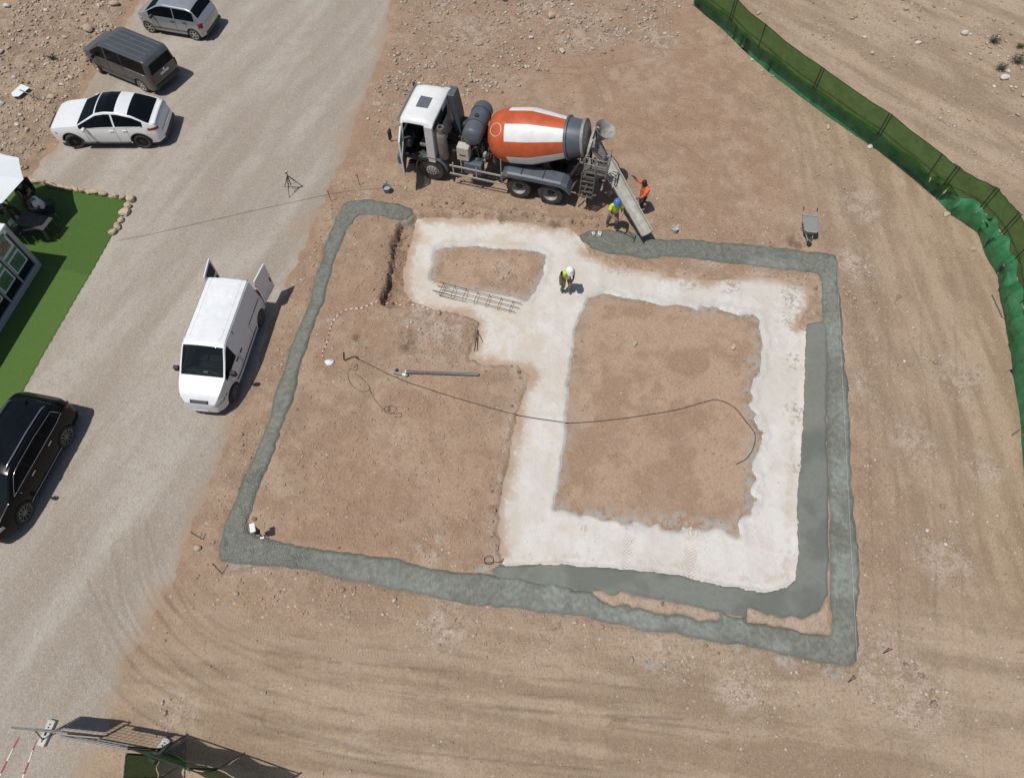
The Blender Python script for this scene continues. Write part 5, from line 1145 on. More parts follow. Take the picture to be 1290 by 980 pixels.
def mat_net(name, c0, c1, clear, rough, spec, weave):
    g = G(name); n = g.noise(2.2, 4, .6); w = g.noise(3.0, 3, .6, vec=g.mapping((1, 1, 14)))
    c = g.mix(g.sm(n, .3, .7), c0, c1); c = g.mix(g.m('MULTIPLY', g.sm(w, .45, .7), weave), c, tuple(x * .45 for x in c0))
    g.fin(c, rough, g.bump(g.m('ADD', n, g.m('MULTIPLY', g.noise(40, 2), .2)), .35, .05), 0, spec)
    if clear:
        tr = g.nt.nodes.new("ShaderNodeBsdfTransparent"); tr.inputs[0].default_value = (.9, 1, .85, 1); mx = g.nt.nodes.new("ShaderNodeMixShader"); mx.inputs[0].default_value = 1 - clear
        tl = g.nt.nodes.new("ShaderNodeBsdfTranslucent"); g.lk(c, tl.inputs[0]); ad = g.nt.nodes.new("ShaderNodeMixShader"); ad.inputs[0].default_value = .3
        g.nt.links.new(g.p.outputs[0], ad.inputs[1]); g.nt.links.new(tl.outputs[0], ad.inputs[2])
        g.nt.links.new(tr.outputs[0], mx.inputs[1]); g.nt.links.new(ad.outputs[0], mx.inputs[2]); g.nt.links.new(mx.outputs[0], g.out.inputs[0])
    return g.mat
M['net'] = mat_net("green_shade_net", (0.036, 0.125, 0.020), (0.066, 0.185, 0.036), .12, .8, .25, .5)
M['tarp'] = mat_net("glossy_green_sheet", (0.020, 0.135, 0.045), (0.055, 0.215, 0.095), 0, .46, .45, .3)
M['net_dark'] = mat_net("dark_green_net", (0.012, 0.055, 0.012), (0.022, 0.085, 0.020), .08, .6, .35, .4)

# ------------------------------------------------------------------ long screened fence on the right
def screen_fence():
    tops = [(878, -40), (928, 0), (965, 32), (1037, 87), (1122, 145), (1187, 195), (1208, 210), (1257, 238), (1285, 270)]
    base = [W(*p, 2.0) for p in tops] + [W(1280, 328, 1.0), W(1291, 380, 1.0), W(1299, 445, 1.0), W(1305, 530, 1.0), W(1309, 630, 1.0), W(1312, 760, 1.0)]
    hem = smooth_line(WP([(820, -40), (867, 0), (910, 40), (953, 80), (1013, 128), (1077, 173), (1117, 200), (1152, 226), (1175, 248), (1196, 269), (1230, 293), (1242, 322), (1257, 348), (1261, 375), (1268, 409), (1274, 446), (1279, 495), (1283, 533), (1286, 575), (1290, 630), (1296, 760)]), 8)
    t = thing("screened_fence", "long site fence of green shade net with glossy green sheet along its foot", "fence", (base[3][0], base[3][1], 0))
    O = Vector((base[3][0], base[3][1], 0)); loc = lambda x, y, z: Vector((x, y, z)) - O
    fl = smooth_line(base, 10)
    lean = lambda k: Vector((0.06 * math.sin(k * 1.7), 0.05 * math.cos(k * 1.3), 0))
    hi = 0
    for k in range(len(base) - 1):
        seg = fl[k * 10:k * 10 + 11]; rows = []; trow = []
        for i, p in enumerate(seg):
            col = []; z0 = hz(*p); sag = -.05 * math.sin(math.pi * i / 10) * (2.2 if k >= 6 else 1)
            for j, f in enumerate((.44, .55, .66, .77, .90, 1.0)):
                w = .05 * math.sin(i * 1.9 + j * 2.1 + k) * (1.8 if k >= 6 else .5); n = Vector((seg[min(i + 1, 10)][1] - seg[max(i - 1, 0)][1], -(seg[min(i + 1, 10)][0] - seg[max(i - 1, 0)][0]), 0)).normalized()
                col.append(loc(p[0], p[1], z0 + (2.0 + sag) * f) + n * w * (0.3 if 0 < i < 10 else 0) + n * .0)
            rows.append(col)
            d = np.hypot(hem[:, 0] - p[0], hem[:, 1] - p[1]); hi = max(hi, int(np.argmin(d))); h = hem[hi]
            hp = Vector((h[0], h[1], hz(*h) + .01)); tp = Vector((p[0], p[1], z0 + .98 + .12 * math.sin(i * .9 + k * 2.2) * (1 if k >= 5 else .4))); tc = []
            for f in (0, .12, .3, .5, .7, .88, 1.0):
                q = hp.lerp(tp, f); bul = math.sin(math.pi * min(1, f * 1.02)) * (.16 + .07 * math.sin(i * 1.3 + k * 1.1) + (.14 * math.sin(i * 2.4 + f * 5 + k) if k >= 5 else 0))
                inn = Vector((hp.x - tp.x, hp.y - tp.y, 0)); inn = inn.normalized() if inn.length > .01 else Vector((-1, 0, 0))
                tc.append(q + inn * (bul * .8 + .05) + Vector((0, 0, bul * .6)) - O)
            trow.append(tc)
        MB().grid(rows).build("net_panel", M['net'], t, True)
        MB().grid(trow).build("foot_sheet", M['tarp'], t, True)
        q = [Vector(r[-1]) for r in rows]; MB().tube([p + Vector((0, 0, .01)) for p in q], .014, 5).build("top_wire", M['post'], t)
        mid = [Vector(r[1]).lerp(Vector(r[2]), .5) for r in rows]; MB().tube([p + Vector((-.02, -.02, 0)) for p in mid], .010, 4).build("mid_wire", M['post'], t)
        b = base[k]; z = hz(*b)
        off = [(0, 0)] if k in (2, 5) else [(-.05, .04), (.05, -.04)]
        for dx, dy in off: MB().cyl(loc(b[0] + dx - .03, b[1] + dy - .03, z + .88), loc(b[0] + dx - .03, b[1] + dy - .03, z + 2.04), .020, n=8).build("post", M['post'], t)
    for u, v, u2, v2, lb in ((1249, 372, 1262, 401, "longer thin steel stake lying at the foot of the green fence"), (1283, 542, 1274, 549, "short steel stake sticking out from under the green sheet")):
        a = W3(u, v, .03); b = W3(u2, v2, .03); o = MB().cyl(a, b, .022, n=6).build("loose_stake", M['galv']); tag(o, lb, "stake", "stakes lying by the fence")
screen_fence()

# ------------------------------------------------------------------ steel mesh barrier and green screen at the gateway
def concrete_foot(x, y, rz, label):
    t = thing("concrete_block", label, "concrete block", (x, y, hz(x, y)), rz, "concrete feet of the site barrier")
    MB().slab([(-.34, -.11), (.34, -.11), (.34, .11), (-.34, .11)], 0, .13).build("block", M['concrete'], t, bevel=.02)
    for dx in (-.22, -.14, .14, .22): MB().cyl((dx, 0, .131), (dx, 0, .136), .022, n=10).build("socket", M['under'], t)
    h = MB(); h.box((0, 0, .135), (.14, .06, .01)); h.build("grip_slot", M['under'], t)
def mesh_barrier(a, b, label, boards):
    A = Vector((*a, hz(*a) + .10)); B = Vector((*b, hz(*b) + .10)); d = B - A; L = d.length; f = d.normalized(); n = Vector((-f.y, f.x, 0))
    t = thing("mesh_barrier", label, "barrier", A, 0, "steel mesh barriers at the gateway")
    fr = [(0, 0, 0), (0, 0, 1.85), f * L + Vector((0, 0, 1.85)), f * L]
    MB().tube(fr, .021, 6, True).build("frame", M['galv'], t)
    k = int(L / .16); m = MB()
    for i in range(1, k): p = f * (L * i / k); m.cyl(p, p + Vector((0, 0, 1.85)), .004, n=4)
    for z in (.35, .62, .92, 1.22, 1.52): m.cyl(Vector((0, 0, z)), f * L + Vector((0, 0, z)), .004, n=4)
    o = m.build("wire_mesh", M['galv'], t); o["kind"] = "stuff"
    for s0, s1, z0, z1 in boards:
        MB().plate([f * s0 + Vector((0, 0, z0)) + n * .03, f * s1 + Vector((0, 0, z0)) + n * .03, f * s1 + Vector((0, 0, z1)) + n * .03, f * s0 + Vector((0, 0, z1)) + n * .03], n, .012).build("board", M['galv'], t)
    return t
P1 = W(68, 921); P2 = W(202.5, 946); PM = W(132, 928)
for p, rz, lb in ((W(61, 923), R(78), "pale concrete barrier foot standing on the gravel"), (W(203, 945), R(60), "pale concrete barrier foot partly under the green screen")): concrete_foot(p[0], p[1], rz, lb)
mesh_barrier(P1, PM, "steel mesh barrier seen edge-on carrying a tall grey board", [(.10, 1.32, .30, 1.80)])
mesh_barrier(W(124, 931), P2, "steel mesh barrier with a long grey board along its top by the green screen", [(.40, 1.62, 1.32, 1.80)])
br = MB(); a = Vector((*P1, 1.0)); 
def brace(u, v, u2, v2, z):
    p = W(u, v); q = W(u2, v2); o = MB().cyl((*p, .12), (*q, z), .018, n=6).build("barrier_brace", M['galv']); tag(o, "slanting steel brace propping the edge-on mesh barrier", "brace")
brace(57, 932, 68, 922, .9)
def green_screen(a, b, label):
    A = Vector((*a, hz(*a))); B = Vector((*b, hz(*b))); d = B - A; L = d.length; f = d.normalized(); n = Vector((-f.y, f.x, 0)); k = max(2, int(L / 2.0))
    t = thing("green_screen", label, "fence", A, 0, "green screens at the gateway")
    for i in range(k):
        rows = [[f * (L * (i + u) / k) + n * (.035 * math.sin(9 * u + j * 1.7 + i)) + Vector((0, 0, z - .06 * math.sin(math.pi * u) * (z > 1.9))) for j, z in enumerate((.03, .5, 1.0, 1.5, 1.95))] for u in np.linspace(0, 1, 13)]
        MB().grid(rows).build("net_panel", M['net_dark'], t, True)
    for i in range(k + 1): MB().cyl(f * (L * i / k) + n * .05, f * (L * i / k) + n * .05 + Vector((0, 0, 2.0)), .025, n=8).build("post", M['post'], t)
    MB().tube([f * (L * u) + Vector((0, 0, 1.96)) + n * .03 for u in np.linspace(0, 1, 8)], .02, 6).build("top_rail", M['post'], t)
green_screen(P2, W(345, 996), "dark green netting screen running away from the barrier foot along the earth")
green_screen((P2[0] - .02, P2[1] - .12), W(196, 1010), "short dark green netting screen turning off at the gateway corner")

# ------------------------------------------------------------------ striped tapes
RT = random.Random(4)
def tape(pts, label, w=.07, seg=.16, z=.015, grp=None, name="barrier_tape"):
    L = smooth_line(WP(pts), 10); acc = np.concatenate([[0], np.cumsum(np.hypot(*np.diff(L, axis=0).T))]); n = int(acc[-1] / seg)
    m = MB(); s = np.linspace(0, acc[-1], n + 1); X = np.interp(s, acc, L[:, 0]); Y = np.interp(s, acc, L[:, 1]); V = []
    for i in range(n + 1):
        t = Vector((X[min(i + 1, n)] - X[max(i - 1, 0)], Y[min(i + 1, n)] - Y[max(i - 1, 0)], 0)).normalized(); nn = Vector((-t.y, t.x, 0)); tw = .5 + .5 * abs(math.sin(i * .6)); h = hz(X[i], Y[i]) + z + .012 * abs(math.sin(i * 1.3))
        V.append((Vector((X[i], Y[i], h)) - nn * w / 2 * tw * (.5 + .5 * RT.random()), Vector((X[i], Y[i], h + .01)) + nn * w / 2 * tw))
    for i in range(n): m.cur = i % 2; m.add([V[i][0], V[i + 1][0], V[i + 1][1], V[i][1]], [(0, 1, 2, 3)])
    o = m.build(name, [M['tape_red'], M['tape_white']], None, solid=.003); tag(o, label, "tape", grp)
tape([(409, 452), (406, 446), (412, 432), (417, 412), (424, 400), (437, 391), (455, 389), (470, 383), (482, 378)], "red and white warning tape trailing across the earth from a white bag", .045, .10)
tape([(482, 378), (490, 373), (500, 377), (512, 383), (528, 386), (540, 390)], "red and white warning tape crumpled at the pit corner", .035, .10)
tape([(25, 927), (12, 952), (-6, 990)], "red and white tape on gravel, the one further from the barrier foot", .055, .26)
tape([(47, 930), (38, 955), (25, 990)], "red and white tape on gravel, leading from the barrier foot", .055, .26)
def bag():
    x, y, z = W3(415, 457); rows = []; rr = random.Random(3)
    for i in range(7):
        rows.append([(.17 * math.cos(a) * (1 - i / 6.0) * (1 + .25 * math.sin(a * 3 + i)), .15 * math.sin(a) * (1 - i / 6.0) * (1 + .2 * math.cos(a * 2)), .015 + .12 * (i / 6.0) ** .6 + .02 * rr.random()) for a in np.linspace(0, 6.283, 13)[:-1]])
    o = MB().grid(rows, closed=True).build("plastic_bag", M['paper'], None, True); o.location = (x, y, z); tag(o, "crumpled white plastic bag at the end of the striped tape", "bag")
bag()

# ------------------------------------------------------------------ cables, wires, pipes, steel
def line_obj(name, pts, r, mat, label, cat, z=.012, n=8, grp=None, sides=6):
    L = smooth_line(WP(pts), n); o = MB().tube([(p[0], p[1], max(hz(*p), GHmax(p)) + z) for p in L], r, sides).build(name, mat, None, True); return tag(o, label, cat, grp)
def GHmax(p):
    i = int(np.clip(np.searchsorted(gx, p[0]) - 1, 0, NX - 2)); j = int(np.clip(np.searchsorted(gy, p[1]) - 1, 0, NY - 2)); lift = 0.0
    if FD['white'][j, i] < -.02: lift = .06
    elif FD['ring'][j, i] < -.02: lift = .08
    elif FD['strip'][j, i] < -.02: lift = .055
    elif FD['turf'][j, i] < 0: lift = .045
    elif FD['road'][j, i] < 0: lift = .03
    return hz(*p) + lift
line_obj("power_cable", [(448, 451), (470, 462), (497, 475), (530, 487), (580, 503), (640, 520), (700, 530), (722, 532), (780, 527), (850, 516), (890, 505), (905, 503), (925, 512), (940, 530), (951, 545), (950, 562), (941, 577), (928, 584)], .014, M['cable'], "long black cable snaking over the earth and across the pale slab", "cable")
line_obj("cable_end", [(433, 444), (434, 454), (441, 451), (449, 450), (452, 453)], .026, M['cable'], "thick kinked black cable end beside the white bag", "cable")
line_obj("tie_wire", [(446, 463), (450, 459), (449, 467), (441, 465), (438, 470), (441, 482), (451, 492), (462, 493), (466, 489), (458, 479), (447, 470)], .009, M['wire'], "loop of thin tie wire lying beside the black cable", "wire")
line_obj("tie_wire", [(465, 488), (470, 500), (480, 513), (487, 518), (492, 515), (488, 512), (484, 516), (489, 521), (497, 519), (499, 514), (492, 511), (489, 517), (497, 521), (505, 520), (505, 525), (497, 525)], .009, M['wire'], "tangled coil of thin tie wire on the bare earth", "wire")
line_obj("hose_coil", [(616 + 5.6 * math.cos(a) * (1 + .03 * a / 6), 706 + 5.2 * math.sin(a)) for a in np.linspace(0, 15, 30)] + [(630, 708), (634, 703)], .012, M['cable'], "small coil of dark wire beside the pale slab corner", "coil")
line_obj("ground_wire", [(150, 304), (200, 294), (260, 280), (330, 264), (400, 249), (430, 242), (485, 237)], .0045, M['cable'], "thin dark line stretched straight over the gravel road to the bucket", "wire")
line_obj("string_line", [(1052, 325), (1056, 420), (1063, 560), (1070, 700), (1077, 832)], .0035, M['tape_white'], "pale string line stretched along the right arm of the footing", "string", .10)
def pipes():
    a = Vector(W3(512, 470, .075)); b = Vector(W3(603, 473, .07)); t = thing("drain_pipe", "long grey plastic pipe lying on the bare earth", "pipe", a)
    MB().lathe([(0, .062), (.16, .062), (.17, .055), ((b - a).length, .055), ((b - a).length, .047), ((b - a).length - .2, .047)], (0, 0, 0), b - a, 16).build("tube", M['pvc'], t, True, angle=40)
    MB().cyl((0, 0, 0), (b - a).normalized() * -.03, .06, n=14).build("socket_end", M['pvc_white'], t)
    a = Vector(W3(497, 470.5, .06)); b = Vector(W3(514, 474, .06)); t = thing("pipe_offcut", "short grey pipe piece with white collar beside the long pipe", "pipe", a)
    MB().cyl((0, 0, 0), b - a, .055, n=14).build("tube", M['pvc'], t, True, angle=40); MB().cyl((b - a) * .62, (b - a) * .85, .062, n=14).build("collar", M['pvc_white'], t, True, angle=40)
    MB().cyl((b - a) * .1 + Vector((0, .05, 0)), (b - a) * .2 + Vector((0, .16, .04)), .04, n=10).build("branch", M['trim'], t)
pipes()
def rebar_cage():
    a = Vector((*W(549, 361), 0)); b = Vector((*W(652, 388), 0)); d = b - a; L = d.length; f = d.normalized(); n = Vector((-f.y, f.x, 0)); z = hz(a.x, a.y) + .05
    t = thing("rebar_cage", "long rebar cage lying on the pale slab beside the small earth rectangle", "rebar cage", (a.x, a.y, z))
    for k, (dy, dz) in enumerate(((-.22, .02), (-.07, .02), (.08, .02), (.22, .02), (-.22, .26), (.0, .26), (.22, .26))):
        o = random.Random(k).uniform(-.15, .25); MB().cyl(f * o + n * dy + Vector((0, 0, dz)), f * (L + o * .6) + n * dy + Vector((0, 0, dz + .01)), .011, n=5).build("bar", M['rebar'], t)
    for i in range(7):
        p = f * (.25 + (L - .5) * i / 6); MB().tube([p + n * y + Vector((0, 0, zz)) for y, zz in ((-.24, 0), (-.24, .28), (.24, .28), (.24, 0))], .009, 5, True).build("stirrup", M['rebar'], t)
rebar_cage()
for i, (p, q) in enumerate((((602, 414), (597, 441)), ((602, 414), (601, 440)), ((603, 419), (608, 429)))):
    o = MB().cyl(W3(*p, .11), W3(*q, .06), .011, n=5).build("rebar_rod", M['rebar']); tag(o, ["bent-over rebar rod leaning at the slab step, longest of three", "straight rebar rod lying in the middle of three at the slab step", "shortest rebar rod of three lying at the slab step"][i], "rebar", "loose rods at the slab step")

# ------------------------------------------------------------------ survey stakes, tripod, instrument
def stake(u, v, label, lean=(0, 0), h=.62):
    x, y, z = W3(u, v); t = thing("survey_stake", label, "stake", (x, y, z), 0, "survey stakes round the plot")
    MB().cyl((0, 0, -.1), (lean[0] * h, lean[1] * h, h), .013, n=6).build("rod", M['rebar'], t); MB().cyl((lean[0] * h * .88, lean[1] * h * .88, h * .88), (lean[0] * h, lean[1] * h, h + .01), .022, n=8).build("red_cap", M['red'], t)
stake(453, 233, "red-tipped steel stake in the earth near the tripod, nearer the truck"); stake(417, 254, "red-tipped steel stake at the gravel edge below the tripod")
stake(257, 680, "red-tipped stake leaning beside the gravel near the footing corner", (-.3, .1)); stake(281, 724, "red-tipped stake leaning below the footing corner", (-.2, .3))
stake(1112, 823, "red-tipped stake beside a white splash at the footing corner", (.1, .1), .5); stake(1068, 860, "red-tipped stake leaning in stony ground off the footing corner", (.1, .2), .5)
def tripod():
    c = W(369, 240); z = hz(*c); t = thing("tripod", "slim black camera tripod standing on the gravel road", "tripod", (c[0], c[1], z)); h = .98
    ft = [Vector((*W(364.5, 249.5), z)) , Vector((*W(382, 235.5), z)), Vector((*W(359, 236), z))]; O = Vector((c[0], c[1], z))
    for p in ft:
        q = p - O; MB().cyl((0, 0, h * .86), q * .5 + Vector((0, 0, h * .43)), .022, n=6).cyl(q * .5 + Vector((0, 0, h * .43)), q + Vector((0, 0, .02)), .014, n=6).build("leg", M['trim'], t); MB().cyl((0, 0, h * .35), q * .58 + Vector((0, 0, h * .36)), .008, n=5).build("spreader", M['trim'], t)
    MB().cyl((0, 0, h * .34), (0, 0, h), .02, n=8).build("centre_column", M['trim'], t); MB().box((0, 0, h + .03), (.10, .07, .06)).build("head", M['trim'], t, bevel=.01); MB().box((0, 0, h + .07), (.05, .05, .02)).build("plate", M['pvc_white'], t)
tripod()
def instrument():
    x, y, z = W3(330.5, 676); t = thing("survey_box", "white-topped box on a dark tapered post inside the footing corner", "survey box", (x, y, z), R(18))
    MB().cyl((0, 0, 0), (0, 0, .62), .022, n=8).build("post", M['trim'], t); MB().box((0, 0, .72), (.12, .20, .44)).build("body", M['navy'], t, bevel=.04)
    MB().lathe([(0, .03), (.1, .05), (.24, .10)], (0, 0, .32), (0, 0, 1), 10).build("neck", M['navy'], t, True); MB().box((-.01, 0, .965), (.17, .30, .06)).build("lid", M['pvc_white'], t, bevel=.02); MB().box((0, -.04, .03), (.12, .07, .06)).build("base", M['pvc_white'], t)
instrument()

# ------------------------------------------------------------------ buckets, blocks, wheelbarrow
def bucket(u, v, r, h, mat, fill, label):
    x, y, z = W3(u, v); t = thing("bucket", label, "bucket", (x, y, z))
    MB().lathe([(0, r * .78), (h, r), (h + .01, r * 1.06), (h + .01, r * .98), (.02, r * .74)], (0, 0, 0), (0, 0, 1), 20).build("shell", mat, t, True, angle=40)
    MB().cyl((0, 0, h * .55), (0, 0, h * .62), r * .9, n=18).build("contents", fill, t)
    MB().tube([(r * math.cos(a), .10 * math.sin(a), h + .0 + .02 * math.sin(a)) for a in np.linspace(0, math.pi, 10)], .006, 5).build("bail", M['galv'], t)
bucket(488, 241, .17, .26, M['bucket_blue'], M['slurry'], "blue-grey bucket standing near the truck cab door")
bucket(849, 292, .13, .20, M['pvc_white'], M['slurry'], "white bucket standing on the earth beyond the wet concrete")
for (u, v), s, lb in (((747, 297), (.13, .15, .14), "small white block with reddish side on the wet concrete"), ((755, 297), (.16, .19, .14), "slightly larger white block on the wet concrete")):
    x, y, z = W3(u, v); t = thing("spacer_block", lb, "block", (x, y, z + .08), R(20 if s[0] < .15 else -8), "white blocks on the wet concrete")
    MB().box((0, 0, .06), s, taper=.9).build("body", M['pvc_white'], t, bevel=.015); MB().box((0, 0, .135), (s[0] * .5, s[1] * .5, .006)).build("recess", M['slurry'], t)
    if s[0] < .15: MB().box((-s[0] * .47, 0, .06), (.012, s[1] * .7, .09)).build("side_face", M['red'], t)
def wheelbarrow():
    x, y, z = W3(1017, 306); t = thing("wheelbarrow", "grey wheelbarrow full of wet concrete beside the footing corner", "wheelbarrow", (x, y, z), R(-97))
    # local: +X is forward (wheel), tray behind
    rows = []
    for f, zz in ((0, .24), (1, .54)):
        s = .72 + .28 * f; rows.append([(-.52 + px * s * (1.0), py * s, zz) for px, py in ((.44, -.16), (.44, .16), (.36, .28), (-.34, .31), (-.42, .27), (-.42, -.27), (-.34, -.31), (.36, -.28))])
    MB().grid(rows, closed=True).add(rows[0], [tuple(range(8))]).build("tray", M['barrow'], t, solid=.012)
    MB().tube(rows[1], .016, 6, True).build("tray_rim", M['barrow'], t)
    top = [((p[0] + .52) * .95 - .52, p[1] * .95, .505) for p in rows[1]]; MB().add(top + [(p[0], p[1], .42) for p in top], [tuple(range(8)), tuple(range(15, 7, -1))] + [(i, (i + 1) % 8, 8 + (i + 1) % 8, 8 + i) for i in range(8)]).build("concrete_load", M['barrow_fill'], t, bevel=.02)
    for s in (-1, 1):
        MB().tube([(.10, s * .05, .19), (-.15, s * .14, .28), (-.85, s * .24, .46), (-1.22, s * .27, .60)], .017, 6).build("handle", M['barrow'], t); MB().cyl((-1.14, s * .265, .57), (-1.30, s * .275, .63), .023, n=8).build("grip", M['trim'], t)
        MB().tube([(-.62, s * .20, .36), (-.72, s * .22, .02), (-.60, s * .20, .02), (-.45, s * .18, .32)], .014, 6).build("leg", M['barrow'], t)
    w = thing_part("wheel", t, (.08, 0, .19)); MB().lathe([(-.045, .12), (-.05, .16), (-.02, .19), (.02, .19), (.05, .16), (.045, .12)], (0, 0, 0), (0, 1, 0), 22).build("tyre", M['rubber'], w, True); MB().lathe([(-.03, .02), (-.02, .125), (.02, .125), (.03, .02)], (0, 0, 0), (0, 1, 0), 18).build("rim", M['barrow'], w, True)
    MB().tube([(.02, -.07, .25), (.20, -.07, .36), (.26, 0, .33), (.20, .07, .36), (.02, .07, .25)], .013, 6).build("front_guard", M['barrow'], t)
wheelbarrow()

# ------------------------------------------------------------------ fallen sign
def fallen_sign():
    x, y, z = W3(60, 131.5, .04); hx, hy = W(30, 121); t = thing("fallen_sign", "fallen pointed white and green sign on a post among the rubble", "sign", (x, y, z)); d = Vector((hx - x, hy - y, .16)); f = d.normalized(); n = Vector((-f.y, f.x, 0)).normalized(); u = n.cross(f)
    MB().cyl((0, 0, 0), d, .026, n=8).build("post", M['galv'], t)
    c = d; board = [c + n * .32 + f * .20, c + n * .46, c + n * .32 - f * .20, c - n * .34 - f * .24, c - n * .34 + f * .22]
    MB().plate([p + u * .03 for p in board], u, .02).build("board", M['sign_white'], t)
    MB().plate([c - n * .30 - f * .20 + u * .052, c - n * .14 - f * .19 + u * .052, c - n * .14 + f * .17 + u * .052, c - n * .30 + f * .18 + u * .052], u, .004).build("green_band", M['sign_green'], t)
    for k in range(3): MB().plate([c + n * (.22 - .1 * k) - f * .14 + u * .052, c + n * (.27 - .1 * k) - f * .14 + u * .052, c + n * (.27 - .1 * k) + f * .12 + u * .052, c + n * (.22 - .1 * k) + f * .12 + u * .052], u, .004).build("text_line", M['sign_green'], t)
fallen_sign()

# ------------------------------------------------------------------ site office cabin
def cabin():
    B0 = Vector((*W(55, 336), 0)); e = Vector((*W(0, 425), 0)); f = (e - B0).normalized(); rz = math.atan2(f.y, f.x)
    t = thing("site_cabin", "white site cabin with grey-framed windows full of posters on the turf", "cabin", (B0.x, B0.y, .045), rz)
    # local: +X runs along the glazed front away from the corner, +Y points at the road (or away): find the side facing +x world
    s = 1 if Vector((-f.y, f.x, 0)).x > 0 else -1; H = 2.42; L = 6.0; D = 2.4
    P = lambda nm, mb, mat, par=t, **k: mb.build(nm, M[mat], par, **k)
    P("roof", MB().box((L / 2, -s * D / 2, H - .05), (L + .04, D + .04, .10)), 'cabin_white', bevel=.02); P("floor_frame", MB().box((L / 2, -s * D / 2, .10), (L, D - .06, .16)), 'cab_grey')
    P("end_wall", MB().box((.03, -s * D / 2, H / 2), (.06, D - .10, H - .22)), 'cabin_white'); P("end_wall", MB().box((L - .03, -s * D / 2, H / 2), (.06, D - .10, H - .22)), 'cabin_white'); P("back_wall", MB().box((L / 2, -s * (D - .03), H / 2), (L - .14, .06, H - .22)), 'cabin_white')
    P("corner_post", MB().box((.07, -s * .07, H / 2), (.18, .14, H - .21)), 'cab_grey', bevel=.01); P("sill", MB().box((L / 2, -s * .06, .20), (L - .3, .12, .22)), 'cab_grey', bevel=.01); P("header", MB().box((L / 2, -s * .06, H - .19), (L - .3, .12, .16)), 'cabin_white', bevel=.008)
    P("name_band", MB().box((1.6, s * .004, H - .19), (2.6, .012, .12)), 'poster_green')
    w = .92; n = 6
    for i in range(n):
        x0 = .19 + i * w; P("mullion", MB().box((x0 + w - .03, -s * .05, 1.29), (.06, .10, 1.94)), 'cab_grey', bevel=.006) if i < n - 1 else None
        pn = P("window_pane", MB().box((x0 + w / 2 - .03, -s * .075, 1.29), (w - .07, .012, 1.92)), 'tint')
        po = P("poster", MB().box((x0 + w / 2 - .03, -s * .064, 1.42), (w - .16, .006, 1.46)), 'poster', pn)
    # pictures and print on each poster
        for j, (zc, hh, mt) in enumerate(((1.86, .46, 'leaf_pic' if i % 2 else 'house_pic'), (1.44, .14, 'poster_green'), (1.02, .52, 'leaf_pic'))):
            o = P("picture" if j != 1 else "title_band", MB().box((x0 + w / 2 - .03 + (.04 if j == 0 else 0), -s * .059, zc), (w - (.30 if j != 1 else .20), .004, hh)), mt, pn)
    o = P("entry_mat", MB().box((1.6, s * .45, .008), (.9, .5, .012)), 'trim') if False else None
cabin()

# ------------------------------------------------------------------ parasol, table, chairs
def parasol():
    tip = W(28, 231, 2.25); cx, cy = tip[0] - 1.62, tip[1] + .05; t = thing("parasol", "white eight-sided parasol shading the table on the turf", "parasol", (cx, cy, .045), R(4)); R0 = 1.65
    for k in range(8):
        a, b = k * math.pi / 4, (k + 1) * math.pi / 4; rows = []
        for q in (0, .35, .7, 1.0):
            rows.append([(R0 * q * (math.cos(a) * (1 - u) + math.cos(b) * u) * (1 - .02 * math.sin(math.pi * u) * q), R0 * q * (math.sin(a) * (1 - u) + math.sin(b) * u) * (1 - .02 * math.sin(math.pi * u) * q), 2.72 - .47 * q - .02 * math.sin(math.pi * u) * q) for u in (0, .25, .5, .75, 1)])
        MB().grid(rows[1:] if False else rows).build("canopy_panel", M['canvas'], t, False, solid=.006)
        MB().cyl((0, 0, 2.62), (R0 * .97 * math.cos(a), R0 * .97 * math.sin(a), 2.23), .012, n=6).build("rib", M['alloy'], t)
    MB().cyl((0, 0, .06), (0, 0, 2.80), .028, n=12).build("pole", M['alloy'], t); MB().lathe([(0, .28), (.05, .28), (.09, .06), (.3, .045)], (0, 0, 0), (0, 0, 1), 20).build("base", M['concrete'], t, True, angle=40)
parasol()
def table():
    p = [Vector((*W(*q, .73), 0)) for q in ((30, 268), (66, 273), (55, 293), (19, 280))]; c = sum(p, Vector()) / 4; f = ((p[1] - p[0]) + (p[2] - p[3])).normalized(); Lx = ((p[1] - p[0]).length + (p[2] - p[3]).length) / 2; Ly = ((p[3] - p[0]).length + (p[2] - p[1]).length) / 2
    t = thing("garden_table", "dark slatted garden table half in the parasol's shade", "table", (c.x, c.y, .045), math.atan2(f.y, f.x)); n = 9
    for k in range(n): MB().box((0, -Ly / 2 + Ly * (k + .5) / n, .69), (Lx, Ly / n - .012, .022)).build("slat", M['slat'], t)
    for sx in (-1, 1):
        MB().box((sx * Lx * .42, 0, .655), (.05, Ly * .92, .04)).build("bearer", M['slat'], t)
        for sy in (-1, 1): MB().box((sx * Lx * .44, sy * Ly * .42, .32), (.05, .05, .64)).build("leg", M['slat'], t)
    return c
TABLE = table()
def chair(x, y, rz, label):
    t = thing("garden_chair", label, "chair", (x, y, .045), rz, "garden chairs round the table")
    MB().box((0, 0, .43), (.50, .50, .05)).build("seat", M['wicker'], t, bevel=.015); MB().grid([[(-.25 - .06 * k, yy * (1 - .06 * k), .45 + .17 * k) for yy in (-.25, -.12, 0, .12, .25)] for k in range(4)]).build("backrest", M['wicker'], t, True, solid=.03)
    for sx, sy in ((.22, .22), (.22, -.22), (-.22, .22), (-.22, -.22)): MB().cyl((sx, sy, .42), (sx * 1.08, sy * 1.08, 0), .016, n=6).build("leg", M['alloy'], t)
    for sy in (-1, 1): MB().tube([(-.28, sy * .26, .66), (.20, sy * .27, .66), (.23, sy * .26, .45)], .02, 6).build("armrest", M['wicker'], t)
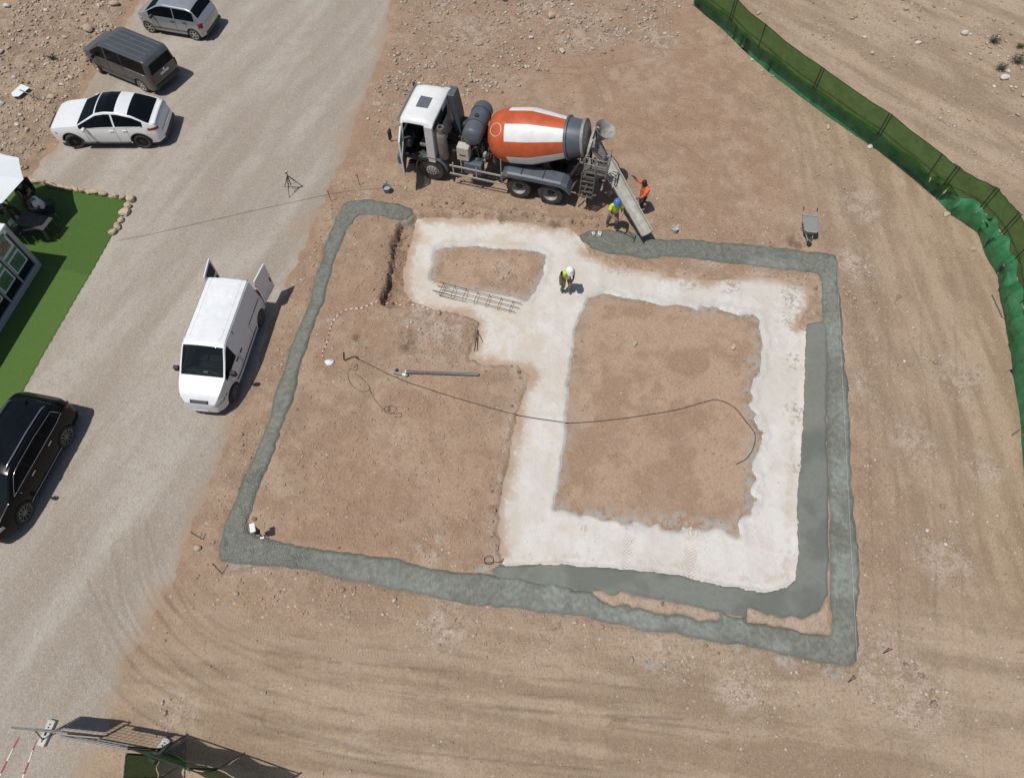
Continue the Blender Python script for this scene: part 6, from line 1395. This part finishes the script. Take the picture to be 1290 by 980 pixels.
# ------------------------------------------------------------------ people: one skinned surface each
def person(name_label, loc, rz, J, mats, group=None, helmet=None, hair=True, vest=None, band=True, scale=1.0):
    """J: joint positions in the figure's own frame (facing +X). mats: top, trousers, shoe, skin"""
    t = thing("person", name_label, "person", loc, rz, group)
    rad = dict(pelvis=.150, waist=.140, chest=.160, neck=.058, jaw=.078, crown=.088, shl=.075, shr=.075, ell=.056, elr=.056, wrl=.034, wrr=.034, hal=.040, har=.040, hil=.108, hir=.108, knl=.086, knr=.086, anl=.064, anr=.064, tol=.046, tor=.046, nose=.016)
    J = dict(J); h = Vector(J['crown']) - Vector(J['jaw']); fw = Vector(J.get('look', (1, 0, 0))).normalized()
    J['nose'] = tuple((Vector(J['jaw']) + Vector(J['crown'])) / 2 + fw * .105)
    E = [('pelvis', 'waist'), ('waist', 'chest'), ('chest', 'neck'), ('neck', 'jaw'), ('jaw', 'crown'), ('chest', 'shl'), ('chest', 'shr'), ('shl', 'ell'), ('ell', 'wrl'), ('wrl', 'hal'), ('shr', 'elr'), ('elr', 'wrr'), ('wrr', 'har'), ('pelvis', 'hil'), ('pelvis', 'hir'), ('hil', 'knl'), ('knl', 'anl'), ('anl', 'tol'), ('hir', 'knr'), ('knr', 'anr'), ('anr', 'tor')]
    names = [k for k in rad if k in J and k != 'nose']; ix = {k: i for i, k in enumerate(names)}
    me = bpy.data.meshes.new("skeleton"); me.from_pydata([J[k] for k in names], [(ix[a], ix[b]) for a, b in E], []); ob = bpy.data.objects.new("skeleton", me); COL.objects.link(ob)
    md = ob.modifiers.new("skin", 'SKIN'); md.use_smooth_shade = True; sk = me.skin_vertices[0].data
    for k in names: r = rad[k]; sk[ix[k]].radius = (r, r * (1.25 if k in ('chest', 'pelvis', 'waist') else 1)); sk[ix[k]].use_root = (k == 'pelvis')
    sb = ob.modifiers.new("sub", 'SUBSURF'); sb.levels = 2; sb.render_levels = 2
    dg = bpy.context.evaluated_depsgraph_get(); ev = ob.evaluated_get(dg); bm = bpy.data.meshes.new_from_object(ev)
    bpy.data.objects.remove(ob)
    co = np.zeros(len(bm.vertices) * 3); bm.vertices.foreach_get("co", co); co = co.reshape(-1, 3)
    zone = {'pelvis': 1, 'hil': 1, 'hir': 1, 'knl': 1, 'knr': 1, 'waist': 0, 'chest': 0, 'shl': 0, 'shr': 0, 'ell': 0, 'elr': 0, 'anl': 1, 'anr': 1, 'tol': 2, 'tor': 2, 'neck': 3, 'jaw': 3, 'crown': 3, 'wrl': 3, 'wrr': 3, 'hal': 3, 'har': 3}
    if mats.get('short'): zone['ell'] = zone['elr'] = 3
    seg = []; 
    for a, b in E: 
        for q in np.linspace(0, 1, 9): seg.append((np.array(J[a]) * (1 - q) + np.array(J[b]) * q, a if q < .55 else b))
    SP = np.array([s[0] for s in seg]); SZ = [s[1] for s in seg]
    V = [tuple(c) for c in co]; F = [list(p.vertices) for p in bm.polygons]; MI = []
    near = []
    for f in F:
        c = co[f].mean(0); k = SZ[int(np.argmin(((SP - c) ** 2).sum(1)))]; near.append(k); MI.append(zone[k])
    mb = MB(); mb.v = V; mb.f = F; mb.m = MI
    for s, sd in (('l', 1), ('r', -1)):                               # hands: five bent fingers rooted in the palm
        wv, hv = Vector(J['wr' + s]), Vector(J['ha' + s]); d = (hv - wv).normalized(); side = d.cross(Vector((0, 0, 1))); side = side.normalized() if side.length > .1 else Vector((0, 1, 0)); cu = d.cross(side); mb.cur = 3
        for q, ln in ((-.030, .075), (-.010, .085), (.010, .080), (.030, .062)):
            a = hv + side * q + d * .01; b = a + d * ln * .55 + cu * .008; c = b + d * ln * .3 + cu * .035; mb.tube([a, b, c], [.0095, .009, .007], 5)
        a = hv + side * .035 * sd - d * .02; mb.tube([a, a + side * .03 * sd + d * .03, a + side * .032 * sd + d * .06 + cu * .015], [.011, .010, .008], 5)
    mid = Vector(J['nose']); mb.cur = 3; mb.lathe([(-.03, .02), (0, .014), (.016, .002)], mid - fw * .012, fw + Vector((0, 0, -.35)), 8)
    body = mb.build("body", [mats['top'], mats['legs'], mats['shoe'], mats['skin']], t, True)
    # eyes
    hc = (Vector(J['jaw']) + Vector(J['crown'])) / 2; up = h.normalized(); lat = up.cross(fw).normalized()
    for s in (-1, 1):
        m = MB(); m.lathe([(-.010, .002), (-.006, .009), (.004, .009), (.008, .002)], hc + fw * .078 + lat * .032 * s + up * .018, fw, 8); m.build("eye", M['hair'], t, True)
        m = MB(); m.box(hc + lat * .088 * s - up * .005, (.03, .016, .055)); m.build("ear", mats['skin'], t, bevel=.007)
    c = Vector(J['crown']) + up * .005
    if hair:
        rows = [[c - fw * .012 + (fw * (math.cos(a) * r * (1.0)) + lat * (math.sin(a) * r)) + up * z for a in np.linspace(0, 6.283, 15)[:-1]] for r, z in ((.100, -.035), (.102, .0), (.090, .05), (.055, .085), (.003, .097))]; MB().grid(rows, closed=True).build("hair", M['hair'], t, True)
    if helmet:
        rows = [[c + fw * (math.cos(a) * r * 1.12 + (.05 if (z < .012 and math.cos(a) > .3) else 0)) + lat * (math.sin(a) * r) + up * z for a in np.linspace(0, 6.283, 23)[:-1]] for r, z in ((.150, .002), (.135, .012), (.130, .04), (.112, .09), (.072, .125), (.003, .138))]; MB().grid(rows, closed=True).build("helmet", helmet, t, True, solid=.006)
        MB().tube([c + fw * x + up * z for x, z in ((.13, .055), (.09, .112), (0, .143), (-.09, .112), (-.13, .055))], .012, 6).build("helmet_ridge", helmet, t, True)
    if vest:
        keep = [i for i, k in enumerate(near) if k in ('waist', 'chest', 'shl', 'shr', 'pelvis') and (co[F[i]].mean(0) - np.array(J['pelvis'])) @ np.array(Vector(J['chest']) - Vector(J['pelvis'])) > -.03]
        nn = np.zeros_like(co); 
        for i, p in enumerate(bm.polygons): nn[list(p.vertices)] += np.array(p.normal)
        nn /= (np.linalg.norm(nn, axis=1, keepdims=True) + 1e-9); vm = MB(); vm.v = [tuple(a + b * .016) for a, b in zip(co, nn)]; vm.f = [F[i] for i in keep]; vm.m = []
        ax = np.array(Vector(J['chest']) - Vector(J['pelvis'])); L = np.linalg.norm(ax); ax /= L
        for i in keep:
            s = (co[F[i]].mean(0) - np.array(J['pelvis'])) @ ax / L; vm.m.append(1 if (band and (.20 < s < .33 or .55 < s < .66)) else 0)
        ob2 = vm.build("vest", [vest, M['reflect']], t, True)
        bmm = bmesh.new(); bmm.from_mesh(ob2.data); bmesh.ops.delete(bmm, geom=[v for v in bmm.verts if not v.link_faces], context='VERTS'); bmm.to_mesh(ob2.data); bmm.free()
    return t
def stand(**o):
    J = dict(pelvis=(0, 0, .95), waist=(.0, 0, 1.10), chest=(.01, 0, 1.30), neck=(.02, 0, 1.47), jaw=(.04, 0, 1.555), crown=(.045, 0, 1.665), shl=(0, .185, 1.40), shr=(0, -.185, 1.40), ell=(.0, .26, 1.12), elr=(0, -.26, 1.12), wrl=(.12, .25, .92), wrr=(.12, -.25, .92), hal=(.16, .245, .85), har=(.16, -.245, .85),
             hil=(0, .10, .88), hir=(0, -.10, .88), knl=(.03, .11, .48), knr=(.03, -.11, .48), anl=(0, .12, .075), anr=(0, -.12, .075), tol=(.15, .14, .045), tor=(.15, -.14, .045)); J.update(o); return J
def sit(**o):
    J = dict(pelvis=(0, 0, .56), waist=(-.01, 0, .72), chest=(.02, 0, .92), neck=(.05, 0, 1.09), jaw=(.08, 0, 1.17), crown=(.09, 0, 1.28), shl=(.03, .185, 1.02), shr=(.03, -.185, 1.02), ell=(.12, .27, .78), elr=(.12, -.27, .78), wrl=(.36, .18, .80), wrr=(.36, -.18, .80), hal=(.43, .14, .80), har=(.43, -.14, .80),
             hil=(.04, .10, .53), hir=(.04, -.10, .53), knl=(.45, .14, .53), knr=(.45, -.14, .53), anl=(.43, .14, .09), anr=(.43, -.14, .09), tol=(.58, .15, .05), tor=(.58, -.15, .05)); J.update(o); return J
# worker standing on the slab, head bowed, half bent at the knees, facing down the plot
x, y, z = W3(712, 366); z += .03
person("worker in white helmet and yellow vest standing on the pale slab", (x, y, z), R(-70),
       stand(pelvis=(-.06, 0, .88), waist=(-.03, 0, 1.03), chest=(.06, 0, 1.22), neck=(.13, 0, 1.37), jaw=(.18, 0, 1.44), crown=(.21, 0, 1.55), shl=(.06, .185, 1.32), shr=(.06, -.185, 1.32), ell=(-.02, .29, 1.06), elr=(.0, -.27, 1.05), wrl=(.18, .20, .96), wrr=(.10, -.30, .84), hal=(.25, .14, .97), har=(.13, -.30, .77),
             hil=(-.05, .10, .83), hir=(-.05, -.10, .83), knl=(.14, .13, .47), knr=(.05, -.12, .46), anl=(.08, .13, .075), anr=(-.08, -.12, .075), tol=(.23, .15, .045), tor=(.07, -.14, .045), look=(.85, 0, -.45)),
       dict(top=M['khaki'], legs=M['khaki'], shoe=M['boot'], skin=M['skin_dark']), "workers on the site", M['helmet_w'], False, M['hivis'])
# worker raking the fresh pour, back to the truck's tail
x, y, z = W3(770, 287)
wk = person("worker in blue helmet and yellow vest raking wet concrete under the chute", (x, y, z), R(-80),
       stand(pelvis=(-.05, 0, .92), waist=(0, 0, 1.07), chest=(.05, 0, 1.27), neck=(.10, 0, 1.43), jaw=(.14, 0, 1.51), crown=(.17, 0, 1.61), shl=(.06, .185, 1.36), shr=(.06, -.185, 1.36), ell=(.26, .26, 1.12), elr=(.20, -.26, 1.08), wrl=(.46, .16, 1.06), wrr=(.36, -.06, .94), hal=(.53, .10, 1.02), har=(.42, .02, .93),
             knl=(.12, .14, .48), knr=(-.06, -.14, .48), anl=(.10, .15, .075), anr=(-.16, -.15, .075), tol=(.25, .17, .045), tor=(-.02, -.18, .045), look=(.8, 0, -.5)),
       dict(top=M['hivis'], legs=M['grey_cloth'], shoe=M['boot'], skin=M['skin'], short=True), "workers on the site", M['helmet_b'], False, M['hivis'])
def rake():
    q = Matrix.Rotation(R(-80), 3, 'Z') @ Vector((.47, .06, .98)); x, y, z = W3(770, 287); a = Vector((x, y, z)) + q; b = Vector((*W(799, 303), .06))
    t = thing("concrete_rake", "long-handled rake held by the blue-helmeted worker over wet concrete", "rake", b); a2 = a + (a - b).normalized() * .35
    MB().cyl((0, 0, .04), a2 - b, .016, n=8).build("handle", M['rebar'], t); d = (a - b); d.z = 0; d = d.normalized(); n = Vector((-d.y, d.x, 0)); MB().plate([n * .22, n * -.22, n * -.22 + Vector((0, 0, .11)), n * .22 + Vector((0, 0, .11))], d, .012).build("blade", M['galv'], t)
rake()
# worker in orange reaching up along the chute
x, y, z = W3(807, 266)
person("dark-haired worker in orange shirt with one arm raised beside the chute", (x, y, z), R(200),
       stand(waist=(.02, 0, 1.10), chest=(.06, 0, 1.29), neck=(.09, 0, 1.46), jaw=(.12, 0, 1.54), crown=(.13, 0, 1.65), ell=(.22, .26, 1.16), wrl=(.40, .20, 1.05), hal=(.47, .18, 1.02), elr=(.24, -.34, 1.48), wrr=(.40, -.38, 1.68), har=(.46, -.38, 1.75), knl=(.16, .13, .5), anl=(.12, .13, .075), tol=(.27, .15, .045), anr=(-.14, -.12, .075), tor=(.0, -.15, .045)),
       dict(top=M['orange_cloth'], legs=M['dark_cloth'], shoe=M['boot'], skin=M['skin_dark']), "workers on the site", None, True, M['orange_cloth'])
# three people at the garden table, and the chairs
tc = TABLE
def seated(px, py, face, label, m, chair_label, **k):
    person(label, (px, py, .05), face, sit(**k), m, "people seated at the garden table"); chair(px - .10 * math.cos(face), py - .10 * math.sin(face), face, chair_label)
b1 = W(45, 258); b2 = W(66, 275); b3 = W(14, 274)
seated(b1[0], b1[1], R(-75), "seated person in black shirt with pale print at the garden table", dict(top=M['black_cloth'], legs=M['brown_cloth'], shoe=M['boot'], skin=M['skin'], short=True), "black wicker chair under the person in the black shirt")
seated(b2[0], b2[1], R(195), "seated person in white shirt leaning over the garden table", dict(top=M['white_cloth'], legs=M['dark_cloth'], shoe=M['boot'], skin=M['skin'], short=True), "black wicker chair under the person in the white shirt", chest=(.10, 0, .90), neck=(.18, 0, 1.05), jaw=(.24, 0, 1.10), crown=(.28, 0, 1.20), shl=(.12, .185, 1.0), shr=(.12, -.185, 1.0))
seated(b3[0], b3[1], R(-20), "seated person in light blue shirt half under the white parasol", dict(top=M['blue_cloth'], legs=M['brown_cloth'], shoe=M['boot'], skin=M['skin'], short=True), "black wicker chair under the person in the blue shirt")
prn = MB(); c1 = Matrix.Rotation(R(-75), 3, 'Z') @ Vector((.02, 0, 0)); 
for k, (u, v, a, lb) in enumerate(((35, 303, 80, "empty black wicker chair at the garden table beside the cabin corner"), (57, 300, 100, "empty black wicker chair pulled back from the table's sunlit end"))):
    p = W(u, v); chair(p[0], p[1], R(a), lb)
# ------------------------------------------------------------------ stones
def mat_stone(name, c0, c1):
    g = G(name); oi = g.nt.nodes.new("ShaderNodeObjectInfo"); n = g.noise(9, 5, .65)
    c = g.mix(g.sm(n, .3, .7), c0, c1); c = g.mix(g.m('MULTIPLY', oi.outputs["Random"], .45), c, tuple(x * .72 for x in c0))
    return g.fin(c, .92, g.bump(g.noise(30, 4, .7), .6, .02), 0, .25)
M['stone'] = mat_stone("limestone", (0.36, 0.275, 0.195), (0.50, 0.405, 0.305)); M['stone_cream'] = mat_stone("cream_limestone", (0.42, 0.32, 0.215), (0.58, 0.475, 0.35)); M['stone_white'] = mat_stone("white_limestone", (0.50, 0.46, 0.40), (0.64, 0.60, 0.53))
def stone_mesh(seed, sub=2):
    b = bmesh.new(); bmesh.ops.create_icosphere(b, subdivisions=sub, radius=1.0); r = random.Random(seed)
    dirs = [Vector((r.gauss(0, 1), r.gauss(0, 1), r.gauss(0, 1))).normalized() for _ in range(9)]; cut = [r.uniform(.55, .85) for _ in dirs]
    for v in b.verts:
        p = v.co.copy(); k = 1.0
        for d, c in zip(dirs, cut):
            q = p.normalized().dot(d)
            if q > c * .8: k = min(k, c / max(q, .1))
        v.co = p * min(k, 1.0) * r.uniform(.96, 1.04)
    me = bpy.data.meshes.new("rock"); b.to_mesh(me); b.free(); return me
SM = [stone_mesh(s) for s in range(9)]; MS = {}
def rock(u, v, w, d, h, mat, label, grp, name="rock", rz=None, k=None):
    x, y = W(u, v); base = SM[(k if k is not None else random.randrange(9))]; key = (base.name, mat)
    if key not in MS: q = base.copy(); q.materials.append(M[mat]); MS[key] = q
    o = bpy.data.objects.new(name, MS[key]); link(o); o.location = (x, y, GHmax((x, y)) + h * .28); o.scale = (w / 2, d / 2, h / 2); o.rotation_euler = (random.uniform(-.15, .15), random.uniform(-.15, .15), random.uniform(0, 6.28) if rz is None else rz); return tag(o, label, "rock", grp)
# kerb of stones round the turf
edge1 = [(30, 229), (38, 228.5), (46, 231), (56, 232), (63, 234), (69, 236.5), (79, 238), (88, 240), (96, 240.5), (105, 242.5), (113, 244.5), (121, 244.5), (131, 246.5), (146, 249.5), (156, 251)]
for i, (u, v) in enumerate(edge1): rock(u, v, random.uniform(.30, .52), random.uniform(.22, .32), random.uniform(.20, .32), 'stone_cream', "cream stone in the row edging the turf beside the parked cars", "stones edging the turf", "edging_stone", R(-12 + random.uniform(-20, 20)))
for u, v, s, lb in ((166, 253, .50, "largest cream stone at the corner of the turf edging"), (163, 261, .40, "cream stone next to the turf's corner stone"), (158, 270, .52, "upright cream stone midway down the turf's short edging"), (154, 279, .38, "flat brownish stone in the turf's short edging"), (149, 287, .42, "cream stone second from the end of the short edging"), (143, 294, .40, "cream stone ending the short edging of the turf")): rock(u, v, s, s * .8, s * .62, 'stone_cream', lb, "stones edging the turf", "edging_stone")
# named rocks among the rubble
for u, v, s, mt, lb in ((11, 12, .42, 'stone_white', "pale rounded boulder in the rubble at the far edge"), (146, 10, .55, 'stone_cream', "large cream boulder beside the gravel road's edge"), (114, 42, .60, 'stone', "big blocky boulder by the grey van's nose"), (152, 1, .4, 'stone_white', "white rock above the cream boulder"), (3, 70, .42, 'stone_white', "white rock in the rubble level with the vans"), (67, 126, .42, 'stone_cream', "round boulder under the fallen sign's post"), (91, 101, .36, 'stone_cream', "cream rock in front of the white car's bonnet"), (4, 135, .36, 'stone_white', "pale rock below the fallen sign"), (11, 208, .42, 'stone_cream', "cream rock above the parasol"), (27, 18, .28, 'stone', "brown rock beside the pale boulder"), (60, 17, .26, 'stone_white', "white rock in open rubble"), (84, 51, .34, 'stone_cream', "cream rock in rubble off the grey van"),
        (635, 2, .42, 'stone_white', "white rock in stony earth beyond the truck"), (694, 22, .52, 'stone_cream', "large flat cream rock in stony earth"), (669, 49, .30, 'stone_white', "bright white rock in stony earth"), (708, 66, .40, 'stone_cream', "flat brown rock in stony earth"), (716, 48, .30, 'stone', "blocky rock in stony earth"), (502, 70, .30, 'stone_cream', "cream rock at the road edge beyond the cab"), (540, 30, .3, 'stone', "brown rock near the road edge"),
        (1213, 45, .50, 'stone_white', "white rock beyond the fence left of the shrubs"), (1265, 100, .52, 'stone_white', "long white rock under the grey shrubs"), (1257, 48, .3, 'stone_white', "white rock beside the first grey shrub"), (1250, 28, .26, 'stone', "brown rock above the shrubs"), (1241, 58, .26, 'stone_cream', "cream rock left of the first shrub"), (1140, 14, .36, 'stone', "brown rock beyond the fence at the top"), (1157, 55, .34, 'stone_white', "pale rock in the rutted ground beyond the fence"), (1088, 51, .28, 'stone_white', "white rock just beyond the net"), (1098, 70, .34, 'stone_cream', "cream rock just beyond the net"), (1073, 24, .28, 'stone', "small rock beyond the net"), (955, 18, .34, 'stone', "brown rock touching the top of the net"), (1042, 162, .34, 'stone_cream', "cream rock at the fence foot inside the site"), (1192, 271, .36, 'stone_cream', "cream rock at the fence foot where it bends"), (1224, 315, .3, 'stone', "brown rock inside the fence bend"), (947, 77, .24, 'stone_white', "white stone at the fence foot"), (1095, 187, .3, 'stone_white', "white broken stone at the fence foot"),
        (800, 633 - 200, .30, 'stone', "flat rock sunk in the large earth rectangle"), (924, 437, .34, 'stone_cream', "flat cream stone in the large earth rectangle"), (250, 690, .30, 'stone_cream', "cream rock by the stakes at the gravel edge"), (297, 748, .22, 'rubber_rock', "dark round stone on the earth below the footing")):
    if mt == 'rubber_rock': mt = 'stone'
    rock(u, v, s, s * random.uniform(.6, .85), s * .55, mt, lb, "rocks lying about the site")
# smaller loose rocks, alike but for their place
rr = random.Random(21)
def zone_rocks(poly, n, lo, hi, label, grp):
    P = np.array(poly); k = 0
    while k < n:
        u = rr.uniform(P[:, 0].min(), P[:, 0].max()); v = rr.uniform(P[:, 1].min(), P[:, 1].max())
        if sdf(P.astype(float), np.array([u * 1.0]), np.array([v * 1.0]))[0] > 0: continue
        s = lo + (hi - lo) * rr.random() ** 2; rock(u, v, s, s * rr.uniform(.6, .9), s * rr.uniform(.45, .7), rr.choice(['stone', 'stone', 'stone_cream', 'stone_white']), label, grp); k += 1
zone_rocks([(0, 0), (170, 0), (150, 25), (110, 90), (60, 170), (20, 215), (0, 210)], 60, .14, .30, "small loose rock among the rubble beside the parked cars", "small rocks in the rubble")
zone_rocks([(510, 0), (850, 0), (790, 50), (700, 85), (600, 100), (500, 120)], 45, .12, .26, "small loose rock in the stony earth beyond the truck", "small rocks beyond the truck")
zone_rocks([(1200, 0), (1290, 0), (1290, 230), (1250, 130), (1180, 30)], 28, .12, .26, "small loose rock in the ground beyond the fence", "small rocks beyond the fence")

# loose gravel and clods: thousands of small faceted stones as one mass per colour
def ico():
    p = (1 + 5 ** .5) / 2; v = np.array([(-1, p, 0), (1, p, 0), (-1, -p, 0), (1, -p, 0), (0, -1, p), (0, 1, p), (0, -1, -p), (0, 1, -p), (p, 0, -1), (p, 0, 1), (-p, 0, -1), (-p, 0, 1)], float); v /= np.linalg.norm(v[0])
    f = np.array([(0, 11, 5), (0, 5, 1), (0, 1, 7), (0, 7, 10), (0, 10, 11), (1, 5, 9), (5, 11, 4), (11, 10, 2), (10, 7, 6), (7, 1, 8), (3, 9, 4), (3, 4, 2), (3, 2, 6), (3, 6, 8), (3, 8, 9), (4, 9, 5), (2, 4, 11), (6, 2, 10), (8, 6, 7), (9, 8, 1)]); return v, f
def scatter(name, n, dens, lo, hi, mat, seed, p=3.0, on_slab=False):
    g = np.random.default_rng(seed); V, F = ico(); xs = []; 
    X = g.uniform(-25, 25, n * 12); Y = g.uniform(-.9, 35, n * 12); i = np.clip(np.searchsorted(gx, X) - 1, 0, NX - 2); j = np.clip(np.searchsorted(gy, Y) - 1, 0, NY - 2)
    keep = (g.random(len(X)) < dens[j, i]) & (np.abs(X) < 14.6 + Y * .345 + .6); X, Y = X[keep][:n], Y[keep][:n]; k = len(X)
    r = lo + (hi - lo) * g.random(k) ** p; Q, _ = np.linalg.qr(g.normal(size=(k, 3, 3))); S = np.stack([r, r * g.uniform(.6, 1, k), r * g.uniform(.4, .7, k)], 1)
    P = V[None] * g.uniform(.72, 1.1, (k, 12, 1)) * S[:, None, :]; a = g.uniform(0, 6.28, k); c, s = np.cos(a), np.sin(a)
    P = np.stack([P[..., 0] * c[:, None] - P[..., 1] * s[:, None], P[..., 0] * s[:, None] + P[..., 1] * c[:, None], P[..., 2]], -1) + np.stack([X, Y, height(X, Y) + r * .22], 1)[:, None]
    me = np_mesh(name, P.reshape(-1, 3), (F[None] + 12 * np.arange(k)[:, None, None]).reshape(-1, 3), mat, False); o = bpy.data.objects.new(name, me); link(o); o["kind"] = "stuff"; return o
free = (FD['road'] > .1) & (FD['turf'] > .2) & (FD['ring'] > .04) & (FD['strip'] > .02) & (FD['white'] > -.02)
clump = sstep(fbm(GX, GY, .6, 5, 131, .65), -.05, .45); cl2 = sstep(fbm(GX, GY, .35, 3, 132), -.1, .4)
rim = np.exp(-((FD['site'] - .7) / .9) ** 2); inn = (FD['site'] < 0) * (FD['white0'] > 0)
base_d = free * np.clip(.9 * FD['rub'] * (.35 + .65 * clump) + .75 * FD['stony'] * (.25 + .75 * clump) + .30 * FD['far'] * clump + rim * .35 * clump + blobs(PATCH, GX, GY) * .5 + .07 * clump + inn * .05 + .35 * sstep(GX, 11, 13) * cl2, 0, 1)
big_d = free * np.clip(.9 * FD['rub'] * (.3 + .7 * clump) + .85 * FD['stony'] * (.15 + .85 * clump) + .16 * FD['far'] * clump + .10 * sstep(GX, 10.5, 12.5) * clump + .35 * blobs(PATCH, GX, GY) * clump + .12 * rim * clump, 0, 1)
M['grit_a'] = plain("grit_pale", (0.47, 0.40, 0.325), .95, 0, .25, 3); M['grit_b'] = plain("grit_brown", (0.33, 0.25, 0.18), .95, 0, .25, 3); M['grit_c'] = plain("clod_earth", (0.25, 0.167, 0.110), .95, 0, .25, 4)
scatter("loose_gravel", 8000, base_d, .012, .040, M['grit_a'], 1, 2.0); scatter("loose_stones", 8000, base_d, .012, .045, M['grit_b'], 2, 2.5)
scatter("stony_rubble", 4800, big_d, .03, .11, M['grit_a'], 5, 3.0); scatter("brown_rubble", 5000, big_d, .03, .13, M['grit_b'], 6, 3.0)
soil_d = free * np.clip(.25 + .5 * (FD['site'] < 1.5) + .5 * FD['stony'] + .4 * FD['rub'] - .15 * (GY < 5), 0, 1) * np.where(FD['hb'] < .1, .35, 1)
M['grit_d'] = plain('soil_crumb', (0.375, 0.275, 0.195), .95, 0, .3, 3)
scatter('soil_crumbs', 12000, soil_d, .018, .06, M['grit_d'], 11, 2.2)
bank = free * np.clip(np.exp(-(FD['crack'] / .35) ** 2) + .9 * np.exp(-(FD['berm'] / .4) ** 2) + .35 * np.exp(-((FD['white0'] - .15) / .18) ** 2) + .10 * np.exp(-((FD['ring'] - .12) / .12) ** 2) + .06 * FD['stony'] + .05 * FD['rub'], 0, 1)
scatter("earth_clods", 5000, bank, .02, .10, M['grit_c'], 3, 3.0)
scatter('trench_clods', 700, free * np.clip(np.exp(-(FD['crack'] / .22) ** 2) + .5 * (FD['dug'] < 0), 0, 1), .03, .13, M['grit_c'], 8, 1.8)
scatter('slab_flakes', 260, (1 - sstep(FD['gap'], -.06, .02)), .03, .11, plain('peach_flake', (.50, .40, .32), .95, 0, .2, 5), 9, 1.5)
crumb = np.clip((np.exp(-((FD['holes'] - .02) / .10) ** 2) * .8 + .02) * (FD['white'] < .05), 0, 1); scatter("concrete_crumbs", 1500, crumb, .015, .05, plain("crumb_grey", (.47, .45, .42), .95, 0, .2, 5), 4)

# ------------------------------------------------------------------ dry shrubs
def shrub(u, v, r, mat, label, n=260, seed=0):
    x, y, z = W3(u, v); t = thing("dry_shrub", label, "shrub", (x, y, z), 0, "dry shrubs beyond the fence"); g = random.Random(seed); m = MB(); tw = MB()
    for k in range(26):
        a = g.uniform(0, 6.28); e = g.uniform(.35, 1.4); q = Vector((math.cos(a) * math.cos(e), math.sin(a) * math.cos(e), math.sin(e))) * r * g.uniform(.6, 1.05); tw.tube([(0, 0, 0), q * .5 + Vector((g.uniform(-.03, .03), g.uniform(-.03, .03), .03)), q], [.010, .006, .003], 4)
        for i in range(n // 26):
            p = q * g.uniform(.3, 1.05) + Vector((g.gauss(0, .05), g.gauss(0, .05), g.gauss(0, .04))) ; d = Vector((g.gauss(0, 1), g.gauss(0, 1), g.gauss(0, 1))).normalized(); s = d.orthogonal().normalized(); l = g.uniform(.03, .07); m.add([p, p + d * l * .5 + s * l * .22, p + d * l, p + d * l * .5 - s * l * .22], [(0, 1, 2, 3)])
    o = m.build("foliage", mat, t); o["kind"] = "stuff"; o = tw.build("stems", M['twig'], t); o["kind"] = "stuff"
shrub(1250, 55, .42, M['shrub'], "grey dry shrub beside a white rock, nearest the ruts", 520, 1); shrub(1280, 82, .52, M['shrub'], "largest grey dry shrub at the stony slope", 640, 2); shrub(1259, 90, .40, M['shrub'], "grey dry shrub leaning over the long white rock", 460, 3); shrub(1284, 60, .26, M['shrub_green'], "small green shrub above the largest grey one", 300, 4); shrub(70, 80, .34, M['shrub'], "withered grey shrub in the rubble before the parked vans", 220, 5)
